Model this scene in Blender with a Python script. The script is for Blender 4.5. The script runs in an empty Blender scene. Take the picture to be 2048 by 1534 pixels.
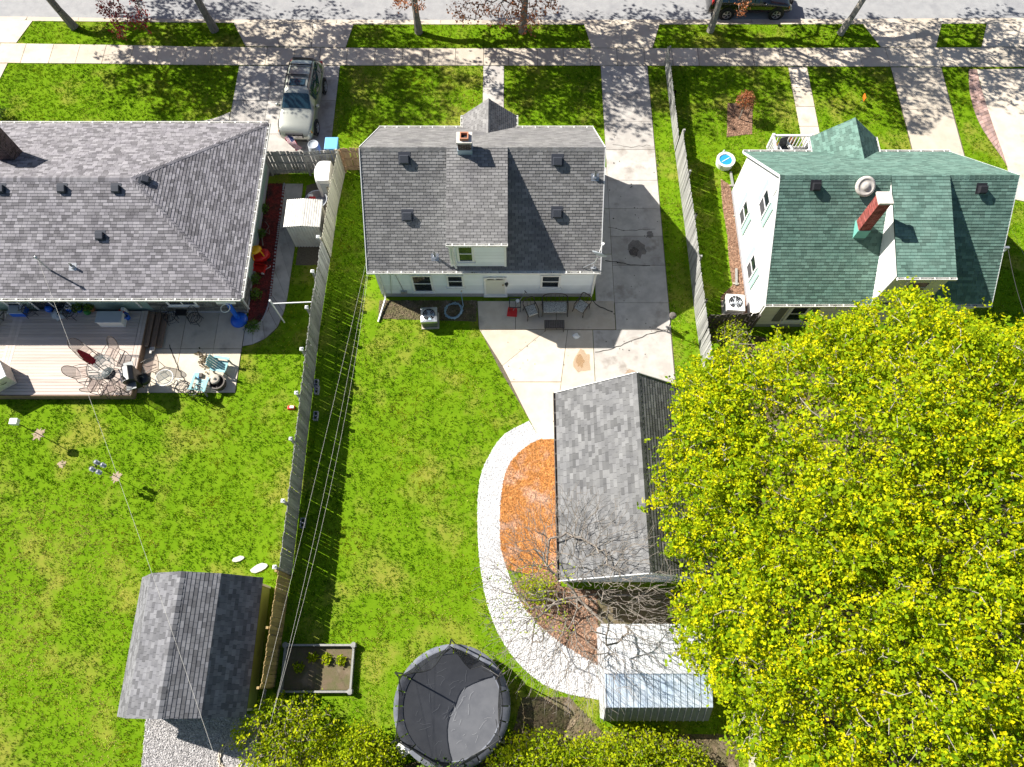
import bpy, bmesh, math, random
import numpy as np
from mathutils import Vector, Matrix
random.seed(7); RNG = np.random.default_rng(11)
scene = bpy.context.scene
COL = scene.collection
R = math.radians

# ------------------------------------------------------------------ camera
F_PX, CAM_H, TILT = 1469.0, 30.5, math.atan(588/1469.0)
cam = bpy.data.cameras.new('camera'); cam_o = bpy.data.objects.new('camera', cam); COL.objects.link(cam_o)
cam.sensor_fit = 'HORIZONTAL'; cam.sensor_width = 36; cam.lens = 36*F_PX/2048
cam.clip_start = 0.5; cam.clip_end = 2000
cam_o.location = (0, 0, CAM_H); cam_o.rotation_euler = (TILT, 0, 0)
scene.camera = cam_o
# ------------------------------------------------------------------ sky and sun
SHX, SHY = 1.037, -0.523            # metres of shadow per metre of height, measured on the house eaves
SUN_EL = math.atan(1/math.hypot(SHX, SHY)); SUN_AZ = math.atan2(-SHX, -SHY)
w = bpy.data.worlds.new('World'); scene.world = w; w.use_nodes = True
nt = w.node_tree; nt.nodes.clear()
sky = nt.nodes.new('ShaderNodeTexSky'); sky.sky_type = 'NISHITA'; sky.sun_disc = False
sky.sun_elevation = SUN_EL; sky.sun_rotation = SUN_AZ % (2*math.pi)
bg = nt.nodes.new('ShaderNodeBackground'); bg.inputs[1].default_value = 0.052
wo = nt.nodes.new('ShaderNodeOutputWorld'); nt.links.new(sky.outputs[0], bg.inputs[0]); nt.links.new(bg.outputs[0], wo.inputs[0])
sl = bpy.data.lights.new('sun', 'SUN'); sl.energy = 5.0; sl.angle = R(0.5); sl.color = (1, 0.955, 0.88)
so = bpy.data.objects.new('sun', sl); COL.objects.link(so); so.location = (-60, 30, 60)
so.rotation_euler = Vector((SHX, SHY, -1)).to_track_quat('-Z', 'Y').to_euler()
vs = scene.view_settings; vs.view_transform = 'Standard'; vs.look = 'None'; vs.gamma = 1; vs.exposure = 1.0; vs.use_curve_mapping = False

# ------------------------------------------------------------------ pixel of the photograph -> point at height z
_c, _s = math.cos(TILT), math.sin(TILT)
def at(u, v, z=0.0):
    x = (u-1024)/F_PX; y = (767-v)/F_PX
    d = (x, _s+y*_c, -_c+y*_s); t = (CAM_H-z)/-d[2]
    return Vector((d[0]*t, d[1]*t, z))
def at2(u, v, z=0.0):
    p = at(u, v, z); return (p.x, p.y)
def on_x(u, v, X):                   # point on the plane x = X
    x = (u-1024)/F_PX; y = (767-v)/F_PX; t = X/x
    return Vector((X, (_s+y*_c)*t, CAM_H+(-_c+y*_s)*t))
def on_y(u, v, Y):
    x = (u-1024)/F_PX; y = (767-v)/F_PX; t = Y/(_s+y*_c)
    return Vector((x*t, Y, CAM_H+(-_c+y*_s)*t))

# ------------------------------------------------------------------ materials
def lin(r, g, b):
    f = lambda c: (c/255/12.92) if c/255 <= 0.04045 else ((c/255+0.055)/1.055)**2.4
    return (f(r), f(g), f(b))
MATS = {}
def mat(name, c1, c2=None, scale=6, rough=0.8, metal=0.0, bump=0.0, bscale=60, tone=0.0, spec=0.3, c3=None, s3=1.0, t3=0.55, trans=0.0, detail=5, alpha=1.0, stretch=(1, 1, 1), coat=0.0, hue=0.0):
    m = bpy.data.materials.new(name); m.use_nodes = True; MATS[name] = m
    n = m.node_tree.nodes; L = m.node_tree.links; n.clear()
    out = n.new('ShaderNodeOutputMaterial'); bs = n.new('ShaderNodeBsdfPrincipled')
    bs.inputs['Roughness'].default_value = rough; bs.inputs['Metallic'].default_value = metal
    bs.inputs['Specular IOR Level'].default_value = spec; bs.inputs['Coat Weight'].default_value = coat
    geo = n.new('ShaderNodeNewGeometry'); mp = n.new('ShaderNodeMapping'); mp.inputs['Scale'].default_value = stretch
    L.new(geo.outputs['Position'], mp.inputs['Vector'])
    def noise(s, d=detail, r=0.6):
        t = n.new('ShaderNodeTexNoise'); t.inputs['Scale'].default_value = s; t.inputs['Detail'].default_value = d; t.inputs['Roughness'].default_value = r
        L.new(mp.outputs[0], t.inputs['Vector']); return t.outputs['Fac']
    def ramp(fac, a, b):
        t = n.new('ShaderNodeMapRange'); t.inputs['From Min'].default_value = a; t.inputs['From Max'].default_value = b
        L.new(fac, t.inputs['Value']); return t.outputs['Result']
    def mix(fac, a, b):
        t = n.new('ShaderNodeMix'); t.data_type = 'RGBA'
        for i, x in ((6, a), (7, b)):
            if isinstance(x, tuple): t.inputs[i].default_value = (*x, 1)
            else: L.new(x, t.inputs[i])
        L.new(fac, t.inputs[0]); return t.outputs[2]
    colr = c1
    if c2: colr = mix(ramp(noise(scale), 0.36, 0.64), c1, c2)
    if c3: colr = mix(ramp(noise(s3, 4), t3, t3+0.14), colr, c3)
    if tone or hue:
        a = n.new('ShaderNodeAttribute'); a.attribute_name = 'tone'
        h = n.new('ShaderNodeHueSaturation')
        if isinstance(colr, tuple): h.inputs['Color'].default_value = (*colr, 1)
        else: L.new(colr, h.inputs['Color'])
        v = n.new('ShaderNodeMapRange'); v.inputs['To Min'].default_value = 1-tone; v.inputs['To Max'].default_value = 1+tone
        L.new(a.outputs['Fac'], v.inputs['Value']); L.new(v.outputs['Result'], h.inputs['Value'])
        if hue:
            v2 = n.new('ShaderNodeMapRange'); v2.inputs['To Min'].default_value = 0.5+hue; v2.inputs['To Max'].default_value = 0.5-hue
            L.new(a.outputs['Fac'], v2.inputs['Value']); L.new(v2.outputs['Result'], h.inputs['Hue'])
        colr = h.outputs['Color']
    if isinstance(colr, tuple): bs.inputs['Base Color'].default_value = (*colr, 1)
    else: L.new(colr, bs.inputs['Base Color'])
    if bump:
        b = n.new('ShaderNodeBump'); b.inputs['Strength'].default_value = bump; b.inputs['Distance'].default_value = 0.02
        L.new(noise(bscale, 4), b.inputs['Height']); L.new(b.outputs[0], bs.inputs['Normal'])
    sh = bs.outputs[0]
    if trans:
        t = n.new('ShaderNodeBsdfTranslucent')
        if isinstance(colr, tuple): t.inputs[0].default_value = (*colr, 1)
        else: L.new(colr, t.inputs[0])
        x = n.new('ShaderNodeMixShader'); x.inputs[0].default_value = trans; L.new(sh, x.inputs[1]); L.new(t.outputs[0], x.inputs[2]); sh = x.outputs[0]
    if alpha < 1:
        t = n.new('ShaderNodeBsdfTransparent'); x = n.new('ShaderNodeMixShader'); x.inputs[0].default_value = alpha
        L.new(t.outputs[0], x.inputs[1]); L.new(sh, x.inputs[2]); sh = x.outputs[0]
    L.new(sh, out.inputs[0]); return m

mat('sand', (.40, .31, .22), (.32, .25, .17), 9, .95, bump=.4)
mat('soil', (.10, .085, .06), (.16, .13, .09), 14, bump=.5)
mat('lawn', (.11, .21, .006), (.145, .25, .009), 1.3, .95, spec=.02, bump=.3, bscale=70, c3=(.23, .25, .035), s3=.45, t3=.51)
mat('grass', (.135, .29, .005), (.18, .33, .007), .9, .95, tone=.58, hue=.04, spec=.02, c3=(.23, .27, .014), s3=.33, t3=.52, trans=.25)
mat('dry_grass', (.42, .42, .06), (.54, .50, .15), 1.5, .95, tone=.4, spec=.02, trans=.2)
mat('asphalt', (.29, .29, .295), (.34, .34, .34), 2.5, .9, bump=.3, bscale=90, c3=(.25, .25, .26), s3=.6)
mat('concrete', (.53, .455, .36), (.61, .54, .44), 1.6, .85, bump=.25, bscale=70, tone=.13, c3=(.40, .345, .28), s3=.8, t3=.56)
mat('old_concrete', (.40, .37, .34), (.50, .47, .43), 1.8, .88, bump=.3, bscale=70, tone=.12, c3=(.30, .27, .24), s3=1.1, t3=.55)
mat('crack', (.05, .045, .04), rough=.95)
mat('stain', (.12, .10, .09), rough=.9, alpha=.45)
mat('rust_stain', (.40, .22, .08), rough=.9, alpha=.35)
mat('white_gravel', (.72, .72, .73), (.60, .59, .58), 20, .9, tone=.35, bump=.6, bscale=50)
mat('grey_gravel', (.38, .36, .36), (.52, .50, .49), 20, .9, tone=.5, bump=.6, bscale=50)
mat('orange_mulch', (.36, .14, .035), (.44, .20, .06), 6, .9, tone=.5, bump=.7, bscale=45, c3=(.46, .27, .18), s3=.8, t3=.5)
mat('red_mulch', (.25, .035, .03), (.13, .03, .025), 5, .9, tone=.5, bump=.7, bscale=45, c3=(.03, .03, .025), s3=.7, t3=.5)
mat('brown_mulch', (.22, .12, .075), (.34, .21, .14), 8, .9, tone=.5, bump=.7, bscale=45)
mat('leaf_litter', (.15, .11, .07), (.11, .105, .045), 3, .9, tone=.5, bump=.8, bscale=40, c3=(.22, .17, .12), s3=1.2)
mat('paver', (.42, .27, .22), (.34, .24, .22), 4, .85, tone=.35, bump=.3)
mat('shingle_grey', (.185, .18, .18), (.22, .215, .21), 1.2, .9, tone=.24, bump=.25, bscale=120, spec=.2, c3=(.16, .155, .16), s3=.5)
mat('shingle_mix', (.195, .185, .20), (.23, .22, .232), 2, .9, tone=.42, bump=.25, bscale=120, spec=.2)
mat('shingle_shed', (.135, .135, .145), (.17, .17, .178), 3, .9, tone=.34, bump=.25, bscale=120, spec=.2)
mat('shingle_garage', (.135, .135, .138), (.17, .17, .17), 2, .9, tone=.32, bump=.25, bscale=120, spec=.2)
mat('shingle_green', (.105, .185, .155), (.135, .22, .185), 1.5, .9, tone=.3, bump=.25, bscale=120, spec=.2)
mat('roof_felt', (.035, .035, .04), rough=.95)
mat('roof_felt_green', (.015, .035, .03), rough=.95)
mat('white_siding', (.80, .84, .87), (.76, .80, .83), 1.5, .6, tone=.06)
mat('cream_siding', (.80, .79, .76), (.74, .73, .70), 1.5, .65, tone=.05)
mat('sage_siding', (.26, .36, .30), (.30, .40, .34), 1.5, .7, tone=.08)
mat('olive_siding', (.30, .38, .10), (.26, .33, .09), 3, .7, tone=.08)
mat('stone_veneer', (.13, .13, .12), (.20, .19, .17), 5, .9, tone=.4, bump=.5)
mat('white_paint', (.80, .80, .80), (.74, .74, .73), 4, .5)
mat('gutter_white', (.78, .77, .74), (.66, .65, .62), 3, .5)
mat('trim_wood', (.45, .40, .33), rough=.7)
mat('shutter', (.36, .52, .46), rough=.6, tone=.1)
mat('shutter_grey', (.16, .17, .16), rough=.6)
mat('glass', (.018, .024, .03), rough=.04, spec=.6)
mat('clear_glass', (.25, .32, .32), rough=.05, spec=.5, alpha=.10)
mat('screen', (.07, .07, .075), rough=.7)
mat('door_paint', (.66, .66, .58), rough=.5)
mat('brass', (.35, .25, .08), rough=.35, metal=.9)
mat('brick_red', (.25, .055, .045), (.32, .10, .085), 7, .9, tone=.4, bump=.3)
mat('brick_dark', (.09, .065, .06), (.15, .10, .09), 7, .9, tone=.45, bump=.3)
mat('mortar', (.48, .45, .43), rough=.95)
mat('clay', (.45, .20, .12), rough=.9)
mat('cement_cap', (.62, .58, .53), (.5, .46, .42), 8, .9)
mat('flashing', (.42, .52, .60), rough=.45, metal=.5)
mat('flashing_green', (.16, .42, .36), rough=.6)
mat('vent_grey', (.05, .055, .07), rough=.7, tone=.1)
mat('vent_black', (.025, .025, .03), rough=.6)
mat('galv', (.50, .52, .55), (.42, .44, .47), 10, .4, metal=.7)
mat('wood_grey', (.34, .335, .31), (.25, .25, .24), 10, .9, tone=.28, bump=.4, stretch=(1, 1, .15))
mat('wood_pale', (.46, .43, .33), (.36, .34, .27), 10, .9, tone=.22, bump=.4, stretch=(1, 1, .15))
mat('wood_tan', (.42, .30, .13), (.33, .24, .11), 10, .85, tone=.28, bump=.4, stretch=(1, 1, .15))
mat('wood_brown', (.30, .19, .11), (.36, .25, .15), 10, .85, tone=.25, bump=.4, stretch=(1, 1, .15))
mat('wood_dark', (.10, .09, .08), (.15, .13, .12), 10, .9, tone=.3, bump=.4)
mat('deck_board', (.52, .43, .37), (.60, .51, .45), 3, .8, tone=.12, stretch=(.2, 3, 1))
mat('deck_brown', (.26, .17, .12), (.20, .14, .10), 5, .8, tone=.15)
mat('bark', (.16, .145, .12), (.25, .225, .19), 12, .95, bump=.9, bscale=30, stretch=(1, 1, .25))
mat('bark_pale', (.36, .33, .28), (.24, .22, .19), 10, .95, bump=.6, bscale=40)
mat('twig', (.30, .26, .22), (.20, .17, .15), 6, .95)
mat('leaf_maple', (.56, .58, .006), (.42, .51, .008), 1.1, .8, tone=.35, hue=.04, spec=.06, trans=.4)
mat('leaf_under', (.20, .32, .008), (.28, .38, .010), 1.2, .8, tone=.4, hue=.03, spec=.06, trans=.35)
mat('leaf_green', (.26, .36, .008), (.36, .42, .008), 1.4, .8, tone=.38, hue=.03, spec=.06, trans=.35)
mat('leaf_dark', (.10, .20, .025), (.16, .26, .03), 1.4, .6, tone=.4, hue=.03, spec=.2, trans=.25)
mat('leaf_red', (.23, .022, .028), (.34, .05, .04), 2, .6, tone=.45, spec=.2, trans=.25)
mat('leaf_rust', (.40, .13, .05), (.46, .2, .09), 2, .6, tone=.4, spec=.2, trans=.25)
mat('black_metal', (.018, .018, .02), rough=.4, spec=.5)
mat('bronze_metal', (.06, .045, .035), rough=.5, spec=.4)
mat('mesh_fabric', (.34, .26, .22), rough=.8, alpha=.55)
mat('floral', (.62, .62, .58), (.10, .11, .12), 38, .8, detail=2)
mat('red_cloth', (.30, .008, .03), (.22, .006, .025), 6, .8)
mat('red_plastic', (.55, .015, .012), rough=.35, spec=.5)
mat('yellow_plastic', (.80, .42, .01), rough=.35, spec=.5)
mat('blue_plastic', (.012, .12, .62), rough=.35, spec=.5)
mat('sky_plastic', (.16, .45, .80), rough=.4, spec=.5)
mat('grey_plastic', (.42, .46, .50), rough=.5)
mat('white_plastic', (.80, .80, .78), rough=.45, spec=.4)
mat('green_plastic', (.03, .22, .05), rough=.5)
mat('black_plastic', (.02, .02, .022), rough=.5)
mat('teal_paint', (.20, .42, .45), (.30, .50, .52), 9, .6)
mat('hose_blue', (.30, .45, .55), rough=.5)
mat('hose_beige', (.55, .48, .38), rough=.6)
mat('terracotta', (.5, .2, .1), rough=.8)
mat('sheet_white', (.72, .74, .77), (.62, .63, .65), 3, .45, metal=.1)
mat('sheet_white_shade', (.50, .60, .72), (.62, .68, .74), 2, .4, metal=.15)  # pale shed roof sheet with bluish tree shade put into its colour
mat('sheet_cream', (.60, .58, .53), (.66, .65, .61), 3, .5, metal=.1, c3=(.40, .36, .31), s3=2.5, t3=.58)
mat('sheet_grey', (.16, .17, .17), (.20, .21, .21), 4, .5, metal=.3)  # real grey metal; on the metal shed's steep slope it is painted shade
mat('car_silver', (.40, .41, .36), rough=.28, metal=.6, coat=.8, spec=.5)
mat('car_black', (.008, .008, .010), rough=.2, coat=1, spec=.5)
mat('car_glass', (.015, .04, .06), rough=.03, spec=.8)
mat('tyre', (.018, .018, .018), rough=.85)
mat('rim', (.55, .56, .58), rough=.3, metal=.8)
mat('lamp_glass', (.20, .21, .22), (.5, .5, .5), 14, .1, spec=.8, metal=.3)
mat('amber', (.7, .22, .02), rough=.2)
mat('chrome', (.7, .7, .72), rough=.15, metal=1)
mat('flag_red', (.48, .02, .05), rough=.8)
mat('flag_white', (.75, .75, .75), rough=.8)
mat('flag_navy', (.03, .04, .15), rough=.8)
mat('tramp_mat', (.095, .10, .115), (.12, .125, .14), 2, .8, bump=.2, bscale=80)
mat('tramp_pad', (.10, .11, .14), (.17, .18, .21), 4, .8, tone=.3)
mat('net', (.018, .020, .024), rough=.9, alpha=.74)
mat('water_blue', (.03, .30, .62), rough=.15, spec=.5)
mat('cinder', (.30, .30, .33), (.38, .38, .40), 12, .95)
mat('stone', (.55, .52, .47), (.66, .63, .58), 8, .9, bump=.4)
mat('wire_white', (.50, .48, .44), rough=.6)
mat('wire_black', (.02, .02, .02), rough=.6)
mat('orange_plastic', (.8, .18, .02), rough=.5)
mat('scratch', (.30, .31, .33), rough=.9)

# ------------------------------------------------------------------ objects
def kids(o): return [c for c in bpy.data.objects if c.parent is o]
def wloc(o):
    v = Vector((0, 0, 0))
    while o is not None: v += o.location; o = o.parent
    return v
def tag(o, label=None, cat=None, group=None, kind=None):
    if label: o['label'] = label
    if cat: o['category'] = cat
    if group: o['group'] = group
    if kind: o['kind'] = kind
    return o
def thing(name, label, cat, loc=(0, 0, 0), rz=0.0, group=None, kind=None):
    o = bpy.data.objects.new(name, None); COL.objects.link(o); o.empty_display_size = .2
    o.location = loc; o.rotation_euler = (0, 0, rz); return tag(o, label, cat, group, kind)
def put(name, me, parent=None, kind=None):
    o = bpy.data.objects.new(name, me); COL.objects.link(o)
    if parent is not None: o.parent = parent
    if kind: o['kind'] = kind
    return o
def copy_tree(o, parent=None):
    c = o.copy(); COL.objects.link(c); c.parent = parent
    for ch in kids(o): copy_tree(ch, c)
    return c

class MB:
    def __init__(s, tf=None): s.v = []; s.f = []; s.t = []; s.tf = tf
    def add(s, vs, fs, tone=.5):
        o = len(s.v)
        if s.tf is not None: vs = [s.tf @ Vector(p) for p in vs]
        s.v.extend([tuple(p) for p in vs]); s.f.extend([tuple(i+o for i in f) for f in fs]); s.t.extend([tone]*len(fs)); return s
    BF = [(0, 3, 2, 1), (4, 5, 6, 7), (0, 1, 5, 4), (1, 2, 6, 5), (2, 3, 7, 6), (3, 0, 4, 7)]
    def box(s, x0, x1, y0, y1, z0, z1, tone=.5):
        return s.add([(x0, y0, z0), (x1, y0, z0), (x1, y1, z0), (x0, y1, z0), (x0, y0, z1), (x1, y0, z1), (x1, y1, z1), (x0, y1, z1)], MB.BF, tone)
    def cbox(s, c, d, tone=.5):
        return s.box(c[0]-d[0]/2, c[0]+d[0]/2, c[1]-d[1]/2, c[1]+d[1]/2, c[2]-d[2]/2, c[2]+d[2]/2, tone)
    def bar(s, p, q, w, h, tone=.5, up=(0, 0, 1)):
        p = Vector(p); q = Vector(q); d = (q-p).normalized(); sd = d.cross(Vector(up))
        if sd.length < 1e-4: sd = Vector((1, 0, 0))
        sd.normalize(); u = sd.cross(d); a = sd*w/2; b = u*h/2
        return s.add([p-a-b, p+a-b, p+a+b, p-a+b, q-a-b, q+a-b, q+a+b, q-a+b], [(0, 3, 2, 1), (4, 5, 6, 7), (0, 1, 5, 4), (1, 2, 6, 5), (2, 3, 7, 6), (3, 0, 4, 7)], tone)
    def prism(s, pts, z0, z1, tone=.5):
        n = len(pts); a = sum(pts[i][0]*pts[(i+1) % n][1]-pts[(i+1) % n][0]*pts[i][1] for i in range(n))
        if a < 0: pts = pts[::-1]
        vs = [(x, y, z0) for x, y in pts]+[(x, y, z1) for x, y in pts]
        return s.add(vs, [tuple(range(n, 2*n)), tuple(range(n-1, -1, -1))]+[(i, (i+1) % n, n+(i+1) % n, n+i) for i in range(n)], tone)
    def tube(s, pts, r, n=6, closed=False, tone=.5, r1=None):
        pts = [Vector(p) for p in pts]; m = len(pts); vs = []; fs = []; ref = Vector((0.13, 0.21, 1)).normalized()
        for i, p in enumerate(pts):
            d = (pts[(i+1) % m]-pts[i-1]) if closed or 0 < i < m-1 else (pts[min(i+1, m-1)]-pts[max(i-1, 0)])
            d.normalize(); a = d.cross(ref)
            if a.length < .05: a = d.cross(Vector((1, 0, 0)))
            a.normalize(); b = a.cross(d); rr = r if r1 is None else r+(r1-r)*i/max(m-1, 1)
            vs += [p+(a*math.cos(2*math.pi*k/n)+b*math.sin(2*math.pi*k/n))*rr for k in range(n)]
        for i in range(m if closed else m-1):
            j = (i+1) % m
            fs += [(i*n+k, j*n+k, j*n+(k+1) % n, i*n+(k+1) % n) for k in range(n)]
        if not closed: fs += [tuple(range(n)), tuple(range((m-1)*n+n-1, (m-1)*n-1, -1))]
        return s.add(vs, fs, tone)
    def lathe(s, prof, n=16, c=(0, 0, 0), tone=.5, cap=True):
        vs = []; fs = []; m = len(prof)
        for r, z in prof: vs += [(c[0]+r*math.cos(2*math.pi*k/n), c[1]+r*math.sin(2*math.pi*k/n), c[2]+z) for k in range(n)]
        for i in range(m-1): fs += [(i*n+k, i*n+(k+1) % n, (i+1)*n+(k+1) % n, (i+1)*n+k) for k in range(n)]
        if cap: fs += [tuple(range(n-1, -1, -1)), tuple(range((m-1)*n, m*n))]
        return s.add(vs, fs, tone)
    def mesh(s, name, m, smooth=False, off=Vector((0, 0, 0)), fix=True):
        me = bpy.data.meshes.new(name)
        me.from_pydata([(p[0]-off[0], p[1]-off[1], p[2]-off[2]) for p in s.v] if off.length else s.v, [], s.f)
        a = me.attributes.new('tone', 'FLOAT', 'FACE'); a.data.foreach_set('value', np.array(s.t, np.float32))
        if fix:
            bm = bmesh.new(); bm.from_mesh(me); bmesh.ops.recalc_face_normals(bm, faces=bm.faces); bm.to_mesh(me); bm.free()
        me.materials.append(MATS[m])
        if smooth: me.polygons.foreach_set('use_smooth', [True]*len(me.polygons))
        return me
    def build(s, name, m, parent=None, world=False, smooth=False, kind=None, fix=True):
        off = wloc(parent) if (world and parent is not None) else Vector((0, 0, 0))
        return put(name, s.mesh(name, m, smooth, off, fix), parent, kind)
def bevel(o, w=.02, seg=2):
    b = o.modifiers.new('bevel', 'BEVEL'); b.width = w; b.segments = seg; b.limit_method = 'ANGLE'; return o

def np_mesh(name, verts, nper, tone, m, off=None):      # many equal polygons of nper corners each
    nv = len(verts); nf = nv//nper
    if off is not None: verts = verts-np.array(off)
    me = bpy.data.meshes.new(name); me.vertices.add(nv); me.vertices.foreach_set('co', verts.astype(np.float32).ravel())
    me.loops.add(nv); me.loops.foreach_set('vertex_index', np.arange(nv, dtype=np.int32))
    me.polygons.add(nf); me.polygons.foreach_set('loop_start', np.arange(0, nv, nper, dtype=np.int32)); me.polygons.foreach_set('loop_total', np.full(nf, nper, np.int32))
    me.update(calc_edges=True)
    a = me.attributes.new('tone', 'FLOAT', 'FACE'); a.data.foreach_set('value', tone.astype(np.float32))
    me.materials.append(MATS[m]); return me

# ------------------------------------------------------------------ vegetation helpers
def unit(a): return a/np.maximum(np.linalg.norm(a, axis=-1, keepdims=True), 1e-9)
def leaf_quads(rng, C, k, size, spread, tone0=None, flat=.0):
    N = len(C); P = np.repeat(C, k, 0)+rng.normal(0, 1, (N*k, 3))*spread
    nrm = unit(rng.normal(0, 1, (N*k, 3))+np.array([0, 0, flat])); a = unit(np.cross(nrm, rng.normal(0, 1, (N*k, 3)))); b = np.cross(nrm, a)
    sz = size*rng.uniform(.6, 1.35, (N*k, 1)); asp = rng.uniform(.55, .8, (N*k, 1))
    V = np.stack([P-a*sz, P+b*sz*asp-a*sz*.1+nrm*sz*.15, P+a*sz, P-b*sz*asp-a*sz*.1+nrm*sz*.15], 1).reshape(-1, 3)
    base = np.repeat(rng.uniform(0, 1, N) if tone0 is None else tone0, k)
    return V, np.clip(base*.7+rng.uniform(0, 1, N*k)*.3, 0, 1)
def skeleton(rng, trunk, targets, step=.5, jit=.06, ang=.9, up=.0):
    nodes = [np.array(p, float) for p in trunk]; par = [-1]+list(range(len(trunk)-1)); fork = np.array(trunk[max(0, len(trunk)-2)], float)
    order = np.argsort(np.linalg.norm(targets-fork, axis=1)); arr = np.zeros((len(trunk)+len(targets)*30, 3)); arr[:len(nodes)] = nodes; n = len(nodes); tips = []
    first = max(1, len(trunk)//2)
    for ti in order:
        t = targets[ti]; P = arr[first:n]; d = t-P; dist = np.linalg.norm(d, axis=1)+1e-6
        o = unit(P-fork+1e-6); c = 1-np.sum(d/dist[:, None]*o, 1); c[:max(1, len(trunk)-first)] = .35
        i = int(np.argmin(dist*(1+ang*c)))+first; L = np.linalg.norm(t-arr[i]); k = max(1, int(math.ceil(L/step))); a = arr[i].copy(); prev = i
        for q in range(1, k+1):
            f = q/k; p = a+(t-a)*f+(rng.normal(0, jit*min(L, 1.5), 3)*math.sin(math.pi*f) if q < k else 0)+np.array([0, 0, up*L*math.sin(math.pi*f)])
            if n >= len(arr): arr = np.vstack([arr, np.zeros_like(arr)])
            arr[n] = p; par.append(prev); prev = n; n += 1
        tips.append(prev)
    return arr[:n], np.array(par), np.array(tips)
def limb_mesh(name, nodes, par, tips, rtip, rmax, m, sides=5, power=.42, off=None):
    cnt = np.zeros(len(nodes)); cnt[tips] = 1
    for i in range(len(nodes)-1, 0, -1): cnt[par[i]] += cnt[i]
    rad = np.minimum(rtip*np.maximum(cnt, 1)**power, rmax); rad[0] = min(rad[0]*1.35, rmax*1.35)
    idx = np.arange(1, len(nodes)); A = nodes[par[idx]]; B = nodes[idx]; rb = rad[idx]; ra = np.minimum(rad[par[idx]], rb*1.35); ra[par[idx] == 0] = rad[0]
    d = unit(B-A); ref = np.where(np.abs(d[:, 2:3]) > .9, np.array([[1., 0, 0]]), np.array([[0., 0, 1]])); u = unit(np.cross(d, ref)); v = np.cross(d, u)
    quads = []
    for k in range(sides):
        a0 = 2*math.pi*k/sides; a1 = 2*math.pi*(k+1)/sides
        e0 = u*math.cos(a0)+v*math.sin(a0); e1 = u*math.cos(a1)+v*math.sin(a1)
        quads.append(np.stack([A+e0*ra[:, None], A+e1*ra[:, None], B+e1*rb[:, None], B+e0*rb[:, None]], 1))
    V = np.concatenate(quads, 0).reshape(-1, 3)
    return np_mesh(name, V, 4, np.full(len(V)//4, .5), m, off)
def inside(px, py, poly):
    r = np.zeros(len(px), bool); n = len(poly)
    for i in range(n):
        x0, y0 = poly[i]; x1, y1 = poly[(i+1) % n]
        c = ((y0 > py) != (y1 > py)) & (px < (x1-x0)*(py-y0)/((y1-y0) if y1 != y0 else 1e-9)+x0); r ^= c
    return r
def in_ell(rng, n, c, rad, power=.45):
    d = unit(rng.normal(0, 1, (n, 3))); return np.array(c)+d*np.array(rad)*(rng.uniform(0, 1, (n, 1))**power)

# ================================================================== THE SETTING
EXCL = []                                    # ground outlines where no grass grows
def itp(x, xs, ys): return float(np.interp(x, xs, ys))
def kerb_back(x): return itp(x, (-28, -16, -9, 0, 20, 30), (34.0, 33.85, 33.74, 33.72, 33.75, 33.82))
def kerb_front(x): return itp(x, (-28, -17, 0, 19, 30), (34.45, 34.22, 34.18, 34.27, 34.36))
def sw_top(x): return itp(x, (-30, -22.6, -17, -6, 7.5, 18.5, 30), (32.36, 32.21, 32.06, 31.95, 31.95, 31.99, 32.03))
def sw_bot(x): return itp(x, (-30, -22.3, -17, -6, 7.5, 18.3, 30), (30.92, 30.85, 30.75, 30.72, 30.71, 30.65, 30.62))
xs = [-300, -60]+[-32+2*i for i in range(33)]+[60, 300]
b = MB(); b.prism([(x, kerb_back(x)) for x in xs]+[(300, -300), (-300, -300)], -.5, 0)
lawn = tag(b.build('lawn', 'lawn'), 'mown green lawn running under and round the houses', 'lawn', kind='structure')
b = MB(); b.box(-300, 300, 44, 300, -.5, 0); b.build('far_lawn', 'lawn'); tag(bpy.data.objects['far_lawn'], 'lawn on the far side of the street', 'lawn', kind='structure')
b = MB(); b.prism([(x, kerb_front(x)-.02) for x in xs]+[(300, 44), (-300, 44)], -.5, -.13)
tag(b.build('street', 'asphalt'), 'pale grey asphalt street along the top of the view', 'street', kind='structure')

def rbend(pts, k): # gentle Catmull-Rom through 2D points
    out = []; n = len(pts)
    for i in range(n-1):
        p0 = pts[max(i-1, 0)]; p1 = pts[i]; p2 = pts[i+1]; p3 = pts[min(i+2, n-1)]
        for j in range(k):
            t = j/k
            out.append(tuple(.5*((2*p1[q])+(-p0[q]+p2[q])*t+(2*p0[q]-5*p1[q]+4*p2[q]-p3[q])*t*t+(-p0[q]+3*p1[q]-3*p2[q]+p3[q])*t**3) for q in (0, 1)))
    return out+[tuple(pts[-1])]
def inset(poly, g):
    cx = sum(p[0] for p in poly)/len(poly); cy = sum(p[1] for p in poly)/len(poly); o = []
    for x, y in poly:
        dx, dy = cx-x, cy-y; l = math.hypot(dx, dy) or 1
        o.append((x+dx/l*g*1.4, y+dy/l*g*1.4))
    return o
def paving(name, label, cat, outline, polys, m, top=.03, gap=.012, base='soil'):
    o = tag(MB().prism(outline, -.05, .008).build(name, base), label, cat, kind='structure')
    EXCL.append(outline)
    for p in polys:
        me = MB().prism(inset(p, gap), .0, top+random.uniform(-.004, .004), random.random()).mesh('slab', m)
        sl_ = put('slab', me, o)
    return o
def rect(x0, x1, y0, y1): return [(x0, y0), (x1, y0), (x1, y1), (x0, y1)]
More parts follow.
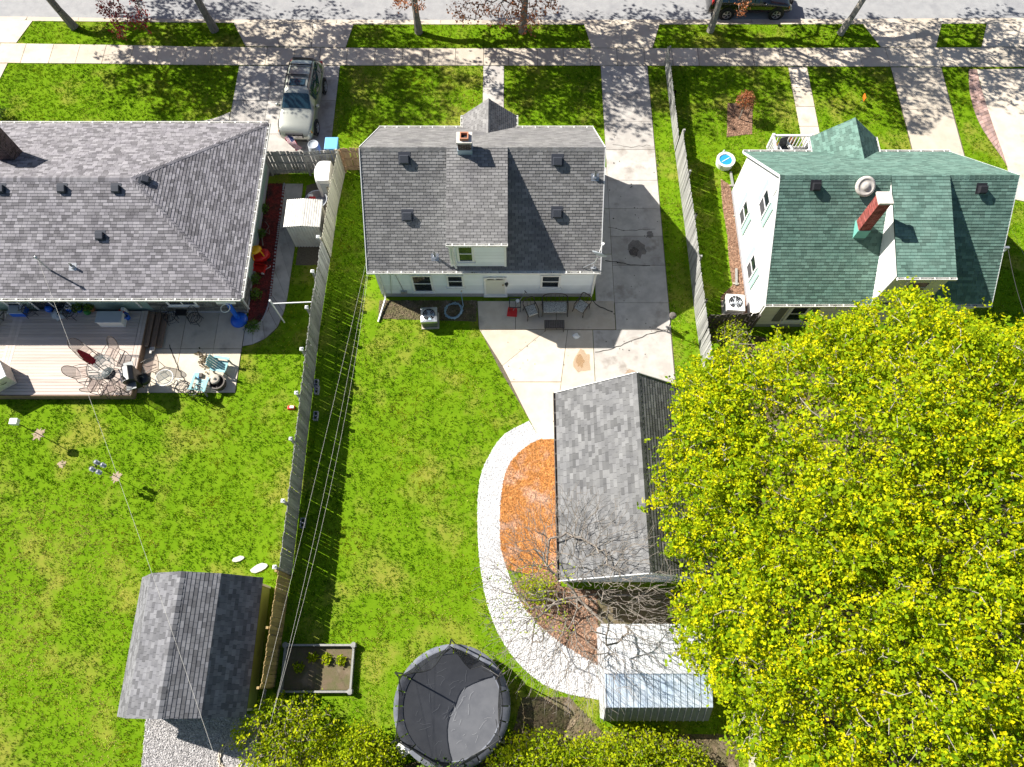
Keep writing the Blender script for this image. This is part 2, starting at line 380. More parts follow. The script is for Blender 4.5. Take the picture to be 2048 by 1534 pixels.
# sidewalk, kerb
xs = [-31+1.47*i+random.uniform(-.05, .05) for i in range(43)]
paving('sidewalk', 'pale concrete sidewalk of square slabs along the street', 'sidewalk', [(x, sw_bot(x)) for x in xs]+[(x, sw_top(x)) for x in xs[::-1]],
       [[(a, sw_bot(a)), (c, sw_bot(c)), (c, sw_top(c)), (a, sw_top(a))] for a, c in zip(xs, xs[1:])], 'concrete')
DRIVES = ((-40, -26.9), (-15.4, -9.0), (4.1, 8.1), (19.6, 23.9), (26.3, 40))
kerb = tag(MB().box(-45, 45, 33.6, 33.65, -.4, -.2).build('kerb', 'concrete'), 'pale concrete kerb and gutter between lawn and street', 'kerb', kind='structure')
kx = [-33+2.9*i for i in range(24)]
for a, c in zip(kx, kx[1:]):
    dr = any(d0 < (a+c)/2 < d1 for d0, d1 in DRIVES)
    pr = [(0, -.4), (0, .018), (.16, .018), (.20, -.112), (1, -.122), (1, -.4)] if not dr else [(0, -.4), (0, .018), (.10, .014), (.60, -.10), (1, -.122), (1, -.4)]
    vs_ = []
    for x in (a+.01, c-.01):
        k0, k1 = kerb_back(x)-.02, kerb_front(x)
        vs_ += [(x, k0+(t if t < .3 or t == 1 else t)*(k1-k0), z) for t, z in pr]
    n = len(pr); fs_ = [tuple(range(n)), tuple(range(2*n-1, n-1, -1))]+[(i, (i+1) % n, n+(i+1) % n, n+i) for i in range(n)]
    put('kerbstone', MB().add(vs_, fs_, random.random()).mesh('kerbstone', 'concrete'), kerb)
# aprons
def apron(name, label, poly, cuts):
    xs0 = sorted(p[0] for p in poly)
    polys = []
    for (t0, t1) in cuts: # split along width between left edge and right edge
        l0, l1, r1, r0 = poly
        f = lambda a, c, t: (a[0]+(c[0]-a[0])*t, a[1]+(c[1]-a[1])*t)
        polys.append([f(l0, r0, t0), f(l0, r0, t1), f(l1, r1, t1), f(l1, r1, t0)])
    return paving(name, label, 'driveway', poly, polys, 'concrete')
th = [(0, .34), (.34, .66), (.66, 1)]
apron('driveway_apron', 'concrete driveway apron at the far left edge beside the street', [(-34, 32.4), (-34, 34.0), (-26.7, 33.98), (-27.2, 32.34)], [(0, .5), (.5, 1)])
apron('driveway_apron', 'wide concrete apron in front of the silver SUV', [(-14.6, 32.08), (-15.5, 33.84), (-8.8, 33.72), (-9.1, 32.0)], th)
apron('driveway_apron', 'concrete apron leading to the drive of the white house', [(4.35, 31.97), (4.0, 33.7), (8.2, 33.7), (7.7, 31.97)], [(0, .5), (.5, 1)])
apron('driveway_apron', 'concrete apron left of the small square of kerbside grass', [(20.2, 32.02), (19.5, 33.74), (23.9, 33.75), (23.2, 32.02)], th)
apron('driveway_apron', 'concrete apron right of the small square of kerbside grass', [(25.7, 32.04), (26.4, 33.78), (33, 33.8), (33, 32.06)], th)
# driveways and walks
def strip(x0, x1, ys): return [rect(x0, x1, a, c) for a, c in zip(ys, ys[1:])]
paving('driveway', 'strip of concrete driveway at the far left edge', 'driveway', [(-34, 30.85), (-27.3, 30.88), (-27.6, 28.5), (-28.5, 27), (-34, 26)], [[(-34, 30.85), (-27.3, 30.88), (-27.6, 28.5), (-28.5, 27), (-34, 26)]], 'concrete')
ys = [24.0, 26.1, 28.3, 30.70]
cols = ((-14.75, -12.9), (-12.9, -11.1), (-11.1, -9.3))
paving('driveway', 'concrete driveway under the silver SUV', 'driveway', [(-14.75, 23.0), (-9.3, 24.0), (-9.3, 30.72), (-14.7, 30.72)],
       [rect(a, c, y0, y1) for (a, c) in cols for y0, y1 in zip(ys, ys[1:])], 'old_concrete')
fl = rbend([(-14.76, 27.55), (-15.6, 27.1), (-16.6, 26.9), (-18.5, 26.8)], 4)
paving('walkway', 'curved concrete walk flaring off the drive behind the hipped roof', 'walkway', fl+[(-18.5, 25.6), (-14.76, 25.6)], [fl+[(-18.5, 25.6), (-14.76, 25.6)]], 'old_concrete')
paving('walkway', 'straight concrete walk to the gabled porch of the white house', 'walkway', rect(-1.55, -.43, 24.6, 30.7), strip(-1.55, -.43, [24.6, 26.2, 27.7, 29.2, 30.7]), 'old_concrete')
paving('walkway', 'straight concrete walk to the porch of the green roofed house', 'walkway', [(14.95, 25.2), (15.95, 25.2), (15.95, 30.64), (14.9, 30.64)], strip(14.93, 15.93, [25.2, 26.6, 27.9, 29.2, 30.62]), 'concrete')
paving('driveway', 'pale concrete driveway ending beside the green roof', 'driveway', [(20.5, 22), (23.1, 22), (23.2, 30.62), (20.45, 30.62)], [[(20.52, 24.6), (23.08, 24.6), (23.1, 27.7), (20.5, 27.7)], [(20.5, 27.7), (23.1, 27.7), (23.18, 30.6), (20.46, 30.6)], rect(20.52, 23.08, 22, 24.6)], 'concrete')
ed = rbend([at2(1953, 139), at2(1975, 220), at2(2003, 300), at2(2014, 335), at2(2030, 400)], 3)
paving('driveway', 'broad pale concrete drive at the right edge past the brick border', 'driveway', ed+[(33, 20), (33, 30.6)], [ed+[(33, 20), (33, 30.6)]], 'concrete')
# driveway and patio of the white house
dys = [10.6, 12.9, 14.86, 16.26, 18.28, 19.91, 21.5, 23.2, 25.1, 26.9, 28.8, 30.70]
pat_l = [at2(954, 603), at2(957, 653), at2(1000, 740), at2(1056, 835), at2(1080, 880), at2(1112, 878)]
drive = paving('driveway', 'long concrete driveway with cracks beside the white house', 'driveway', rect(4.79, 7.34, 10.6, 30.7),
       [rect(4.79, 7.32, a, c) for a, c in zip(dys[2:], dys[3:])]+[rect(3.72, 7.3, 10.6, 14.86)]+[rect(3.93, 4.79, a, c) for a, c in ((16.26, 18.9), (18.9, 21.5), (21.5, 24.0))], 'old_concrete')
EXCL.append(rect(3.7, 7.34, 10.4, 24))
patio = paving('patio', 'angled concrete patio behind the white house', 'patio', [(4.78, 16.4)]+pat_l+[(1.95, 10.6), (3.72, 10.6), (3.72, 14.86), (4.78, 14.86)],
       [[(-1.62, 16.36), (.16, 16.36), (.16, 14.88), (-1.52, 14.88)], [(.16, 16.36), (2.05, 16.36), (2.05, 14.88), (.16, 14.88)], [(2.05, 16.36), (4.78, 16.36), (4.78, 14.88), (2.05, 14.88)],
        [(-1.5, 14.86), (1.6, 14.86), (-.44, 13.06)], [(1.6, 14.86), (2.56, 14.86), (2.2, 12.28), (-.07, 12.28), (-.44, 13.06)],
        [(2.57, 14.86), (3.71, 14.86), (3.71, 11), (2.02, 11), (2.2, 12.28)], [(-.07, 12.27), (2.2, 12.27), (2.0, 11), (1.93, 9.6), (1.21, 9.57), (.7, 10.6)]], 'concrete')
def crack(pts, wd, parent, m='crack', z=.041):
    b = MB()
    pts = [Vector((p[0], p[1])) for p in pts]; fine = []
    for a, c in zip(pts, pts[1:]):
        k = max(2, int((c-a).length/.18)); fine += [a+(c-a)*i/k+Vector((random.gauss(0, .025), random.gauss(0, .025)))*(i > 0) for i in range(k)]
    fine.append(pts[-1])
    for a, c in zip(fine, fine[1:]):
        d = (c-a).normalized(); n = Vector((-d.y, d.x))*wd*random.uniform(.35, .65)
        b.add([(*(a-n), z), (*(c-n), z), (*(c+n), z), (*(a+n), z)], [(0, 1, 2, 3)])
    return b.build('crack', m, parent, fix=False)
for pts, wd in (([at2(1185, 601), at2(1200, 615), at2(1225, 624)], .035), ([at2(1190, 705), at2(1225, 698), at2(1268, 680), at2(1300, 668), at2(1334, 660)], .03),
                ([at2(1210, 522), at2(1232, 524), at2(1262, 531), at2(1300, 532)], .035), ([at2(1216, 455), at2(1250, 462), at2(1310, 459)], .02), ([at2(1225, 290), at2(1262, 296), at2(1300, 292)], .02)):
    crack(pts, wd, drive)
def blob(c, rx, ry, z, m, parent, name='stain', n=18, j=.25):
    b = MB(); pts = []
    for k in range(n):
        f = 1+random.uniform(-j, j); pts.append((c[0]+rx*f*math.cos(2*math.pi*k/n), c[1]+ry*f*math.sin(2*math.pi*k/n), z))
    b.add([(c[0], c[1], z)]+pts, [(0, 1+k, 1+(k+1) % n) for k in range(n)]); return b.build(name, m, parent, fix=False)
blob(at2(1275, 497), .42, .5, .043, 'stain', drive); blob(at2(1268, 505), .22, .25, .046, 'stain', drive); blob(at2(1300, 470), .18, .2, .043, 'stain', drive)
blob(at2(1165, 725), .40, .55, .043, 'rust_stain', patio); blob(at2(1160, 722), .2, .3, .046, 'rust_stain', patio); blob(at2(1260, 745), .2, .15, .043, 'rust_stain', patio)
for i in range(46):
    q = at2(random.uniform(1205, 1320), random.uniform(270, 720)); blob(q, random.uniform(.015, .04), random.uniform(.015, .04), .043, 'crack', drive, n=7)
for i in range(14):
    q = at2(random.uniform(1010, 1180), random.uniform(672, 760)); blob(q, random.uniform(.012, .03), random.uniform(.012, .03), .043, 'crack', patio, n=7)

# stones and chips as loose geometry
def chips(name, label, cat, poly, n, size, m, zb=.02, parent=None, flat=.6, holes=()):
    P = np.array(poly); lo = P.min(0); hi = P.max(0); X = RNG.uniform(lo[0], hi[0], n*3); Y = RNG.uniform(lo[1], hi[1], n*3)
    k = inside(X, Y, poly)
    for h in holes: k &= ~inside(X, Y, h)
    X = X[k][:n]; Y = Y[k][:n]; N = len(X); C = np.stack([X, Y, np.full(N, zb)], 1); t = RNG.uniform(0, 1, N); s = size*RNG.uniform(.5, 1.4, N)
    a = RNG.uniform(0, math.tau, N); asp = RNG.uniform(.4, 1, N)
    u = np.stack([np.cos(a), np.sin(a), RNG.normal(0, .25, N)], 1)*s[:, None]; v = np.stack([-np.sin(a), np.cos(a), RNG.normal(0, .25, N)], 1)*(s*asp)[:, None]; h = np.array([0, 0, 1])*(s*flat)[:, None]
    tris = np.stack([C-u, C-v, C+h, C-v, C+u, C+h, C+u, C+v, C+h, C+v, C-u, C+h], 1).reshape(-1, 3)
    o = put(name, np_mesh(name, tris, 3, np.repeat(t, 4), m), parent)
    return tag(o, label, cat, kind='stuff')
def bed(name, label, cat, poly, m, z=.012):
    EXCL.append(poly); return tag(MB().prism(poly, -.05, z).build(name, m), label, cat, kind='structure')
pout = rbend([at2(*p) for p in ((1058, 842), (1010, 868), (985, 900), (965, 940), (957, 980), (955, 1040), (958, 1110), (968, 1180), (985, 1240), (1010, 1290), (1050, 1340), (1110, 1380), (1200, 1400))], 3)
pin = rbend([at2(*p) for p in ((1080, 879), (1050, 895), (1025, 920), (1010, 950), (1002, 1000), (1000, 1060), (1005, 1110), (1040, 1200), (1100, 1270), (1195, 1330))], 3)
gp = pout+pin[::-1]
bed('gravel_path', 'curved white gravel path round the orange mulch bed', 'gravel path', gp, 'white_gravel', .010)
chips('white_gravel', 'loose white stones of the curved path', 'gravel', gp, 16000, .03, 'white_gravel')
mb = [p for p in pin if p[1] > 4.0]+[(.6, 3.9), (1.95, 4.1), (1.95, 9.6)]
mb2 = [(1.95, 4.08), (.6, 3.88)]+[p for p in pin if p[1] < 3.95]+[(3.4, 1.9), (3.4, 3.2), (1.95, 3.4)]
bed('mulch_bed', 'bed of orange wood mulch along the garage wall', 'mulch bed', mb, 'orange_mulch', .014)
chips('orange_mulch', 'loose orange mulch chips beside the garage', 'mulch', mb, 15000, .045, 'orange_mulch', flat=.35)
bed('soil_bed', 'twig littered brown bed below the bare tree', 'soil', mb2, 'brown_mulch', .013); chips('brown_mulch', 'loose bark and twigs below the bare tree', 'mulch', mb2, 4000, .05, 'brown_mulch', flat=.35)
bed('soil_bed', 'bare brown ground behind the garage and metal shed', 'soil', [(3.4, 2.6), (1.9, 3.3), (8.2, 3.3), (8.2, 1.0), (3.4, 1.0)], 'leaf_litter', .006)
rb_ = [at2(*p) for p in ((490, 690), (505, 655), (525, 643), (537, 620), (543, 590), (548, 540), (556, 480), (562, 440), (568, 380), (574, 350))]
inn = rbend(rb_, 3)
walk_in = [(-12.3, 14.86), (-11.97, 14.99), (-11.55, 15.30), (-11.35, 15.9), (-11.30, 16.69), (-11.33, 18.04), (-11.35, 19.71), (-11.36, 20.86), (-11.38, 22.63), (-11.38, 23.0)]
walk_out = [(-12.30, 14.03), (-11.85, 14.12), (-11.32, 14.41), (-10.82, 14.99), (-10.61, 15.77), (-10.54, 16.42), (-10.52, 17.49), (-10.50, 18.59), (-10.47, 20.2), (-10.47, 23.0)]
wi, wo_ = rbend(walk_in, 2), rbend(walk_out, 2)
wp = [[wi[i], wi[i+2], wo_[i+2], wo_[i]] if i+2 < len(wi) else [wi[i], wi[-1], wo_[-1], wo_[i]] for i in range(0, len(wi)-1, 2)]
paving('walkway', 'curved concrete walk beside the red mulch bed', 'walkway', wi+wo_[::-1], wp, 'old_concrete')
rm = [(-12.25, 14.86)]+walk_in+[(-12.2, 23.0)]
bed('mulch_bed', 'shaded bed of red mulch along the sage green wall', 'mulch bed', rm, 'red_mulch', .014)
chips('red_mulch', 'loose dark red mulch chips below the sage green wall', 'mulch', rm, 9000, .045, 'red_mulch', flat=.35)
xs = [-16.5, -15.1, -13.6, -12.32]; ys = [11.75, 13.9, 15.75]
lp = paving('patio', 'concrete patio beside the wooden deck', 'patio', rect(-16.95, -12.3, 11.75, 15.8), [rect(a, c, y0, y1) for a, c in zip([-16.95]+xs[1:], xs[1:]) for y0, y1 in zip(ys, ys[1:])], 'concrete')
crack([at2(340, 690), at2(352, 725), at2(371, 765)], .04, lp)
gb = [(-13.85, -1.3), (-13.6, -4.2), (-9.6, -4.2), (-9.2, 3.6), (-9.5, 3.6), (-9.5, -1.3)]
bed('gravel_bed', 'white gravel behind and beside the barn roofed shed', 'gravel', gb, 'grey_gravel', .010)
chips('grey_gravel', 'loose white and grey stones behind the barn roofed shed', 'gravel', gb, 14000, .035, 'grey_gravel')
wb = [(9.75, 15.1), (10.95, 15.0), (10.95, 22.9), (10.5, 23.3), (10.42, 21.5), (10.48, 20), (10.40, 18.5), (10.42, 17.2), (9.8, 16.6)]
bed('mulch_bed', 'strip of brown mulch along the white gable wall', 'mulch bed', wb, 'brown_mulch', .012)
chips('brown_mulch', 'loose brown mulch chips along the white gable wall', 'mulch', wb, 3500, .04, 'brown_mulch', flat=.35)
sb = [at2(1455, 207), at2(1505, 207), at2(1504, 268), at2(1454, 274)]
bed('mulch_bed', 'small rectangle of bare mulch round the rust coloured sapling', 'mulch bed', sb, 'brown_mulch', .010)
chips('brown_mulch', 'loose mulch chips round the rust coloured sapling', 'mulch', sb, 1500, .04, 'brown_mulch', flat=.35)
fb = [at2(1545, 303), at2(1580, 268), at2(1610, 290), at2(1612, 306)]
fb = [(12.6, 22.9), (13.0, 24.9), (14.0, 25.0), (14.0, 22.9)]
bed('mulch_bed', 'flower bed beside the porch railing of the green roofed house', 'flower bed', fb, 'brown_mulch', .010)
chips('brown_mulch', 'loose chips in the flower bed beside the porch railing', 'mulch', fb, 900, .05, 'brown_mulch', flat=.4)
hb = [(-6.2, 15.45), (-1.65, 15.3), (-1.65, 16.4), (-6.2, 16.4)]
bed('mulch_bed', 'dark leaf strewn bed below the back wall of the white house', 'mulch bed', hb, 'leaf_litter', .008)
chips('leaf_litter', 'dead leaves below the back wall of the white house', 'leaves', hb, 1800, .04, 'leaf_litter', flat=.3)
sh = [(-10.35, 18.3), (-8.95, 18.3), (-8.8, 23.4), (-10.3, 22.9)]
bed('soil_bed', 'littered bare soil round the corrugated metal shed', 'soil', sh, 'soil', .006)
lb = [(9.2, -6), (25, -6), (25, 12.5), (8.9, 14.9), (8.6, 6)]
bed('undergrowth', 'shaded leaf litter below the big yellow green maple', 'leaf litter', lb, 'leaf_litter', .006)
chips('leaf_litter', 'dead leaves below the big yellow green maple', 'leaves', [(9.2, -4), (14, -4), (14, 12.5), (8.9, 14.9), (8.6, 6)], 5000, .05, 'leaf_litter', flat=.3)
ub = [(-9, -6), (-9, -2.6), (-5, -2.2), (-4, -3.0), (0, -2.0), (.4, -.7), (2.2, -.7), (3.4, -1.9), (8.4, -2.0), (8.4, -6)]
bed('undergrowth', 'leaf litter below the bushes along the bottom edge', 'leaf litter', ub, 'leaf_litter', .007)
chips('leaf_litter', 'dead leaves below the bushes along the bottom edge', 'leaves', [(-9, -4), (-9, -2.6), (-5, -2.2), (-4, -3.0), (0, -2.0), (.4, -.7), (2.2, -.7), (3.4, -1.9), (8.4, -2.0), (8.4, -4)], 4500, .05, 'leaf_litter', flat=.3)
# brick border of the right hand drive
eo = rbend([at2(1937, 139), at2(1940, 190), at2(1960, 250), at2(2005, 318), at2(2014, 335)], 5); ei = rbend([at2(1953, 139), at2(1963, 180), at2(1982, 240), at2(2006, 310), at2(2015, 336)], 5)
bed('brick_border', 'reddish brick paver border curving along the right drive', 'brick border', eo+ei[::-1], 'soil', .012)
bo = bpy.data.objects['brick_border']
b = MB()
for i in range(len(eo)-1):
    for j in range(3):
        for h in range(2):
            def L(p, q, t): return (p[0]+(q[0]-p[0])*t, p[1]+(q[1]-p[1])*t)
            a0 = L(eo[i], eo[i+1], h*.5); a1 = L(eo[i], eo[i+1], h*.5+.5); c0 = L(ei[i], ei[i+1], h*.5); c1 = L(ei[i], ei[i+1], h*.5+.5)
            b.prism(inset([L(a0, c0, j/3), L(a1, c1, j/3), L(a1, c1, (j+1)/3), L(a0, c0, (j+1)/3)], .008), 0, .035, random.random())
b.build('paver', 'paver', bo, kind='stuff')
# mulch edging stones
b = MB()
for p in rbend(walk_in, 9)[:-1]:
    b.lathe([(.045, 0), (.05, .05), (.03, .08)], 6, (p[0]-.05+random.uniform(-.01, .01), p[1], 0), random.random())
es = b.build('edging', 'cinder', None, kind='stuff'); tag(es, 'row of small round edging stones between red mulch and walk', 'edging')

# house footprints
EXCL += [rect(-40, -12.0, 15.2, 24.4), rect(-6.0, 3.7, 16.4, 24.1), rect(11, 20.3, 14.9, 22.8), rect(1.9, 7.6, 3.4, 10.7), rect(-13.9, -9.7, -1.2, 3.5), rect(-25, -16.9, 11.5, 15.7), rect(3.4, 7.2, -1.4, 1.7), rect(-10.4, -8.95, 19.3, 20.7)]
def grass(n):
    nc = n//6; X = np.repeat(RNG.uniform(-30, 30, nc), 6)+RNG.normal(0, .045, nc*6); Y = np.repeat(RNG.uniform(-3.6, 34.0, nc), 6)+RNG.normal(0, .045, nc*6); ct = np.repeat(RNG.normal(0, .20, nc), 6); n = nc*6; k = Y < np.interp(X, (-28, -16, -9, 0, 20, 30), (34.0, 33.85, 33.74, 33.72, 33.75, 33.82))-.03
    zc = _s*Y+_c*CAM_H; u = 1024+F_PX*X/zc; v = 767-F_PX*(_c*Y-_s*CAM_H)/zc; k &= (u > -60) & (u < 2110) & (v > -30) & (v < 1580)
    jx = X+RNG.normal(0, .03, n); jy = Y+RNG.normal(0, .03, n)
    for p in EXCL: k &= ~inside(jx, jy, p)
    bare = [((-8.4, 13.8, .35, 2.2), .85), ((-20.6, 9.84, .25, .25), .9), ((-16.85, 7.95, .22, .22), .9), ((-8.5, 11.6, .3, 1.2), .8), ((-7.2, .3, .9, .7), .5), ((-2.5, 1.6, 2.3, .35), .6), ((-4.6, .2, .35, 1.2), .6), ((-6.5, 16.0, .35, 1.6), .8), ((7.9, 20, .3, 5), .35), ((7.7, 25.5, .25, 3), .5)]
    r = RNG.uniform(0, 1, n)
    for (cx, cy, rx, ry), pr in bare: k &= ~((((X-cx)/rx)**2+((Y-cy)/ry)**2 < 1) & (r < pr))
    X = X[k]; Y = Y[k]; ct = ct[k]; N = len(X)
    patch = .5+.22*np.sin(X*.9+1.3*np.sin(Y*.7))*np.cos(Y*.8+.9*np.sin(X*.53))+.12*np.sin(X*2.7+Y*1.9)*np.cos(Y*3.1-X)
    dry = np.exp(-(np.maximum(np.abs(X+19.2)-3.2, 0)/1.1)**2-(np.maximum(np.abs(Y-1.4)-4.0, 0)/1.6)**2)*(.55+.45*np.sin(X*.9+Y*.5)*np.sin(Y*.8)); patch = np.clip(patch+.40*dry*(.6+.4*np.sin(X*3.1)*np.sin(Y*2.3))+ct+RNG.normal(0, .08, N), 0, 1)
    C = np.stack([X, Y, np.zeros(N)], 1); tris = []; tn = []
    hh = RNG.uniform(.03, .07, N)
    for q in range(2):
        a = RNG.uniform(0, math.tau, N); wd = RNG.uniform(.008, .016, N); ln = RNG.uniform(.015, .04, N)
        sd = np.stack([-np.sin(a), np.cos(a), 0*a], 1)*wd[:, None]; lean = np.stack([np.cos(a)*ln, np.sin(a)*ln, hh*RNG.uniform(.7, 1.2, N)], 1)
        tris.append(np.stack([C-sd, C+sd, C+lean], 1)); tn.append(np.clip(patch+RNG.normal(0, .16, N), 0, 1))
    pn = .5+.5*np.sin(X*1.7+2*np.sin(Y*1.1))*np.cos(Y*1.45+1.5*np.sin(X*.8)); spot = np.sin(X*4.1+Y*1.3)*np.sin(Y*3.7-X*.9)
    d2 = .55*np.exp(-(((X+3.2)/2.6)**2+((Y-27.6)/1.7)**2))+.30*np.exp(-(((X+2.5)/2.8)**2+((Y-2.0)/1.2)**2))+.35*np.exp(-(((X+6.9)/.8)**2+((Y-15.5)/2.0)**2))+.25*np.exp(-(((X-11.5)/2.5)**2+((Y-27.5)/1.6)**2))+.3*np.exp(-(((X-7.9)/.5)**2+((Y-20)/7.0)**2))
    pd = np.clip(.95*dry*(.62+.6*(spot > .0))+d2*(.5+.7*(spot > .1))+.12*(pn > .68)+.04, 0, .85); isd = RNG.uniform(0, 1, N) < pd
    V = np.stack(tris, 1); T = np.stack(tn, 1)
    tag(put('dry_grass', np_mesh('dry_grass', V[isd].reshape(-1, 3), 3, T[isd].ravel(), 'dry_grass')), 'straw coloured dead grass mixed into the lawns', 'grass', kind='stuff')
    V = V[~isd].reshape(-1, 3); T = T[~isd].ravel()
    tag(put('grass', np_mesh('grass', V, 3, T, 'grass')), 'short green grass covering the lawns', 'grass', kind='stuff')

# ================================================================== BUILDING HELPERS
def clip2(poly, cp):                         # Sutherland-Hodgman, convex clip polygon counter-clockwise
    out = poly
    for i in range(len(cp)):
        a = cp[i]; c = cp[(i+1) % len(cp)]; inp = out; out = []
        if not inp: break
        sd = lambda p: (c[0]-a[0])*(p[1]-a[1])-(c[1]-a[1])*(p[0]-a[0])
        for j in range(len(inp)):
            p = inp[j]; q = inp[(j+1) % len(inp)]; sp, sq = sd(p), sd(q)
            if sp >= 0: out.append(p)
            if (sp > 0 > sq) or (sp < 0 < sq):
                t = sp/(sp-sq); out.append((p[0]+(q[0]-p[0])*t, p[1]+(q[1]-p[1])*t))
    return out
def area2(p): return .5*sum(p[i][0]*p[(i+1) % len(p)][1]-p[(i+1) % len(p)][0]*p[i][1] for i in range(len(p)))
def frame_of(poly):
    p0, p1 = Vector(poly[0]), Vector(poly[1]); n = (p1-p0).cross(Vector(poly[2])-p0).normalized()
    if n.z < 0: n = -n
    u = (p1-p0).normalized(); v = n.cross(u)
    if v.z < 0: u = -u; v = -v; o = p1
    else: o = p0
    return o, u, v, n
CAMP = Vector((0, 0, CAM_H))
def roof_shingles(roof, faces, m, expo=.14, wmin=.29, wmax=.31, thick=.013, gap=.010, stag=.5, kmax=300):
    items = []
    for face in faces:
        o, u, v, n = frame_of(face); P = [((Vector(p)-o).dot(u), (Vector(p)-o).dot(v)) for p in face]
        if area2(P) < 0: P = P[::-1]
        umin = min(p[0] for p in P); umax = max(p[0] for p in P); vmax = max(p[1] for p in P); j = 0; vv = -.02
        while vv < vmax-.02:
            uu = umin-(stag*wmin if j % 2 else 0)-random.uniform(0, .05)-(random.uniform(0, wmin) if wmax-wmin > .05 else 0)
            while uu < umax:
                w_ = random.uniform(wmin, wmax); r_ = [(uu+gap/2, vv), (uu+w_-gap/2, vv), (uu+w_-gap/2, vv+expo*1.03), (uu+gap/2, vv+expo*1.03)]
                c = clip2(r_, [(x, y) for x, y in P]) if vv > 0 else clip2([(x, max(y, 0)) for x, y in r_], P)
                uu += w_
                if len(c) < 3 or area2(c) < expo*wmin*.06: continue
                k = len(c); lo = []; hi = []
                for x, y in c:
                    h = .003+thick*max(0, 1-(y-vv)/(expo*1.03)); b_ = o+u*x+v*y; lo.append(b_); hi.append(b_+n*h)
                fs = [tuple(range(k, 2*k))]+[(i, (i+1) % k, k+(i+1) % k, k+i) for i in range(k)]
                ctr = hi[0]; d = CAMP-ctr; sc = area2(c)*max(0, d.normalized().dot(n))/d.length_squared
                pv = CAMP-ctr; zc = _s*ctr.y+_c*(CAM_H-ctr.z); pu = 1024+F_PX*ctr.x/zc; pw = 767-F_PX*(_c*ctr.y-_s*(CAM_H-ctr.z))/zc
                if not (0 < pu < 2048 and 0 < pw < 1534): sc = 0
                items.append((sc, lo+hi, fs, random.random()))
            vv += expo; j += 1
    items.sort(key=lambda t: -t[0]); off = wloc(roof)
    for sc, vs_, fs, tn in items[:kmax]:
        put('shingle', MB().add([p-off for p in vs_], fs, tn).mesh('shingle', m, fix=False), roof)
    b = MB()
    for sc, vs_, fs, tn in items[kmax:]: b.add([p-off for p in vs_], fs, tn)
    if b.v: put('shingles', b.mesh('shingles', m, fix=False), roof, 'stuff')
def roof_deck(house, faces, m, th=.10, name='roof'):
    b = MB()
    for f in faces:
        n_ = len(f); up = Vector((0, 0, 1)); vs_ = [Vector(p) for p in f]+[Vector(p)-up*th for p in f]
        b.add(vs_, [tuple(range(n_)), tuple(range(2*n_-1, n_-1, -1))]+[(i, (i+1) % n_, n_+(i+1) % n_, n_+i) for i in range(n_)])
    return b.build(name, m, house, world=True)
def caps(roof, A, B, d1, d2, m, half=.15, step=.15, th=.02):  # ridge or hip caps; d1,d2 = downslope unit vectors of both sides
    A = Vector(A); B = Vector(B); d = (B-A).normalized(); n = max(1, int((B-A).length/step)); b = MB(); d1 = Vector(d1).normalized(); d2 = Vector(d2).normalized()
    up = Vector((0, 0, 1))
    for i in range(n):
        p = A+(B-A)*(i/n); q = A+(B-A)*((i+1.02)/n); h0, h1 = th*1.6, th*.8
        b.add([p+up*h0, p+d1*half+up*h0, p+d2*half+up*h0, q+up*h1, q+d1*half+up*h1, q+d2*half+up*h1, p-up*.01, p+d1*half-up*.01, p+d2*half-up*.01],
              [(0, 1, 4, 3), (0, 3, 5, 2), (0, 6, 7, 1), (0, 2, 8, 6), (1, 7, 4), (2, 5, 8)], random.random())
    return b.build('ridge_cap', m, roof, world=True, kind='stuff')
def siding(house, o, u, n, poly, m, lap=.115, name='wall', core=True):
    """vertical wall: o origin, u horizontal direction, n outward, poly in (u,z)"""
    o = Vector(o); u = Vector(u); n = Vector(n); up = Vector((0, 0, 1)); b = MB()
    if area2(poly) < 0: poly = poly[::-1]
    z0 = min(p[1] for p in poly); z1 = max(p[1] for p in poly); um = min(p[0] for p in poly)-1; ux = max(p[0] for p in poly)+1; z = z0
    while z < z1-.005:
        t = min(z+lap, z1); c = clip2([(um, z), (ux, z), (ux, t), (um, t)], poly)
        if len(c) >= 3 and area2(c) > 1e-4:
            k = len(c); out = [o+u*x+up*(y)+n*(.022-.018*(y-z)/lap) for x, y in c]; inn_ = [o+u*x+up*y-n*.02 for x, y in c]
            b.add(out+inn_, [tuple(range(k))]+[(i, (i+1) % k, k+(i+1) % k, k+i) for i in range(k)], random.random())
        z = t
    return b.build(name, m, house, world=True)
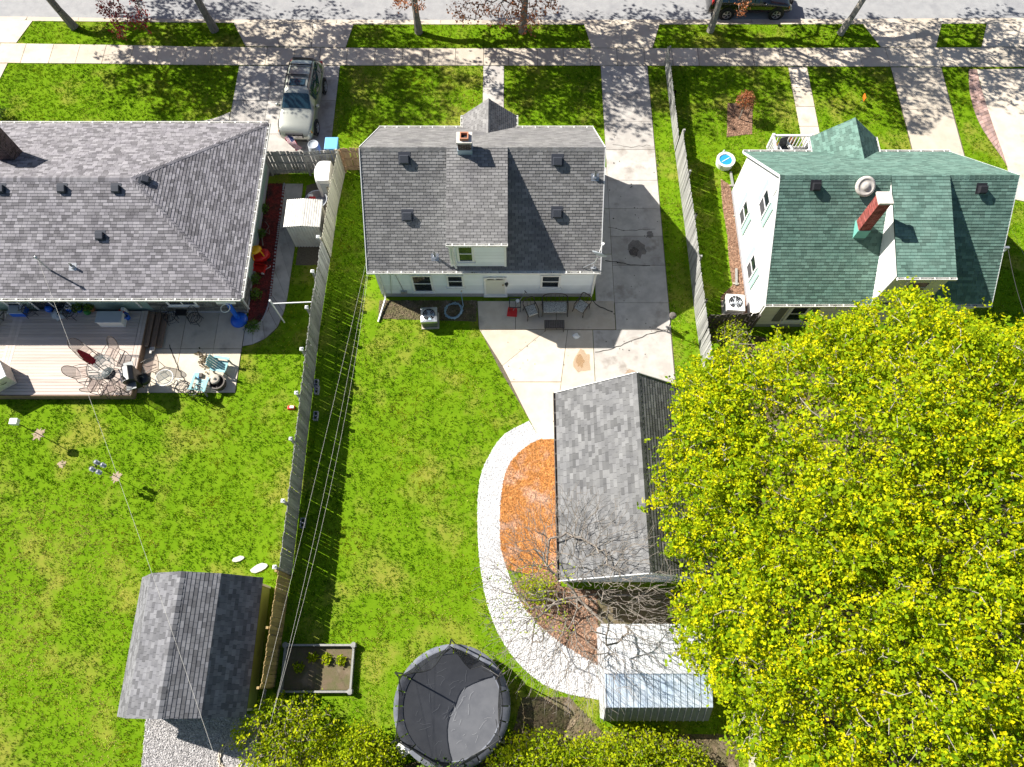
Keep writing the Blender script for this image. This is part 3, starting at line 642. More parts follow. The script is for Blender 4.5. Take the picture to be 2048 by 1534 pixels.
def window(house, c, u, n, w_, h, frame='white_paint', panes=2, depth=.07, sill=True, trim=.09, glass='glass', screen=False):
    """c = centre of the window on the wall"""
    c = Vector(c); u = Vector(u); n = Vector(n); T = Matrix((( u.x, n.x, 0, c.x), (u.y, n.y, 0, c.y), (u.z, n.z, 1, c.z), (0, 0, 0, 1)))
    f = MB(T); y0, y1 = .0, depth
    f.box(-w_/2, w_/2, y0, y1, h/2-trim, h/2); f.box(-w_/2, w_/2, y0, y1, -h/2, -h/2+trim)
    f.box(-w_/2, -w_/2+trim, y0, y1-.002, -h/2+trim, h/2-trim); f.box(w_/2-trim, w_/2, y0, y1-.002, -h/2+trim, h/2-trim)
    if panes == 2: f.box(-w_/2+trim, w_/2-trim, y0, y1-.015, -.025, .025)
    if panes == 3: f.box(-.025, .025, y0, y1-.015, -h/2+trim, h/2-trim)
    wn = f.build('window', frame, house, world=True)
    def pane(a, b_, c_, d): MB(T).box(a, b_, .0, .036, c_, d).build('pane', glass, wn, world=True)
    i = trim
    if panes == 2: pane(-w_/2+i, w_/2-i, .025, h/2-i); pane(-w_/2+i, w_/2-i, -h/2+i, -.025)
    elif panes == 3: pane(-w_/2+i, -.025, -h/2+i, h/2-i); pane(.025, w_/2-i, -h/2+i, h/2-i)
    else: pane(-w_/2+i, w_/2-i, -h/2+i, h/2-i)
    if screen: MB(T).box(-w_/2+i*1.2, w_/2-i*1.2, .036, .042, -h/2+i*1.1, -.03).build('screen', 'screen', wn, world=True)
    if sill: MB(T).box(-w_/2-.04, w_/2+.04, 0, depth+.05, -h/2-.035, -h/2-.002).build('sill', frame, wn, world=True)
    return wn
def gutter(house, A, B, n, m='gutter_white', w_=.12, step=.62):
    A = Vector(A); B = Vector(B); n = Vector(n); up = Vector((0, 0, 1)); b = MB()
    b.bar(A+n*.01, B+n*.01, .02, .11); b.bar(A+n*w_, B+n*w_, .022, .11); b.bar(A+n*(w_/2)-up*.045, B+n*(w_/2)-up*.045, w_-.03, .018)
    for e in (A, B): b.bar(e, e+n*w_, .018, .108)
    g = b.build('gutter', m, house, world=True); k = max(2, int((B-A).length/step)); br = MB()
    for i in range(k+1):
        p = A+(B-A)*((i+.5)/(k+1)); br.bar(p+up*.052, p+n*w_+up*.052, .045, .012)
    br.build('bracket', m, g, world=True, kind='stuff')
    lf = MB()
    for i in range(int((B-A).length*5)):
        p = A+(B-A)*random.random()+n*(w_*random.uniform(.2, .8))-up*.032; lf.cbox(p, (random.uniform(.03, .12), random.uniform(.02, .04), .012), random.random())
    lf.build('leaf_debris', 'leaf_litter', g, world=True, kind='stuff')
    return g
def downspout(house, pts, m='gutter_white', s=.075):
    b = MB()
    for p, q in zip(pts, pts[1:]): b.bar(p, q, s, s*.75, up=(0, 1, 0.01))
    return b.build('downspout', m, house, world=True)
def chimney(house, x0, x1, y0, y1, z0, z1, m, cap=.08, flue=True, flash=None, fh=.35, zf=None):
    ch = MB().box(x0, x1, y0, y1, z0, z1).build('chimney', 'mortar', house, world=True)
    b = MB(); z = z0; j = 0
    while z < z1-.03:
        for (ax, a0, a1, fixed) in (('x', x0, x1, y0), ('x', x0, x1, y1), ('y', y0, y1, x0), ('y', y0, y1, x1)):
            t = a0-(.1 if j % 2 else 0)
            while t < a1:
                s_, e = max(t, a0), min(t+.195, a1)
                if e-s_ > .03:
                    d = .008
                    if ax == 'x': b.box(s_, e, fixed-d, fixed+d, z, z+.062, random.random())
                    else: b.box(fixed-d, fixed+d, s_, e, z, z+.062, random.random())
                t += .205
        z += .072; j += 1
    b.build('bricks', m, ch, world=True, kind='stuff', fix=False)
    MB().box(x0-.05, x1+.05, y0-.05, y1+.05, z1, z1+cap).build('cap', 'cement_cap', ch, world=True)
    if flue:
        cx, cy = (x0+x1)/2, (y0+y1)/2; f = MB(); r_ = .15
        for a in ((-1, 0), (1, 0), (0, -1), (0, 1)):
            f.cbox((cx+a[0]*r_, cy+a[1]*r_, z1+cap+.05), (.05 if a[0] else 2*r_+.05, .05 if a[1] else 2*r_-.05, .16))
        f.build('flue', 'clay', ch, world=True); MB().box(cx-.12, cx+.12, cy-.12, cy+.12, z1+cap, z1+cap+.012).build('flue_opening', 'vent_black', ch, world=True)
    if flash: MB().box(x0-.03, x1+.03, y0-.03, y1+.03, z0, zf).build('flashing', flash, ch, world=True)
    return ch
def on_face(u_, v_, face):                 # where the view ray through a pixel meets a roof face
    o, u, v, n = frame_of(face); d = (at(u_, v_, 0)-CAMP); t = (o-CAMP).dot(n)/d.dot(n); return CAMP+d*t
def face_tf(p, face):
    o, u, v, n = frame_of(face); return Matrix(((u.x, v.x, n.x, p.x), (u.y, v.y, n.y, p.y), (u.z, v.z, n.z, p.z), (0, 0, 0, 1)))
def box_vent(roof, p, face, m='vent_grey', s=.38, h=.16):
    T = face_tf(p, face); b = MB(T); b.box(-s*.68, s*.68, -s*.62, s*.75, .005, .02)
    b.add([(-s*.42, -s*.42, .02), (s*.42, -s*.42, .02), (s*.42, s*.42, .02), (-s*.42, s*.42, .02), (-s*.5, -s*.55, h*.6), (s*.5, -s*.55, h*.6), (s*.5, s*.42, h*.95), (-s*.5, s*.42, h*.95), (-s*.46, -s*.4, h), (s*.46, -s*.4, h), (s*.46, s*.36, h*1.06), (-s*.46, s*.36, h*1.06)],
          [(0, 1, 5, 4), (1, 2, 6, 5), (2, 3, 7, 6), (3, 0, 4, 7), (4, 5, 9, 8), (5, 6, 10, 9), (6, 7, 11, 10), (7, 4, 8, 11), (8, 9, 10, 11)])
    v_ = b.build('roof_vent', m, roof, world=True); return bevel(v_, .012)
def pipe_vent(roof, p, face, h=.38, r=.05):
    T = face_tf(p, face); f = MB(T); f.box(-.16, .16, -.16, .16, .005, .018); f.lathe([(.10, .018), (.065, .10)], 10)
    o = f.build('vent_pipe', 'galv', roof, world=True)
    MB().lathe([(r, -.05), (r, h), (r*.75, h), (r*.75, h-.08)], 10, p).build('pipe', 'sheet_grey', o, world=True, smooth=False); return o

# ================================================================== THE WHITE HOUSE IN THE MIDDLE
H = thing('house', 'white sided house with dark grey roof and a central back dormer', 'house', (-1.2, 20.3, 0))
X0, X1, YR, YF, YM, ZE, ZR = -6.3, 3.85, 16.40, 24.16, 20.28, 2.70, 6.0
WX0, WX1, WYR, WYF = -6.03, 3.72, 16.62, 23.95
MB().box(WX0-.02, WX1+.02, WYR-.02, WYF+.02, 0, .32).build('foundation', 'cinder', H, world=True)
siding(H, (WX0, WYR, 0), (1, 0, 0), (0, -1, 0), [(0, .30), (WX1-WX0, .30), (WX1-WX0, 2.72), (0, 2.72)], 'white_siding')
siding(H, (WX0, WYF, 0), (1, 0, 0), (0, 1, 0), [(0, .30), (WX1-WX0, .30), (WX1-WX0, 2.72), (0, 2.72)], 'white_siding')
gab = [(0, .30), (WYF-WYR, .30), (WYF-WYR, 2.75), (YM-WYR, 5.85), (0, 2.75)]
siding(H, (WX0, WYR, 0), (0, 1, 0), (-1, 0, 0), gab, 'white_siding'); siding(H, (WX1, WYR, 0), (0, 1, 0), (1, 0, 0), gab, 'white_siding')
for x in (WX0, WX1):
    for y in (WYR, WYF): MB().box(x-.045, x+.045, y-.045, y+.045, .3, 2.74).build('corner_board', 'white_paint', H, world=True)
rear = [(X0, YR, ZE), (X1, YR, ZE), (X1, YM, ZR), (X0, YM, ZR)]; front = [(X1, YF, ZE), (X0, YF, ZE), (X0, YM, ZR), (X1, YM, ZR)]
DX0, DX1, DY, DZ = -2.70, -.18, 16.50, 4.72
dorm = [(DX0, DY, DZ), (DX1, DY, DZ), (DX1, YM, ZR+.03), (DX0, YM, ZR+.03)]
PX0, PX1, PZ, PRZ, PY, PXM = -2.36, .19, 2.55, 3.65, 25.05, -1.09
pk = YM+(YM-YM); yb = lambda z: YF-(z-ZE)*(YF-YM)/(ZR-ZE)
pl = [(PX0, PY, PZ), (PX0, YF-.1, PZ), (PXM, yb(PRZ), PRZ), (PXM, PY, PRZ)]; pr = [(PX1, YF-.1, PZ), (PX1, PY, PZ), (PXM, PY, PRZ), (PXM, yb(PRZ), PRZ)]
roof = roof_deck(H, [rear, front], 'roof_felt')
sl = (ZR-ZE)/(YM-YR)
rl = [(X0, YR, ZE), (DX0+.1, YR, ZE), (DX0+.1, YM, ZR), (X0, YM, ZR)]; rr = [(DX1-.1, YR, ZE), (X1, YR, ZE), (X1, YM, ZR), (DX1-.1, YM, ZR)]; rm_ = [(DX0+.1, YR, ZE), (DX1-.1, YR, ZE), (DX1-.1, DY+.1, ZE+(DY+.1-YR)*sl), (DX0+.1, DY+.1, ZE+(DY+.1-YR)*sl)]
roof_shingles(roof, [rl, rr, rm_, front], 'shingle_grey', .124, .28, .295, thick=.017, gap=.015)
caps(roof, (X0, YM, ZR), (X1, YM, ZR), (0, -1, -sl), (0, 1, -sl), 'shingle_grey', .17, .24)
for x in (X0, X1):
    b = MB(); b.bar((x, YR, ZE-.04), (x, YM, ZR-.04), .03, .14); b.bar((x, YM, ZR-.04), (x, YF, ZE-.04), .03, .14); b.build('rake_board', 'white_paint', H, world=True)
gutter(H, (X0, YR, ZE-.05), (X1, YR, ZE-.05), (0, -1, 0)); gutter(H, (X0, YF, ZE-.05), (PX0, YF, ZE-.05), (0, 1, 0)); gutter(H, (PX1, YF, ZE-.05), (X1, YF, ZE-.05), (0, 1, 0))
D = roof_deck(H, [dorm], 'roof_felt', .09, 'dormer')
roof_shingles(D, [dorm], 'shingle_grey', .124, .28, .295, thick=.017, gap=.015, kmax=150)
gutter(D, (DX0, DY, DZ-.05), (DX1, DY, DZ-.05), (0, -1, 0), w_=.11)
wy = DY+.07; zb = ZE+(wy-YR)*sl
siding(D, (DX0+.1, wy, 0), (1, 0, 0), (0, -1, 0), [(0, zb), (DX1-DX0-.2, zb), (DX1-DX0-.2, DZ+.02), (0, DZ+.02)], 'white_siding')
ds = (ZR-DZ)/(YM-DY)
for x, nx in ((DX0+.1, -1), (DX1-.1, 1)): siding(D, (x, wy, 0), (0, 1, 0), (nx, 0, 0), [(0, zb), (YM-wy, ZR), (0, DZ+.02)], 'white_siding')
b = MB(); b.box(DX0+.06, DX0+.15, wy-.05, wy+.03, zb, DZ); b.box(DX1-.15, DX1-.06, wy-.05, wy+.03, zb, DZ); b.build('corner_board', 'white_paint', D, world=True)
downspout(D, [(DX0+.05, DY-.06, DZ-.1), (DX0+.22, wy-.06, DZ-.3), (DX0+.22, wy-.06, zb+.15), (DX0+.3, YR+.05, ZE+.12)])
def win_px(parent, box, plane, val, u, n, **k):
    f = on_y if plane == 'y' else on_x; a = f(box[0], box[1], val); c = f(box[2], box[3], val); a2 = f(box[2], box[1], val); c2 = f(box[0], box[3], val)
    ctr = (a+c+a2+c2)/4; return ctr
def wbox(parent, u0, v0, u1, v1, Y, **k):
    a = on_y((u0+u1)/2, v0, Y); c = on_y((u0+u1)/2, v1, Y); ww = on_y(u1, (v0+v1)/2, Y).x-on_y(u0, (v0+v1)/2, Y).x
    return window(parent, ((a.x+c.x)/2, Y, (a.z+c.z)/2), (1, 0, 0), (0, -1, 0), ww, a.z-c.z, **k)
wbox(H, 824, 549, 866, 582, WYR-.02); wbox(H, 893, 549, 928, 573, WYR-.02); wbox(H, 1081, 549, 1121, 574, WYR-.02); wbox(D, 914, 489.5, 948, 522, wy-.02)
a = on_y(990, 556, WYR-.02); c = Vector((a.x, WYR-.02, .30)); zt = a.z
b = MB(); b.box(c.x-.52, c.x-.43, WYR-.08, WYR-.02, .28, zt+.1); b.box(c.x+.43, c.x+.52, WYR-.08, WYR-.02, .28, zt+.1); b.box(c.x-.43, c.x+.43, WYR-.08, WYR-.02, zt, zt+.1); b.box(c.x-.55, c.x+.55, WYR-.16, WYR-.02, .2, .28)
df = b.build('door_frame', 'white_paint', H, world=True)
b = MB(); b.box(c.x-.43, c.x+.43, WYR-.055, WYR-.02, .28, zt)
for sx in (-.2, .2):
    for z0, z1 in ((.42, 1.0), (1.12, 1.75), (1.85, zt-.12)): b.box(c.x+sx-.14, c.x+sx+.14, WYR-.066, WYR-.05, z0, z1)
dr = b.build('door', 'door_paint', H, world=True)
MB().lathe([(.03, 0), (.035, .03), (.02, .06)], 8, (c.x+.35, WYR-.1, 1.2)).build('handle', 'brass', dr, world=True)
a = on_y(1013, 567, WYR-.06)
b = MB(); b.lathe([(.05, -.12), (.075, .05), (.09, .07), (.02, .14)], 8, (a.x, WYR-.12, a.z)); b.box(a.x-.04, a.x+.04, WYR-.09, WYR-.02, a.z-.05, a.z+.05); b.build('wall_lamp', 'black_metal', H, world=True)
a = on_y(808, 584, WYR-.05); b = MB(); b.box(a.x-.14, a.x+.14, WYR-.12, WYR-.02, a.z-.12, a.z+.1); mt = b.build('meter_box', 'galv', H, world=True)
b = MB(); b.tube([(a.x, WYR-.05, a.z+.1), (a.x-.15, WYR-.05, 1.9), (a.x-.33, WYR-.05, 2.6)], .018, 5); b.tube([(a.x-.33, WYR-.05, 2.6), (a.x-.62, WYR-.05, .3)], .015, 5); b.build('conduit', 'galv', mt, world=True)
downspout(H, [(WX0+.15, YR-.07, ZE-.1), (WX0+.12, WYR-.09, 2.4), (WX0+.12, WYR-.09, .30), (WX0+.12, WYR-.25, .16), (*at2(757, 645), .06)])
downspout(H, [(WX1-.05, YR-.07, ZE-.1), (WX1-.03, WYR-.09, 2.4), (WX1-.03, WYR-.09, .1)])
for q in ((809, 318), (815, 432)): box_vent(roof, on_face(q[0], q[1], rl), rl)
for q in ((1115, 322), (1114, 426)): box_vent(roof, on_face(q[0], q[1], rr), rr)
pipe_vent(roof, on_face(1190, 354, rr), rr); pipe_vent(roof, on_face(870, 514, rl), rl)
chimney(H, -2.20, -1.66, 20.0, 20.46, 5.4, 6.60, 'brick_dark', flash='flashing', zf=6.20)
# gabled front porch
PR_ = roof_deck(H, [pl, pr], 'roof_felt', .08, 'porch_roof')
roof_shingles(PR_, [pl, pr], 'shingle_grey', .124, .28, .295, thick=.017, gap=.015, kmax=60)
caps(PR_, (PXM, PY, PRZ), (PXM, yb(PRZ), PRZ), (-1, 0, -.86), (1, 0, -.86), 'shingle_grey', .14, .2)
b = MB(); b.box(PX0+.12, PX0+.24, PY-.25, PY-.13, 0, PZ-.05); b.box(PX1-.24, PX1-.12, PY-.25, PY-.13, 0, PZ-.05); b.build('porch_post', 'white_paint', H, world=True)
gutter(PR_, (PX0, YF-.05, PZ-.05), (PX0, PY, PZ-.05), (-1, 0, 0), w_=.09); gutter(PR_, (PX1, YF-.05, PZ-.05), (PX1, PY, PZ-.05), (1, 0, 0), w_=.09)
MB().box(PX0+.1, PX1-.1, WYF+.03, PY-.1, 0, .18).build('porch_step', 'concrete', H, world=True)
# satellite dish on the back corner of the roof
p = on_face(1187, 535, rr); ds_ = thing('satellite_dish', 'grey satellite dish on the back right corner of the white house roof', 'satellite dish', p)
b = MB(); b.box(-.12, .12, -.08, .08, 0, .03); b.tube([(0, 0, .03), (.02, 0, .5), (.10, .05, .75)], .03, 6); b.tube([(-.45, -.02, .03), (.02, 0, .45)], .015, 5); b.build('mast', 'galv', ds_)
T = Matrix.Translation((.14, .06, .86)) @ Matrix.Rotation(R(-24), 4, 'Z') @ Matrix.Rotation(R(-66), 4, 'X')
b = MB(T); b.lathe([(.02, .0), (.16, .012), (.27, .04), (.34, .08), (.345, .09), (.27, .055), (.16, .027), (.02, .015)], 20); b.build('dish', 'grey_plastic', ds_, smooth=True)
b = MB(T); b.tube([(0, -.33, .08), (0, -.28, .46)], .014, 5); b.cbox((0, -.27, .49), (.12, .09, .1)); b.build('feed_arm', 'white_plastic', ds_)

# ================================================================== HIPPED HOUSE ON THE LEFT
HL = thing('house', 'sage green house with a large hipped roof of mottled grey shingles', 'house', (-20, 19.8, 0))
lx0, lx1, ly0, ly1, lye, lz, lzr, lrx = -29.0, -11.66, 15.12, 24.52, 19.82, 2.6, 4.62, -16.32
wx1, wy0, wy1 = -12.28, 15.76, 23.9
MB().box(lx0+.6, wx1+.02, wy0-.02, wy1+.02, 0, .3).build('foundation', 'cinder', HL, world=True)
siding(HL, (lx0+.6, wy0, 0), (1, 0, 0), (0, -1, 0), [(0, .28), (wx1-lx0-.6, .28), (wx1-lx0-.6, 2.62), (0, 2.62)], 'sage_siding')
siding(HL, (lx0+.6, wy1, 0), (1, 0, 0), (0, 1, 0), [(0, .28), (wx1-lx0-.6, .28), (wx1-lx0-.6, 2.62), (0, 2.62)], 'sage_siding')
siding(HL, (wx1, wy0, 0), (0, 1, 0), (1, 0, 0), [(0, .28), (wy1-wy0, .28), (wy1-wy0, 2.62), (0, 2.62)], 'sage_siding')
siding(HL, (lx0+.6, wy0, 0), (0, 1, 0), (-1, 0, 0), [(0, .28), (wy1-wy0, .28), (wy1-wy0, 2.62), (wy1-wy0-4.06, 4.4), (0, 2.62)], 'sage_siding')
b = MB(); zz = .28
while zz < 1.9:                                                   # stone veneer round the back corner
    x = wx1-4.2
    while x < wx1+.03: ww = random.uniform(.2, .42); b.box(x, min(x+ww-.015, wx1+.03), wy0-.055, wy0-.02, zz, zz+.115, random.random()); x += ww
    y = wy0-.05
    while y < wy0+1.5: ww = random.uniform(.2, .42); b.box(wx1+.02, wx1+.055, y, min(y+ww-.015, wy0+1.5), zz, zz+.115, random.random()); y += ww
    zz += .13
b.build('stone_veneer', 'stone_veneer', HL, world=True, kind='stuff')
lrear = [(lx0, ly0, lz), (lx1, ly0, lz), (lrx, lye, lzr), (lx0, lye, lzr)]; lfront = [(lx1, ly1, lz), (lx0, ly1, lz), (lx0, lye, lzr), (lrx, lye, lzr)]; lend = [(lx1, ly0, lz), (lx1, ly1, lz), (lrx, lye, lzr)]
rfl = roof_deck(HL, [lrear, lfront, lend], 'roof_felt')
roof_shingles(rfl, [lrear, lfront, lend], 'shingle_mix', .132, .15, .34, thick=.016, gap=.010)
ls = (lzr-lz)/(lye-ly0)
caps(rfl, (lx0, lye, lzr), (lrx, lye, lzr), (0, -1, -ls), (0, 1, -ls), 'shingle_mix', .17, .15)
for yy, sg in ((ly0, -1), (ly1, 1)): caps(rfl, (lx1, yy, lz), (lrx, lye, lzr), (1, 0, -ls), (0, sg, -ls), 'shingle_mix', .17, .17)
gutter(HL, (lx0, ly0, lz-.05), (lx1, ly0, lz-.05), (0, -1, 0)); gutter(HL, (lx0, ly1, lz-.05), (lx1, ly1, lz-.05), (0, 1, 0)); gutter(HL, (lx1, ly0, lz-.05), (lx1, ly1, lz-.05), (1, 0, 0))
for q in ((2, 378), (125, 378), (233, 378), (201, 472)): box_vent(rfl, on_face(q[0], q[1], lrear), lrear, 'vent_grey', .34, .17)
box_vent(rfl, on_face(290, 361, lend), lend, 'vent_grey', .34, .17); pipe_vent(rfl, on_face(146, 534, lrear), lrear, .3)
chimney(HL, -22.75, -22.0, 21.25, 21.95, 3.6, 5.35, 'brick_dark')
wbox(HL, 331, 594, 391, 609, wy0-.02, panes=3); wbox(HL, 60, 588, 140, 620, wy0-.02, panes=3, sill=False); wbox(HL, 8, 596, 40, 612, wy0-.02)
downspout(HL, [(-16.9, ly0-.06, lz-.1), (-16.95, wy0-.08, 2.2), (-16.9, wy0-.08, .7)]); downspout(HL, [(lx1+.06, 15.3, lz-.1), (wx1+.09, 15.85, 2.3), (wx1+.09, 15.85, .2)])
b = MB(); b.tube([on_face(101, 541, lrear)+Vector((0, 0, -.2)), on_face(101, 541, lrear)+Vector((0, 0, 1.0))], .035, 8); b.lathe([(.05, 0), (.07, .06), (.02, .14)], 8, on_face(101, 541, lrear)+Vector((0, 0, 1.0)))
b.build('service_mast', 'galv', HL, world=True)
MAST = on_face(101, 541, lrear)+Vector((0, 0, .9))
b = MB(); a = on_x(513, 480, wx1+.05); b.lathe([(.05, -.1), (.08, .05), (.02, .12)], 8, (wx1+.12, a.y, 2.0)); b.build('wall_lamp', 'white_plastic', HL, world=True)

# ================================================================== GREEN ROOFED HOUSE ON THE RIGHT
HR = thing('house', 'white gabled house with green shingle roof and tall red chimney', 'house', (15.6, 18.8, 0))
gx0, gx1, gy0, gy1, gym, gz, gzr = 10.80, 20.45, 14.78, 22.76, 18.77, 2.70, 6.15
hx0, hx1, hy0, hy1 = 10.97, 20.3, 15.05, 22.5
MB().box(hx0-.02, hx1+.02, hy0-.02, hy1+.02, 0, .3).build('foundation', 'cinder', HR, world=True)
siding(HR, (hx0, hy0, 0), (1, 0, 0), (0, -1, 0), [(0, .28), (hx1-hx0, .28), (hx1-hx0, 2.75), (0, 2.75)], 'cream_siding')
siding(HR, (hx0, hy1, 0), (1, 0, 0), (0, 1, 0), [(0, .28), (hx1-hx0, .28), (hx1-hx0, 2.75), (0, 2.75)], 'cream_siding')
gs = (gzr-gz)/(gym-gy0); gg = [(0, .28), (hy1-hy0, .28), (hy1-hy0, 2.82), (gym-hy0, 6.0), (0, 2.82)]
siding(HR, (hx0, hy0, 0), (0, 1, 0), (-1, 0, 0), gg, 'cream_siding'); siding(HR, (hx1, hy0, 0), (0, 1, 0), (1, 0, 0), gg, 'cream_siding')
grear = [(gx0, gy0, gz), (gx1, gy0, gz), (gx1, gym, gzr), (gx0, gym, gzr)]; gfront = [(gx1, gy1, gz), (gx0, gy1, gz), (gx0, gym, gzr), (gx1, gym, gzr)]
rfg = roof_deck(HR, [grear, gfront], 'roof_felt_green')
ex0, ex1, ey, ez = 15.28, 17.62, 14.72, 5.05
gl = [(gx0, gy0, gz), (ex0+.05, gy0, gz), (ex0+.05, gym, gzr), (gx0, gym, gzr)]; gr = [(ex1-.05, gy0, gz), (gx1, gy0, gz), (gx1, gym, gzr), (ex1-.05, gym, gzr)]
roof_shingles(rfg, [gl, gr, gfront], 'shingle_green', .130, .17, .32, thick=.017, gap=.010)
caps(rfg, (gx0, gym, gzr), (gx1, gym, gzr), (0, -1, -gs), (0, 1, -gs), 'shingle_green', .17, .2)
for x in (gx0, gx1):
    b = MB(); b.bar((x, gy0, gz-.04), (x, gym, gzr-.04), .025, .10); b.bar((x, gym, gzr-.04), (x, gy1, gz-.04), .025, .10); b.build('rake_board', 'white_paint', HR, world=True)
gutter(HR, (gx0, gy0, gz-.05), (gx1, gy0, gz-.05), (0, -1, 0)); gutter(HR, (gx0, gy1, gz-.05), (14.0, gy1, gz-.05), (0, 1, 0)); gutter(HR, (17.2, gy1, gz-.05), (gx1, gy1, gz-.05), (0, 1, 0))
ed_ = [(ex0, ey, ez), (ex1, ey, ez), (ex1, gym, gzr+.03), (ex0, gym, gzr+.03)]
DG = roof_deck(HR, [ed_], 'roof_felt_green', .08, 'dormer')
roof_shingles(DG, [ed_], 'shingle_green', .130, .17, .32, thick=.017, gap=.010, kmax=150)
zb2 = gz+(ey+.12-gy0)*gs
for x, nx in ((ex0+.05, -1), (ex1-.05, 1)): siding(DG, (x, ey+.12, 0), (0, 1, 0), (nx, 0, 0), [(0, zb2), (gym-ey-.12, gzr), (0, ez)], 'cream_siding')
siding(DG, (ex0+.05, ey+.12, 0), (1, 0, 0), (0, -1, 0), [(0, zb2), (ex1-ex0-.1, zb2), (ex1-ex0-.1, ez), (0, ez)], 'cream_siding')
gutter(DG, (ex0, ey, ez-.05), (ex1, ey, ez-.05), (0, -1, 0), w_=.1)
window(DG, ((ex0+ex1)/2, ey+.10, 4.1), (1, 0, 0), (0, -1, 0), 1.0, 1.1)
downspout(HR, [(gx0+.15, gy0-.06, gz-.1), (hx0+.08, hy0-.07, 2.3), (hx0+.08, hy0-.07, .15), (hx0-.1, hy0-.6, .06)])
def wall_win(u_, v_, w_, h, sh=True):
    c_ = on_x(u_, v_, hx0-.03); wn = window(HR, c_, (0, 1, 0), (-1, 0, 0), w_, h, screen=True)
    if sh:
        for s_ in (-1, 1):
            y = c_.y+s_*(w_/2+.19); b = MB(); b.box(hx0-.06, hx0-.022, y-.17, y+.17, c_.z-h/2, c_.z+h/2, .4)
            k = 0
            while k < 12: zz = c_.z-h/2+.06+k*(h-.12)/12; b.box(hx0-.072, hx0-.06, y-.13, y+.13, zz, zz+.05, .6); k += 1
            b.build('shutter', 'shutter', HR, world=True)
wall_win(1490, 427, .85, 1.35); wall_win(1531, 407, .85, 1.35); wall_win(1505, 535, .85, 1.35)
a = on_x(1549, 379, hx0-.03); MB().box(hx0-.06, hx0-.02, a.y-.18, a.y+.18, a.z-.22, a.z+.22).build('gable_vent', 'white_paint', HR, world=True)
wn = wbox(HR, 1575, 611, 1612, 640, hy0-.02)
a = on_y(1560, 628, hy0-.02); b_ = on_y(1622, 628, hy0-.02)
for q in (a, b_): MB().box(q.x-.17, q.x+.17, hy0-.06, hy0-.02, q.z-.65, q.z+.65).build('shutter', 'shutter_grey', HR, world=True)
box_vent(rfg, on_face(1631, 372, grear), grear, 'vent_black', .32, .22); box_vent(rfg, on_face(1962, 378, grear), grear, 'vent_black', .32, .22)
p = on_face(1727, 372, grear); T = face_tf(p, grear); b = MB(T); b.lathe([(.33, 0), (.34, .10), (.40, .13), (.41, .19), (.36, .25), (.30, .26), (.28, .24), (.16, .25), (.14, .28), (.02, .28)], 24)
b.build('fan_vent', 'cement_cap', rfg, world=True, smooth=True)
chimney(HR, 14.12, 14.58, 16.90, 17.36, 4.2, 6.85, 'brick_red', cap=.10, flue=False, flash='flashing_green', zf=5.05)
p = on_face(2006, 505, gr); b = MB(); b.tube([p, p+Vector((0, 0, .35)), p+Vector((-.12, -.06, .5))], .03, 6); b.cbox(p+Vector((-.2, -.1, .52)), (.18, .1, .1)); b.build('service_mast', 'galv', HR, world=True)
qx0, qx1, qz, qrz, qy, qxm = 14.10, 17.20, 2.55, 3.85, 23.75, 15.68
qb = lambda z: gy1-(z-gz)*(gy1-gym)/(gzr-gz)
ql = [(qx0, qy, qz), (qx0, gy1-.1, qz), (qxm, qb(qrz), qrz), (qxm, qy, qrz)]; qr = [(qx1, gy1-.1, qz), (qx1, qy, qz), (qxm, qy, qrz), (qxm, qb(qrz), qrz)]
PQ = roof_deck(HR, [ql, qr], 'roof_felt_green', .08, 'porch_roof'); roof_shingles(PQ, [ql, qr], 'shingle_green', .130, .17, .32, thick=.017, gap=.010, kmax=60)
caps(PQ, (qxm, qy, qrz), (qxm, qb(qrz), qrz), (-1, 0, -.83), (1, 0, -.83), 'shingle_green', .14, .2)
gutter(PQ, (qx0, gy1-.05, qz-.05), (qx0, qy, qz-.05), (-1, 0, 0), w_=.09); gutter(PQ, (qx1, gy1-.05, qz-.05), (qx1, qy, qz-.05), (1, 0, 0), w_=.09)
b = MB()
for x in (qx0+.2, qx1-.2): b.box(x-.06, x+.06, qy-.25, qy-.13, .3, qz)
b.build('porch_post', 'white_paint', HR, world=True)
pf = MB(); 
for i in range(22): pf.box(12.95+i*.14, 12.95+i*.14+.13, hy1+.03, 25.05, .30, .34, random.random())
po = pf.build('porch_floor', 'wood_grey', HR, world=True)
MB().box(12.97, 16.0, hy1+.05, 25.0, 0, .29).build('porch_base', 'cinder', HR, world=True)
b = MB(); b.bar((12.99, hy1+.05, 1.2), (12.99, 25.0, 1.2), .10, .06); b.bar((12.99, 25.0, 1.2), (14.9, 25.0, 1.2), .10, .06)
for k in range(14): b.box(12.97, 13.01, hy1+.2+k*.17, hy1+.25+k*.17, .34, 1.17)
for k in range(10): b.box(13.1+k*.18, 13.15+k*.18, 24.98, 25.02, .34, 1.17)
for q in ((12.99, 25.0), (14.9, 25.0)): b.box(q[0]-.06, q[0]+.06, q[1]-.06, q[1]+.06, .3, 1.3)
b.build('railing', 'white_paint', HR, world=True)

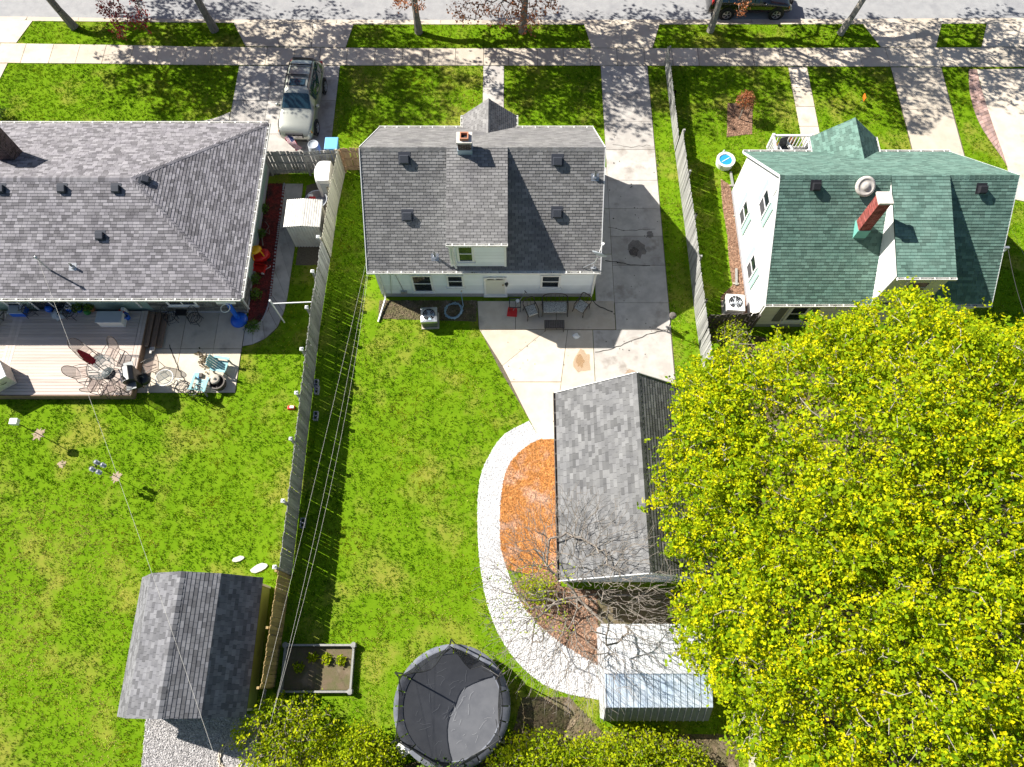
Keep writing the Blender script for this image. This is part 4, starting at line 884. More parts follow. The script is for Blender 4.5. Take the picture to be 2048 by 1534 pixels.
# ================================================================== GARAGE, BARN ROOFED SHED, METAL SHEDS
GA = thing('garage', 'detached garage with grey shingle roof half hidden by the maple', 'garage', (4.8, 7.1, 0))
ax0, ax1, axm, ay0, ay1, az, azr = 1.80, 7.74, 4.77, 3.35, 10.85, 2.35, 4.50
siding(GA, (2.05, 3.6, 0), (1, 0, 0), (0, -1, 0), [(0, 0), (5.4, 0), (5.4, 2.4), (2.7, 4.35), (0, 2.4)], 'white_siding'); siding(GA, (2.05, 10.6, 0), (1, 0, 0), (0, 1, 0), [(0, 0), (5.4, 0), (5.4, 2.4), (2.7, 4.35), (0, 2.4)], 'white_siding')
siding(GA, (2.05, 3.6, 0), (0, 1, 0), (-1, 0, 0), [(0, 0), (7, 0), (7, 2.42), (0, 2.42)], 'white_siding'); siding(GA, (7.45, 3.6, 0), (0, 1, 0), (1, 0, 0), [(0, 0), (7, 0), (7, 2.42), (0, 2.42)], 'white_siding')
al = [(ax0, ay1, az), (ax0, ay0, az), (axm, ay0, azr), (axm, ay1, azr)]; ar = [(ax1, ay0, az), (ax1, ay1, az), (axm, ay1, azr), (axm, ay0, azr)]
rga = roof_deck(GA, [al, ar], 'roof_felt'); roof_shingles(rga, [al, ar], 'shingle_garage', .145, .2, .36, thick=.013, gap=.008)
asl = (azr-az)/(axm-ax0); caps(rga, (axm, ay1, azr), (axm, ay0, azr), (-1, 0, -asl), (1, 0, -asl), 'shingle_garage', .16, .22)
gutter(GA, (ax0, ay0, az-.05), (ax0, ay1, az-.05), (-1, 0, 0), 'wood_dark', .10)
for y in (ay0-.01, ay1+.01):
    b = MB(); b.bar((ax0, y, az-.05), (axm, y, azr-.05), .03, .18); b.bar((axm, y, azr-.05), (ax1, y, az-.05), .03, .18); b.build('rake_board', 'sheet_white' if y < 5 else 'gutter_white', GA, world=True)
b = MB(); b.box(2.5, 7.0, 10.62, 10.68, .02, 2.1)
for k in range(4): b.box(2.55, 6.95, 10.68, 10.69, .06+k*.52, .5+k*.52)
b.build('garage_door', 'white_paint', GA, world=True)

S = thing('shed', 'barn roofed shed with grey shingles and olive walls by the fence', 'shed', (-11.95, 1.1, 0))
sy0, sy1, srx = -1.30, 3.56, -11.93
prof = [(-14.15, 1.62), (-13.22, 2.86), (srx, 3.36), (-10.70, 2.80), (-9.55, 1.60)]
fa = []
for (xa, za), (xb, zb_) in zip(prof, prof[1:]):
    if zb_ > za: fa.append([(xa, sy1, za), (xa, sy0, za), (xb, sy0, zb_), (xb, sy1, zb_)])
    else: fa.append([(xb, sy0, zb_), (xb, sy1, zb_), (xa, sy1, za), (xa, sy0, za)])
rsh = roof_deck(S, fa, 'roof_felt', .06); roof_shingles(rsh, fa, 'shingle_shed', .145, .14, .28, thick=.014, gap=.009)
caps(rsh, (srx, sy0, 3.36), (srx, sy1, 3.36), (-1, 0, -.39), (1, 0, -.45), 'shingle_shed', .15, .2)
pg = [(.25, 0), (4.4, 0), (4.4, 1.6), (3.4, 2.72), (2.2, 3.24), (.95, 2.78), (.25, 1.65)]
siding(S, (-14.15, -1.1, 0), (1, 0, 0), (0, -1, 0), pg, 'olive_siding'); siding(S, (-14.15, 3.36, 0), (1, 0, 0), (0, 1, 0), pg, 'olive_siding')
siding(S, (-9.75, -1.1, 0), (0, 1, 0), (1, 0, 0), [(0, 0), (4.46, 0), (4.46, 1.75), (0, 1.75)], 'olive_siding'); siding(S, (-13.9, -1.1, 0), (0, 1, 0), (-1, 0, 0), [(0, 0), (4.46, 0), (4.46, 1.75), (0, 1.75)], 'olive_siding')
b = MB(); b.box(-9.78, -9.70, 3.32, 3.40, 0, 1.7); b.box(-9.78, -9.70, -1.14, -1.06, 0, 1.7); b.build('corner_board', 'white_paint', S, world=True)

MS = thing('shed', 'metal shed with pale ribbed roof panels below the bare tree', 'shed', (5.25, .2, 0))
mx0, mx1 = 3.30, 7.12; pts = [(1.85, 1.75), (.20, 2.42), (-.98, 2.12), (-1.45, 1.30)]
segs = (('sheet_white', 0), ('sheet_white_shade', 1), ('sheet_grey', 2)); npn = 16  # one pale roof: bluish tree shade and dark steep-slope shade painted as colours
core = MB(); core.add([(x, y, z) for x in (mx0+.03, mx1-.03) for y, z in [(1.8, 0), (1.8, 1.70), (.2, 2.37), (-.96, 2.07), (-1.42, 1.28), (-1.42, 0)]], [(0, 1, 2, 3, 4, 5), (11, 10, 9, 8, 7, 6)]+[(i, (i+1) % 6, 6+(i+1) % 6, 6+i) for i in range(6)])
core.build('wall', 'sheet_white', MS, world=True)
for mname, k in segs:
    (ya, za), (yb_, zb_) = pts[k], pts[k+1]; d = Vector((0, yb_-ya, zb_-za)).normalized(); nn = Vector((0, -d.z, d.y)); nn = nn if nn.z > 0 else -nn
    for i in range(npn):
        xa = mx0+(mx1-mx0)*i/npn; xb = mx0+(mx1-mx0)*(i+1)/npn; A = Vector((0, ya, za)); B = Vector((0, yb_, zb_)); sec = [(xa+.004, .0), (xa+.012, .035), (xa+.035, .035), (xa+.045, .008), (xb-.012, .008), (xb-.012, 0)]
        vs_ = [Vector((x, 0, 0))+A+nn*(h-.001) for x, h in sec]+[Vector((x, 0, 0))+B+nn*(h-.001) for x, h in sec]; n_ = len(sec)
        MB().add(vs_, [tuple(range(n_)), tuple(range(2*n_-1, n_-1, -1))]+[(j, (j+1) % n_, n_+(j+1) % n_, n_+j) for j in range(n_)]).build('roof_panel', mname, MS, world=True)
MB().box(mx0-.02, mx1+.02, .13, .28, 2.41, 2.46).build('ridge_flashing', 'sheet_white', MS, world=True)

CS = thing('shed', 'small cream corrugated metal shed against the pale fence', 'shed', (-9.65, 20.0, 0))
cx0, cx1, cy0, cy1, cz = -10.44, -8.92, 19.32, 20.62, 1.78
def corr(p, q, z0, z1, nrm, name, m, amp=.022, per=.13):
    p = Vector(p); q = Vector(q); L_ = (q-p).length; k = max(2, int(L_/per))*4; vs_ = []; nrm = Vector(nrm)
    for i in range(k+1):
        pt = p+(q-p)*i/k+nrm*amp*math.sin(i*math.pi/2+.5); vs_ += [(pt.x, pt.y, z0), (pt.x, pt.y, z1)]
    return MB().add(vs_, [(2*i, 2*i+2, 2*i+3, 2*i+1) for i in range(k)]).build(name, m, CS, world=True, smooth=True)
MB().box(cx0+.04, cx1-.04, cy0+.04, cy1-.04, 0, cz-.02).build('frame', 'sheet_cream', CS, world=True)
corr((cx0, cy0, 0), (cx1, cy0, 0), 0, cz, (0, -1, 0), 'wall', 'sheet_cream'); corr((cx1, cy0, 0), (cx1, cy1, 0), 0, cz, (1, 0, 0), 'wall', 'sheet_cream'); corr((cx0, cy1, 0), (cx0, cy0, 0), 0, cz, (-1, 0, 0), 'wall', 'sheet_cream'); corr((cx0, cy1, 0), (cx1, cy1, 0), 0, cz, (0, 1, 0), 'wall', 'sheet_cream')
cm = (cx0+cx1)/2
for i in range(16):
    xa = cx0-.08+(cx1-cx0+.16)*i/16; xb = cx0-.08+(cx1-cx0+.16)*(i+1)/16; zf = lambda x: cz+.14-abs(x-cm)*.12
    MB().add([(xa, cy0-.1, zf(xa)), (xa+.03, cy0-.1, zf(xa)+.03), (xb-.02, cy0-.1, zf(xb)+.03), (xb, cy0-.1, zf(xb)-.005), (xa, cy1+.1, zf(xa)), (xa+.03, cy1+.1, zf(xa)+.03), (xb-.02, cy1+.1, zf(xb)+.03), (xb, cy1+.1, zf(xb)-.005)],
             [(0, 1, 5, 4), (1, 2, 6, 5), (2, 3, 7, 6), (0, 4, 7, 3), (0, 3, 2, 1), (4, 5, 6, 7)], random.random()).build('roof_panel', 'sheet_cream', CS, world=True)

WS = thing('storage_box', 'white plastic storage box with one rounded side beside the plank fence', 'storage box', (-9.15, 22.7, 0))
pl_ = rbend([(-8.78, 23.30), (-9.3, 23.30), (-9.5, 23.05), (-9.57, 22.7), (-9.5, 22.3), (-9.36, 22.10), (-8.78, 22.10)], 3)
b = MB(); n_ = len(pl_); lo = [(x, y, .0) for x, y in pl_]; mid = [(x, y, 1.28) for x, y in pl_]; top = [(-9.15+(x+9.15)*.93, 22.7+(y-22.7)*.94, 1.42) for x, y in pl_]
b.add(lo+mid+top, [tuple(range(2*n_, 3*n_))]+[(i, (i+1) % n_, n_+(i+1) % n_, n_+i) for i in range(n_)]+[(n_+i, n_+(i+1) % n_, 2*n_+(i+1) % n_, 2*n_+i) for i in range(n_)])
b.build('body', 'white_plastic', WS, world=True); MB().box(-9.25, -8.82, 22.06, 22.098, .1, 1.2).build('door', 'grey_plastic', WS, world=True)

# ================================================================== FENCES
def board_meshes(h, m, wd=.14, th=.02, dog=True, n=7):
    out = []
    for i in range(n):
        hh = h+random.uniform(-.025, .02); w2 = wd/2
        prof = [(-w2, .03), (w2, .03), (w2, hh-.03), (w2-.03, hh), (-w2+.03, hh), (-w2, hh-.03)] if dog else [(-w2, .03), (w2, .03), (w2, hh), (-w2, hh)]
        k = len(prof); vs_ = [(x, -th/2, z) for x, z in prof]+[(x, th/2, z) for x, z in prof]
        out.append(MB().add(vs_, [tuple(range(k-1, -1, -1)), tuple(range(k, 2*k))]+[(j, (j+1) % k, k+(j+1) % k, k+j) for j in range(k)], (i+.5)/n).mesh('board', m))
    return out
def fence(label, path, h, m, side=1, pitch=.152, post=2.4, post_h=None, wd=.14, cap=False, name='fence'):
    P = [Vector((x, y, 0)) for x, y in path]; o = thing(name, label, 'fence', P[0]); mes = board_meshes(h, m, wd)
    for a, c in zip(P, P[1:]):
        d = (c-a); L_ = d.length; d.normalize(); ang = math.atan2(d.y, d.x); nrm = Vector((-d.y, d.x, 0))*side; n = max(1, int(L_/pitch))
        for i in range(n):
            p = a+d*(i+.5)*L_/n; q = put('board', random.choice(mes), o); q.location = p-P[0]; q.rotation_euler = (random.gauss(0, .006), random.gauss(0, .008), ang+random.gauss(0, .02))
        for z in (.3, h*.52, h-.25):
            b = MB(); b.bar(a+nrm*.035+Vector((0, 0, z)), c+nrm*.035+Vector((0, 0, z)), .04, .085); b.build('rail', m, o, world=True)
        k = max(1, round(L_/post)); ph = post_h or h-.03
        for i in range(k+1):
            p = a+d*L_*i/k+nrm*.105; b = MB(); b.box(p.x-.045, p.x+.045, p.y-.045, p.y+.045, 0, ph); po_ = b.build('post', m, o, world=True)
            if cap:
                MB().box(p.x-.075, p.x+.075, p.y-.075, p.y+.075, ph, ph+.05).add([(p.x-.07, p.y-.07, ph+.05), (p.x+.07, p.y-.07, ph+.05), (p.x+.07, p.y+.07, ph+.05), (p.x-.07, p.y+.07, ph+.05), (p.x, p.y, ph+.12)], [(0, 1, 4), (1, 2, 4), (2, 3, 4), (3, 0, 4)]).build('cap', 'white_plastic', po_, world=True)
    return o
fence('long weathered grey board fence between the two back lawns', [(-8.92, 3.9), (-8.88, 9.0), (-8.86, 15.0), (-8.72, 18.6)], 1.74, 'wood_grey', side=1, post=2.25, post_h=1.95, cap=True)
fence('pale board fence running from the corrugated shed to the street side', [(-8.70, 18.7), (-8.62, 21.5), (-8.42, 23.7)], 1.76, 'wood_pale', side=1)
fence('newer tan board fence beside the barn roofed shed', [(-9.10, -.35), (-8.95, 3.8)], 1.74, 'wood_tan', side=1)
fence('weathered plank fence and gate between hipped house and white storage box', [(-12.05, 23.62), (-10.15, 23.62), (-8.5, 23.72)], 1.7, 'wood_grey', side=-1, post=1.8)
fence('short brown board fence joining the white house to the long fence', [(-8.40, 23.82), (-6.35, 23.86)], 1.7, 'wood_brown', side=-1, post=2)
fence('low weathered board fence along the front of the drive', [(8.27, 31.0), (8.3, 28.0), (8.33, 25.0)], 1.08, 'wood_grey', side=1)
fence('tall grey board fence between the drive and the green roofed house', [(8.34, 24.9), (8.46, 20.0), (8.5, 15.5), (8.6, 12.6), (8.7, 6.0), (8.8, 1.0)], 1.78, 'wood_grey', side=1)
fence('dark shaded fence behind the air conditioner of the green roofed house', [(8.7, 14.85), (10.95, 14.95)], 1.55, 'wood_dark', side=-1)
fence('old plank fence leaving the bottom edge right of the metal shed', [(8.62, -4.2), (8.95, -1.5), (8.75, .8)], 1.55, 'wood_pale', side=1)
# gate brace on the plank fence
# ================================================================== DECK
DK = .46
DE = thing('deck', 'pale wooden deck with stairs behind the hipped house', 'deck', (-20, 13.6, 0))
y = 11.50
while y < 15.6:
    me = MB().box(-25.5, -17.0, y, y+.135, DK-.03, DK, random.random()).mesh('board', 'deck_board', off=wloc(DE)); put('board', me, DE); y += .147
for x in (-16.98, -16.83): put('border_board', MB().box(x, x+.14, 11.50, 15.62, DK-.03, DK+.002, random.random()).mesh('border_board', 'deck_board', off=wloc(DE)), DE)
for x in (-22.62, -22.47, -22.77): put('border_board', MB().box(x, x+.14, 11.50, 15.62, DK-.028, DK+.006, random.random()).mesh('border_board', 'deck_board', off=wloc(DE)), DE)
MB().box(-25.5, -16.70, 11.44, 11.475, .05, DK-.005).build('rim_board', 'deck_brown', DE, world=True); MB().box(-16.69, -16.66, 11.46, 15.62, .05, DK-.005).build('rim_board', 'deck_brown', DE, world=True)
b = MB()
for x in (-25, -22.5, -20, -17.5, -16.8):
    for yy in (11.6, 13.5, 15.4): b.box(x-.05, x+.05, yy-.05, yy+.05, 0, DK-.04)
b.build('post', 'deck_brown', DE, world=True)
st = MB().box(-16.66, -16.0, 13.95, 15.6, .02, .12).build('stairs', 'deck_brown', DE, world=True)
for i, z in enumerate((.36, .25, .14)):
    for j in range(2): MB().box(-16.65+i*.25+j*.12, -16.65+i*.25+j*.12+.112, 13.92, 15.62, z-.03, z, random.random()).build('tread', 'deck_brown', st, world=True)

# ================================================================== TREES
def tree(name, label, cat, base, trunk, targets, leafm, lk, ls_, lsp, bark='bark', rtip=.008, rmax=.3, step=.5, ang=.9, jit=.06, up=0., group=None, seed=1, leaf_targets=None, sides=5, flat=.3, power=.42, crown='crown'):
    rng = np.random.default_rng(seed); base = Vector(base); o = thing(name, label, cat, base, group=group)
    nodes, par, tips = skeleton(rng, trunk, targets, step, jit, ang, up)
    put('trunk', limb_mesh('trunk', nodes, par, tips, rtip, rmax, bark, sides, power, tuple(base)), o)
    if leafm:
        C = targets if leaf_targets is None else leaf_targets; V, T = leaf_quads(rng, C, lk, ls_, lsp, flat=flat)
        put(crown, np_mesh(crown, V, 4, T, leafm, tuple(base)), o)
    return o
# street trees: crowns stand above the top edge of the photograph, their shade falls on the front lawns
ST = [((-24.25, 33.45), (-26.0, 35.0), 5.2, .34, 'grey trunk of the leftmost street tree leaning left', 900),
      ((-16.45, 33.25), (-17.3, 34.4), 4.9, .30, 'dark trunk of the street tree left of the wide apron', 900),
      ((-5.14, 33.10), (-5.3, 34.3), 4.6, .28, 'street tree trunk above the front lawn of the white house', 760),
      ((.58, 33.14), (.9, 34.6), 4.5, .30, 'street tree with rust red leaves above the porch walk', 760),
      ((10.96, 33.2), (11.3, 34.4), 4.5, .26, 'pale street tree trunk in front of the parked black car', 620),
      ((18.12, 33.0), (19.6, 34.8), 4.3, .24, 'slanting pale street tree trunk by the right hand apron', 560)]
for i, ((bx, by), (tx, ty), rad, rr_, lab, nt_) in enumerate(ST):
    rng = np.random.default_rng(100+i); top = 3.4
    tr = [(bx, by, 0), (bx+(tx-bx)*.2, by+(ty-by)*.12, 1.0), (bx+(tx-bx)*.5, by+(ty-by)*.4, 2.2), (tx, ty, top)]
    T = in_ell(rng, int(nt_*.62), (tx+.4, ty+.5, 8.2), (rad, rad*.95, 3.6), .5)
    # clear of the picture: keep only what lies above the view's top edge
    lim = (T[:, 1] > (35.75*(CAM_H-T[:, 2])/CAM_H)+.35) & (T[:, 2] > 4.0); T = T[lim]
    tree('street_tree', lab, 'tree', (bx, by, 0), tr, T, 'leaf_red', 17, .105, .21, bark='bark' if i < 4 else 'bark_pale', rtip=.011, rmax=rr_, seed=i+3, group='street trees along the kerb', power=.45, sides=7)
def spray(name, label, px, z, n, m, tree_at, size=.07, seed=5):       # low hanging leafy boughs that reach into the picture
    pass
def bough(o, tgt_px, z, n, r, start, m='leaf_red', seed=1, size=.06):
    rng = np.random.default_rng(seed); cs = np.array([tuple(at(u, v, z+rng.uniform(-.25, .25))) for u, v in tgt_px]); C = np.repeat(cs, n, 0)+rng.normal(0, r, (len(cs)*n, 3))
    nodes, par, tips = skeleton(rng, [start, tuple(np.array(start)*.6+cs.mean(0)*.4), tuple(np.array(start)*.3+cs.mean(0)*.7)], C, .4, .05, .6)
    off = tuple(wloc(o)); put('bough', limb_mesh('bough', nodes, par, tips, .006, .05, 'twig', 4, .42, off), o)
    V, T = leaf_quads(rng, C, 5, size, .09, flat=.2); put('crown', np_mesh('crown', V, 4, T, m, off), o)
TR = [o for o in bpy.data.objects if o.name.startswith('street_tree') and o.parent is None]
bough(TR[1], [(200, 12), (215, 25), (228, 40), (240, 20), (262, 38), (280, 25), (235, 55), (240, 70), (222, 8), (275, 6), (285, 45)], 3.6, 14, .17, tuple(at(330, -160, 5.5)), seed=21)
bough(TR[2], [(805, 8), (815, 2), (838, 12), (796, 2)], 3.6, 12, .16, (-5.3, 34.3, 4.4), m='leaf_rust', seed=22)
bough(TR[3], [(915, 20), (935, 10), (955, 30), (975, 15), (990, 30), (1008, 45), (1020, 20), (1035, 10), (1040, 40), (1060, 25), (1075, 40), (1090, 15), (1105, 5), (960, 5), (925, 35), (1055, 55), (1015, 5), (1068, 5)], 3.3, 13, .2, (.9, 34.6, 4.4), m='leaf_rust', seed=23)
bough(TR[4], [(1490, 3), (1488, 12), (1484, 22)], 3.4, 9, .10, (12.5, 34.4, 4.8), m='leaf_rust', seed=24)

# big maple on the right: one broad crown
rng = np.random.default_rng(77); mc = at(1905, 1075, 7.0)
def crown_out(x, y, z):                      # the crown thins out over the neighbouring drive, roof and sheds
    zc = _s*y+_c*(CAM_H-z); u = 1024+F_PX*x/zc; v = 767-F_PX*(_c*y-_s*(CAM_H-z))/zc; n_ = 16*math.sin(u*.07)+12*math.sin(u*.19+1)+9*math.sin(v*.11)
    if v+n_ < np.interp(u, (1240, 1290, 1340, 1400, 1460, 1540, 1600, 1650, 1720, 1790, 1860, 1950, 2048, 2200), (975, 855, 770, 712, 695, 688, 655, 622, 612, 570, 532, 545, 580, 620)): return True
    return u+n_ < np.interp(v, (745, 830, 900, 960, 1040, 1120, 1200, 1260, 1330, 1400, 1450, 1534, 1600), (1350, 1345, 1290, 1268, 1285, 1308, 1318, 1345, 1375, 1440, 1470, 1490, 1500))
T = []
while len(T) < 5200:
    p = np.array([rng.uniform(-1, 1), rng.uniform(-1, 1)]); r_ = np.linalg.norm(p)
    if r_ > 1: continue
    a = math.atan2(p[1], p[0]); lob = 1+.07*math.sin(3*a+1)+.06*math.sin(5*a+2.2)+.05*math.sin(9*a)+.03*math.sin(17*a+1)
    zt = 4.3+5.4*math.sqrt(max(0, 1-r_**2))+.5*math.sin(p[0]*9)*math.cos(p[1]*8); z = zt-abs(rng.normal(0, 1.25))-(rng.uniform(0, 2.2) if rng.random() < .3 else 0)
    if z < 3.2: continue
    x = mc.x+p[0]*9.6*lob; y = mc.y+p[1]*9.9*lob
    # drooping boughs must stay clear of the neighbouring roof
    if 10.6 < x < 20.7 and y > 14.3 and z < 7.2: z = 7.2+rng.uniform(0, .8) if y < 15.6 else 99
    if z > 30: continue
    if 1.6 < x < 8.0 and 3.2 < y < 11 and z < 5.2: z = 5.2+rng.uniform(0, .9)
    if crown_out(x, y, z) or rng.random() < .0: continue
    T.append((x, y, z))
T = np.array(T)
LT = np.concatenate([T, T[rng.integers(0, len(T), 17000)]+rng.normal(0, .30, (17000, 3))])
g = .5+.5*np.sin(LT[:, 0]*1.3+2*np.sin(LT[:, 1]*.9))*np.cos(LT[:, 1]*1.1+LT[:, 2])
LT = LT[rng.uniform(0, 1, len(LT)) < .60+.5*g]
LT = np.array([p for p in LT if not crown_out(*p) and not (10.6 < p[0] < 20.7 and p[1] > 14.4 and p[2] < 6.6)])
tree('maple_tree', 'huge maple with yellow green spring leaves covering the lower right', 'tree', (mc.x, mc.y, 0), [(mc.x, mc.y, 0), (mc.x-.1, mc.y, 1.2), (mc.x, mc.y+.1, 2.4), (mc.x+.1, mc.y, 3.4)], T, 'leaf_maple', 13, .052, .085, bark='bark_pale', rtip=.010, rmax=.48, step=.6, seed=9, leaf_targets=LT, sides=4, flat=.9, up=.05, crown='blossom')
MT = [o for o in bpy.data.objects if o.name == 'maple_tree'][0]
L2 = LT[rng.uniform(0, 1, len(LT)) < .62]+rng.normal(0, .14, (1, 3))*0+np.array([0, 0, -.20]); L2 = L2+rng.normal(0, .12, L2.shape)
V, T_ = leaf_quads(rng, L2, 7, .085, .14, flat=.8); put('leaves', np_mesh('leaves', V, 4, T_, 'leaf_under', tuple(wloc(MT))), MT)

# bare tree behind the garage
rng = np.random.default_rng(31); bx, by = 2.55, 2.85; T = []
while len(T) < 3400:
    d = unit(rng.normal(0, 1, 3)+np.array([-.1, .08, .55])); r_ = rng.uniform(.35, 1)**.6*4.6
    if d[2] < .05: continue
    p = np.array([bx, by, 1.0])+d*np.array([r_*.92, r_*.98, r_*1.4])
    if 1.7 < p[0] < 7.8 and p[1] > 3.1 and p[2] < 2.5+(3-abs(p[0]-4.77))*.74: continue
    T.append(p)
T = np.array(T)
tree('bare_tree', 'leafless multi stemmed tree spreading grey twigs over the garage corner', 'tree', (bx, by, 0), [(bx, by, 0), (bx, by, .5), (bx-.03, by+.03, 1.0)], T, 'leaf_green', 5, .035, .10, bark='twig', rtip=.0038, rmax=.10, step=.45, ang=3.2, seed=12, leaf_targets=T[(T[:, 0] < bx-.6) & (T[:, 1] < by+.9) & (T[:, 1] > by-1.6)][:130], sides=4, power=.36, jit=.05)

def bush(name, label, cat, base, targets, leafm, lk=9, size=.04, sp=.10, seed=1, bark='twig', rtip=.006, rmax=.06, frac=1.0, group=None, ang=1.6):
    rng = np.random.default_rng(seed); b0 = Vector(base); lt = targets[rng.uniform(0, 1, len(targets)) < frac]
    return tree(name, label, cat, b0, [tuple(b0), (b0.x, b0.y, b0.z+.15), (b0.x, b0.y, b0.z+.35)], targets, leafm, lk, size, sp, bark=bark, rtip=rtip, rmax=rmax, step=.35, ang=ang, seed=seed, leaf_targets=lt, sides=4, flat=.4, group=group, power=.4, crown='foliage')
rng = np.random.default_rng(3)
def dome(c, rx, ry, h, n, z0=.3):
    d = in_ell(rng, n, (0, 0, 0), (1, 1, 1), .4); d[:, 2] = np.abs(d[:, 2]); return np.array([c[0], c[1], z0])+d*np.array([rx, ry, h])
bush('bush', 'loose shrub of grey twigs and lime leaves below the tan fence', 'bush', (-8.2, -2.2, 0), dome((-8.2, -2.1), 2.0, 1.6, 2.2, 760), 'leaf_green', 14, .055, .12, 41, frac=.5)
bush('bush', 'dense lime green bush left of the trampoline at the bottom edge', 'bush', (-5.6, -3.5, 0), dome((-5.7, -3.2), 1.9, 1.6, 2.1, 1000), 'leaf_green', 15, .052, .13, 42)
bush('bush', 'dark green bush leaning over the near rim of the trampoline', 'bush', (-2.3, -4.0, 0), dome((-2.3, -4.0), 1.75, 1.25, 2.5, 800), 'leaf_dark', 12, .048, .12, 43)
bush('bush', 'lime green bush right of the trampoline at the bottom edge', 'bush', (.7, -3.6, 0), dome((.9, -3.3), 2.0, 1.5, 2.0, 900), 'leaf_green', 14, .052, .13, 44)
bush('bush', 'lime green bush in front of the metal shed', 'bush', (4.4, -3.3, 0), dome((4.4, -3.1), 2.9, 1.5, 1.9, 1300), 'leaf_green', 13, .052, .13, 45)
bush('bush', 'twiggy lime shrub beside the dark shaded fence', 'bush', (9.6, 13.6, 0), dome((9.6, 13.4), .95, 1.3, 2.6, 420), 'leaf_green', 7, .045, .10, 46, frac=.7)
bush('bush', 'lime green bush at the bottom right under the maple', 'bush', (11.5, -3.4, 0), dome((11.5, -3.4), 2.2, 1.4, 1.6, 900), 'leaf_green', 13, .052, .13, 47)
bush('bush', 'small green shrub at the foot of the bare tree', 'bush', (.9, 3.3, 0), dome((.9, 3.2), .75, .6, 1.3, 160), 'leaf_green', 7, .045, .1, 48)
for i, (q, s_) in enumerate((((527, 420), .25), ((522, 470), .28), ((512, 560), .30), ((514, 590), .28), ((508, 655), .32))):
    c_ = at(*q); bush('low_plant', ('dark low plant in the red mulch nearest the plank gate', 'dark low plant in the red mulch above the toy car', 'dark low plant in the red mulch below the toy wagon', 'low green plant in the red mulch near the bend of the walk', 'grey green low plant at the bottom tip of the red mulch bed')[i], 'plant', c_, dome(c_, s_, s_, s_*1.1, 60, .05), 'leaf_dark', 6, .04, .06, 60+i, rmax=.02, rtip=.004, group='low plants in the red mulch bed')
for i, q in enumerate(((627, 1315), (655, 1318), (684, 1320), (600, 1335))):
    c_ = at(*q); bush('seedling', ('bright leafy seedling nearest the far rail of the garden bed', 'leafy seedling in the middle of the garden bed', 'leafy seedling beside the right rail of the garden bed', 'leafy seedling in the shaded left part of the garden bed')[i], 'plant', (c_.x, c_.y, .05), dome(c_, .18, .16, .16, 40, .08), 'leaf_green', 6, .045, .05, 70+i, rmax=.012, rtip=.003, group='seedlings in the garden bed')
c_ = at(1478, 238); cr = at(1488, 195, 1.0)
bush('sapling', 'small sapling with rust coloured leaves in the right front lawn', 'tree', (c_.x, c_.y, 0), dome((c_.x+.05, c_.y+.2), .5, .45, .55, 220, 1.0), 'leaf_rust', 8, .035, .07, 81, rmax=.035)
sp_ = thing('stake', 'dark wooden stake supporting the rust coloured sapling', 'stake', at(1494, 236)); MB().tube([(0, 0, 0), (.03, .05, 1.15)], .02, 5).build('pole', 'wood_dark', sp_)
for i, q in enumerate(((1556, 297), (1568, 290), (1580, 283))):
    c_ = at(*q); bush('flowering_plant', ('low flowering plant nearest the white wall in the porch bed', 'low flowering plant in the middle of the porch bed', 'low flowering plant at the street end of the porch bed')[i], 'plant', (c_.x, c_.y, 0), dome(c_, .22, .22, .3, 50, .05), ('leaf_rust', 'leaf_dark', 'leaf_rust')[i], 6, .035, .06, 90+i, rmax=.015, rtip=.004, group='plants in the porch bed')

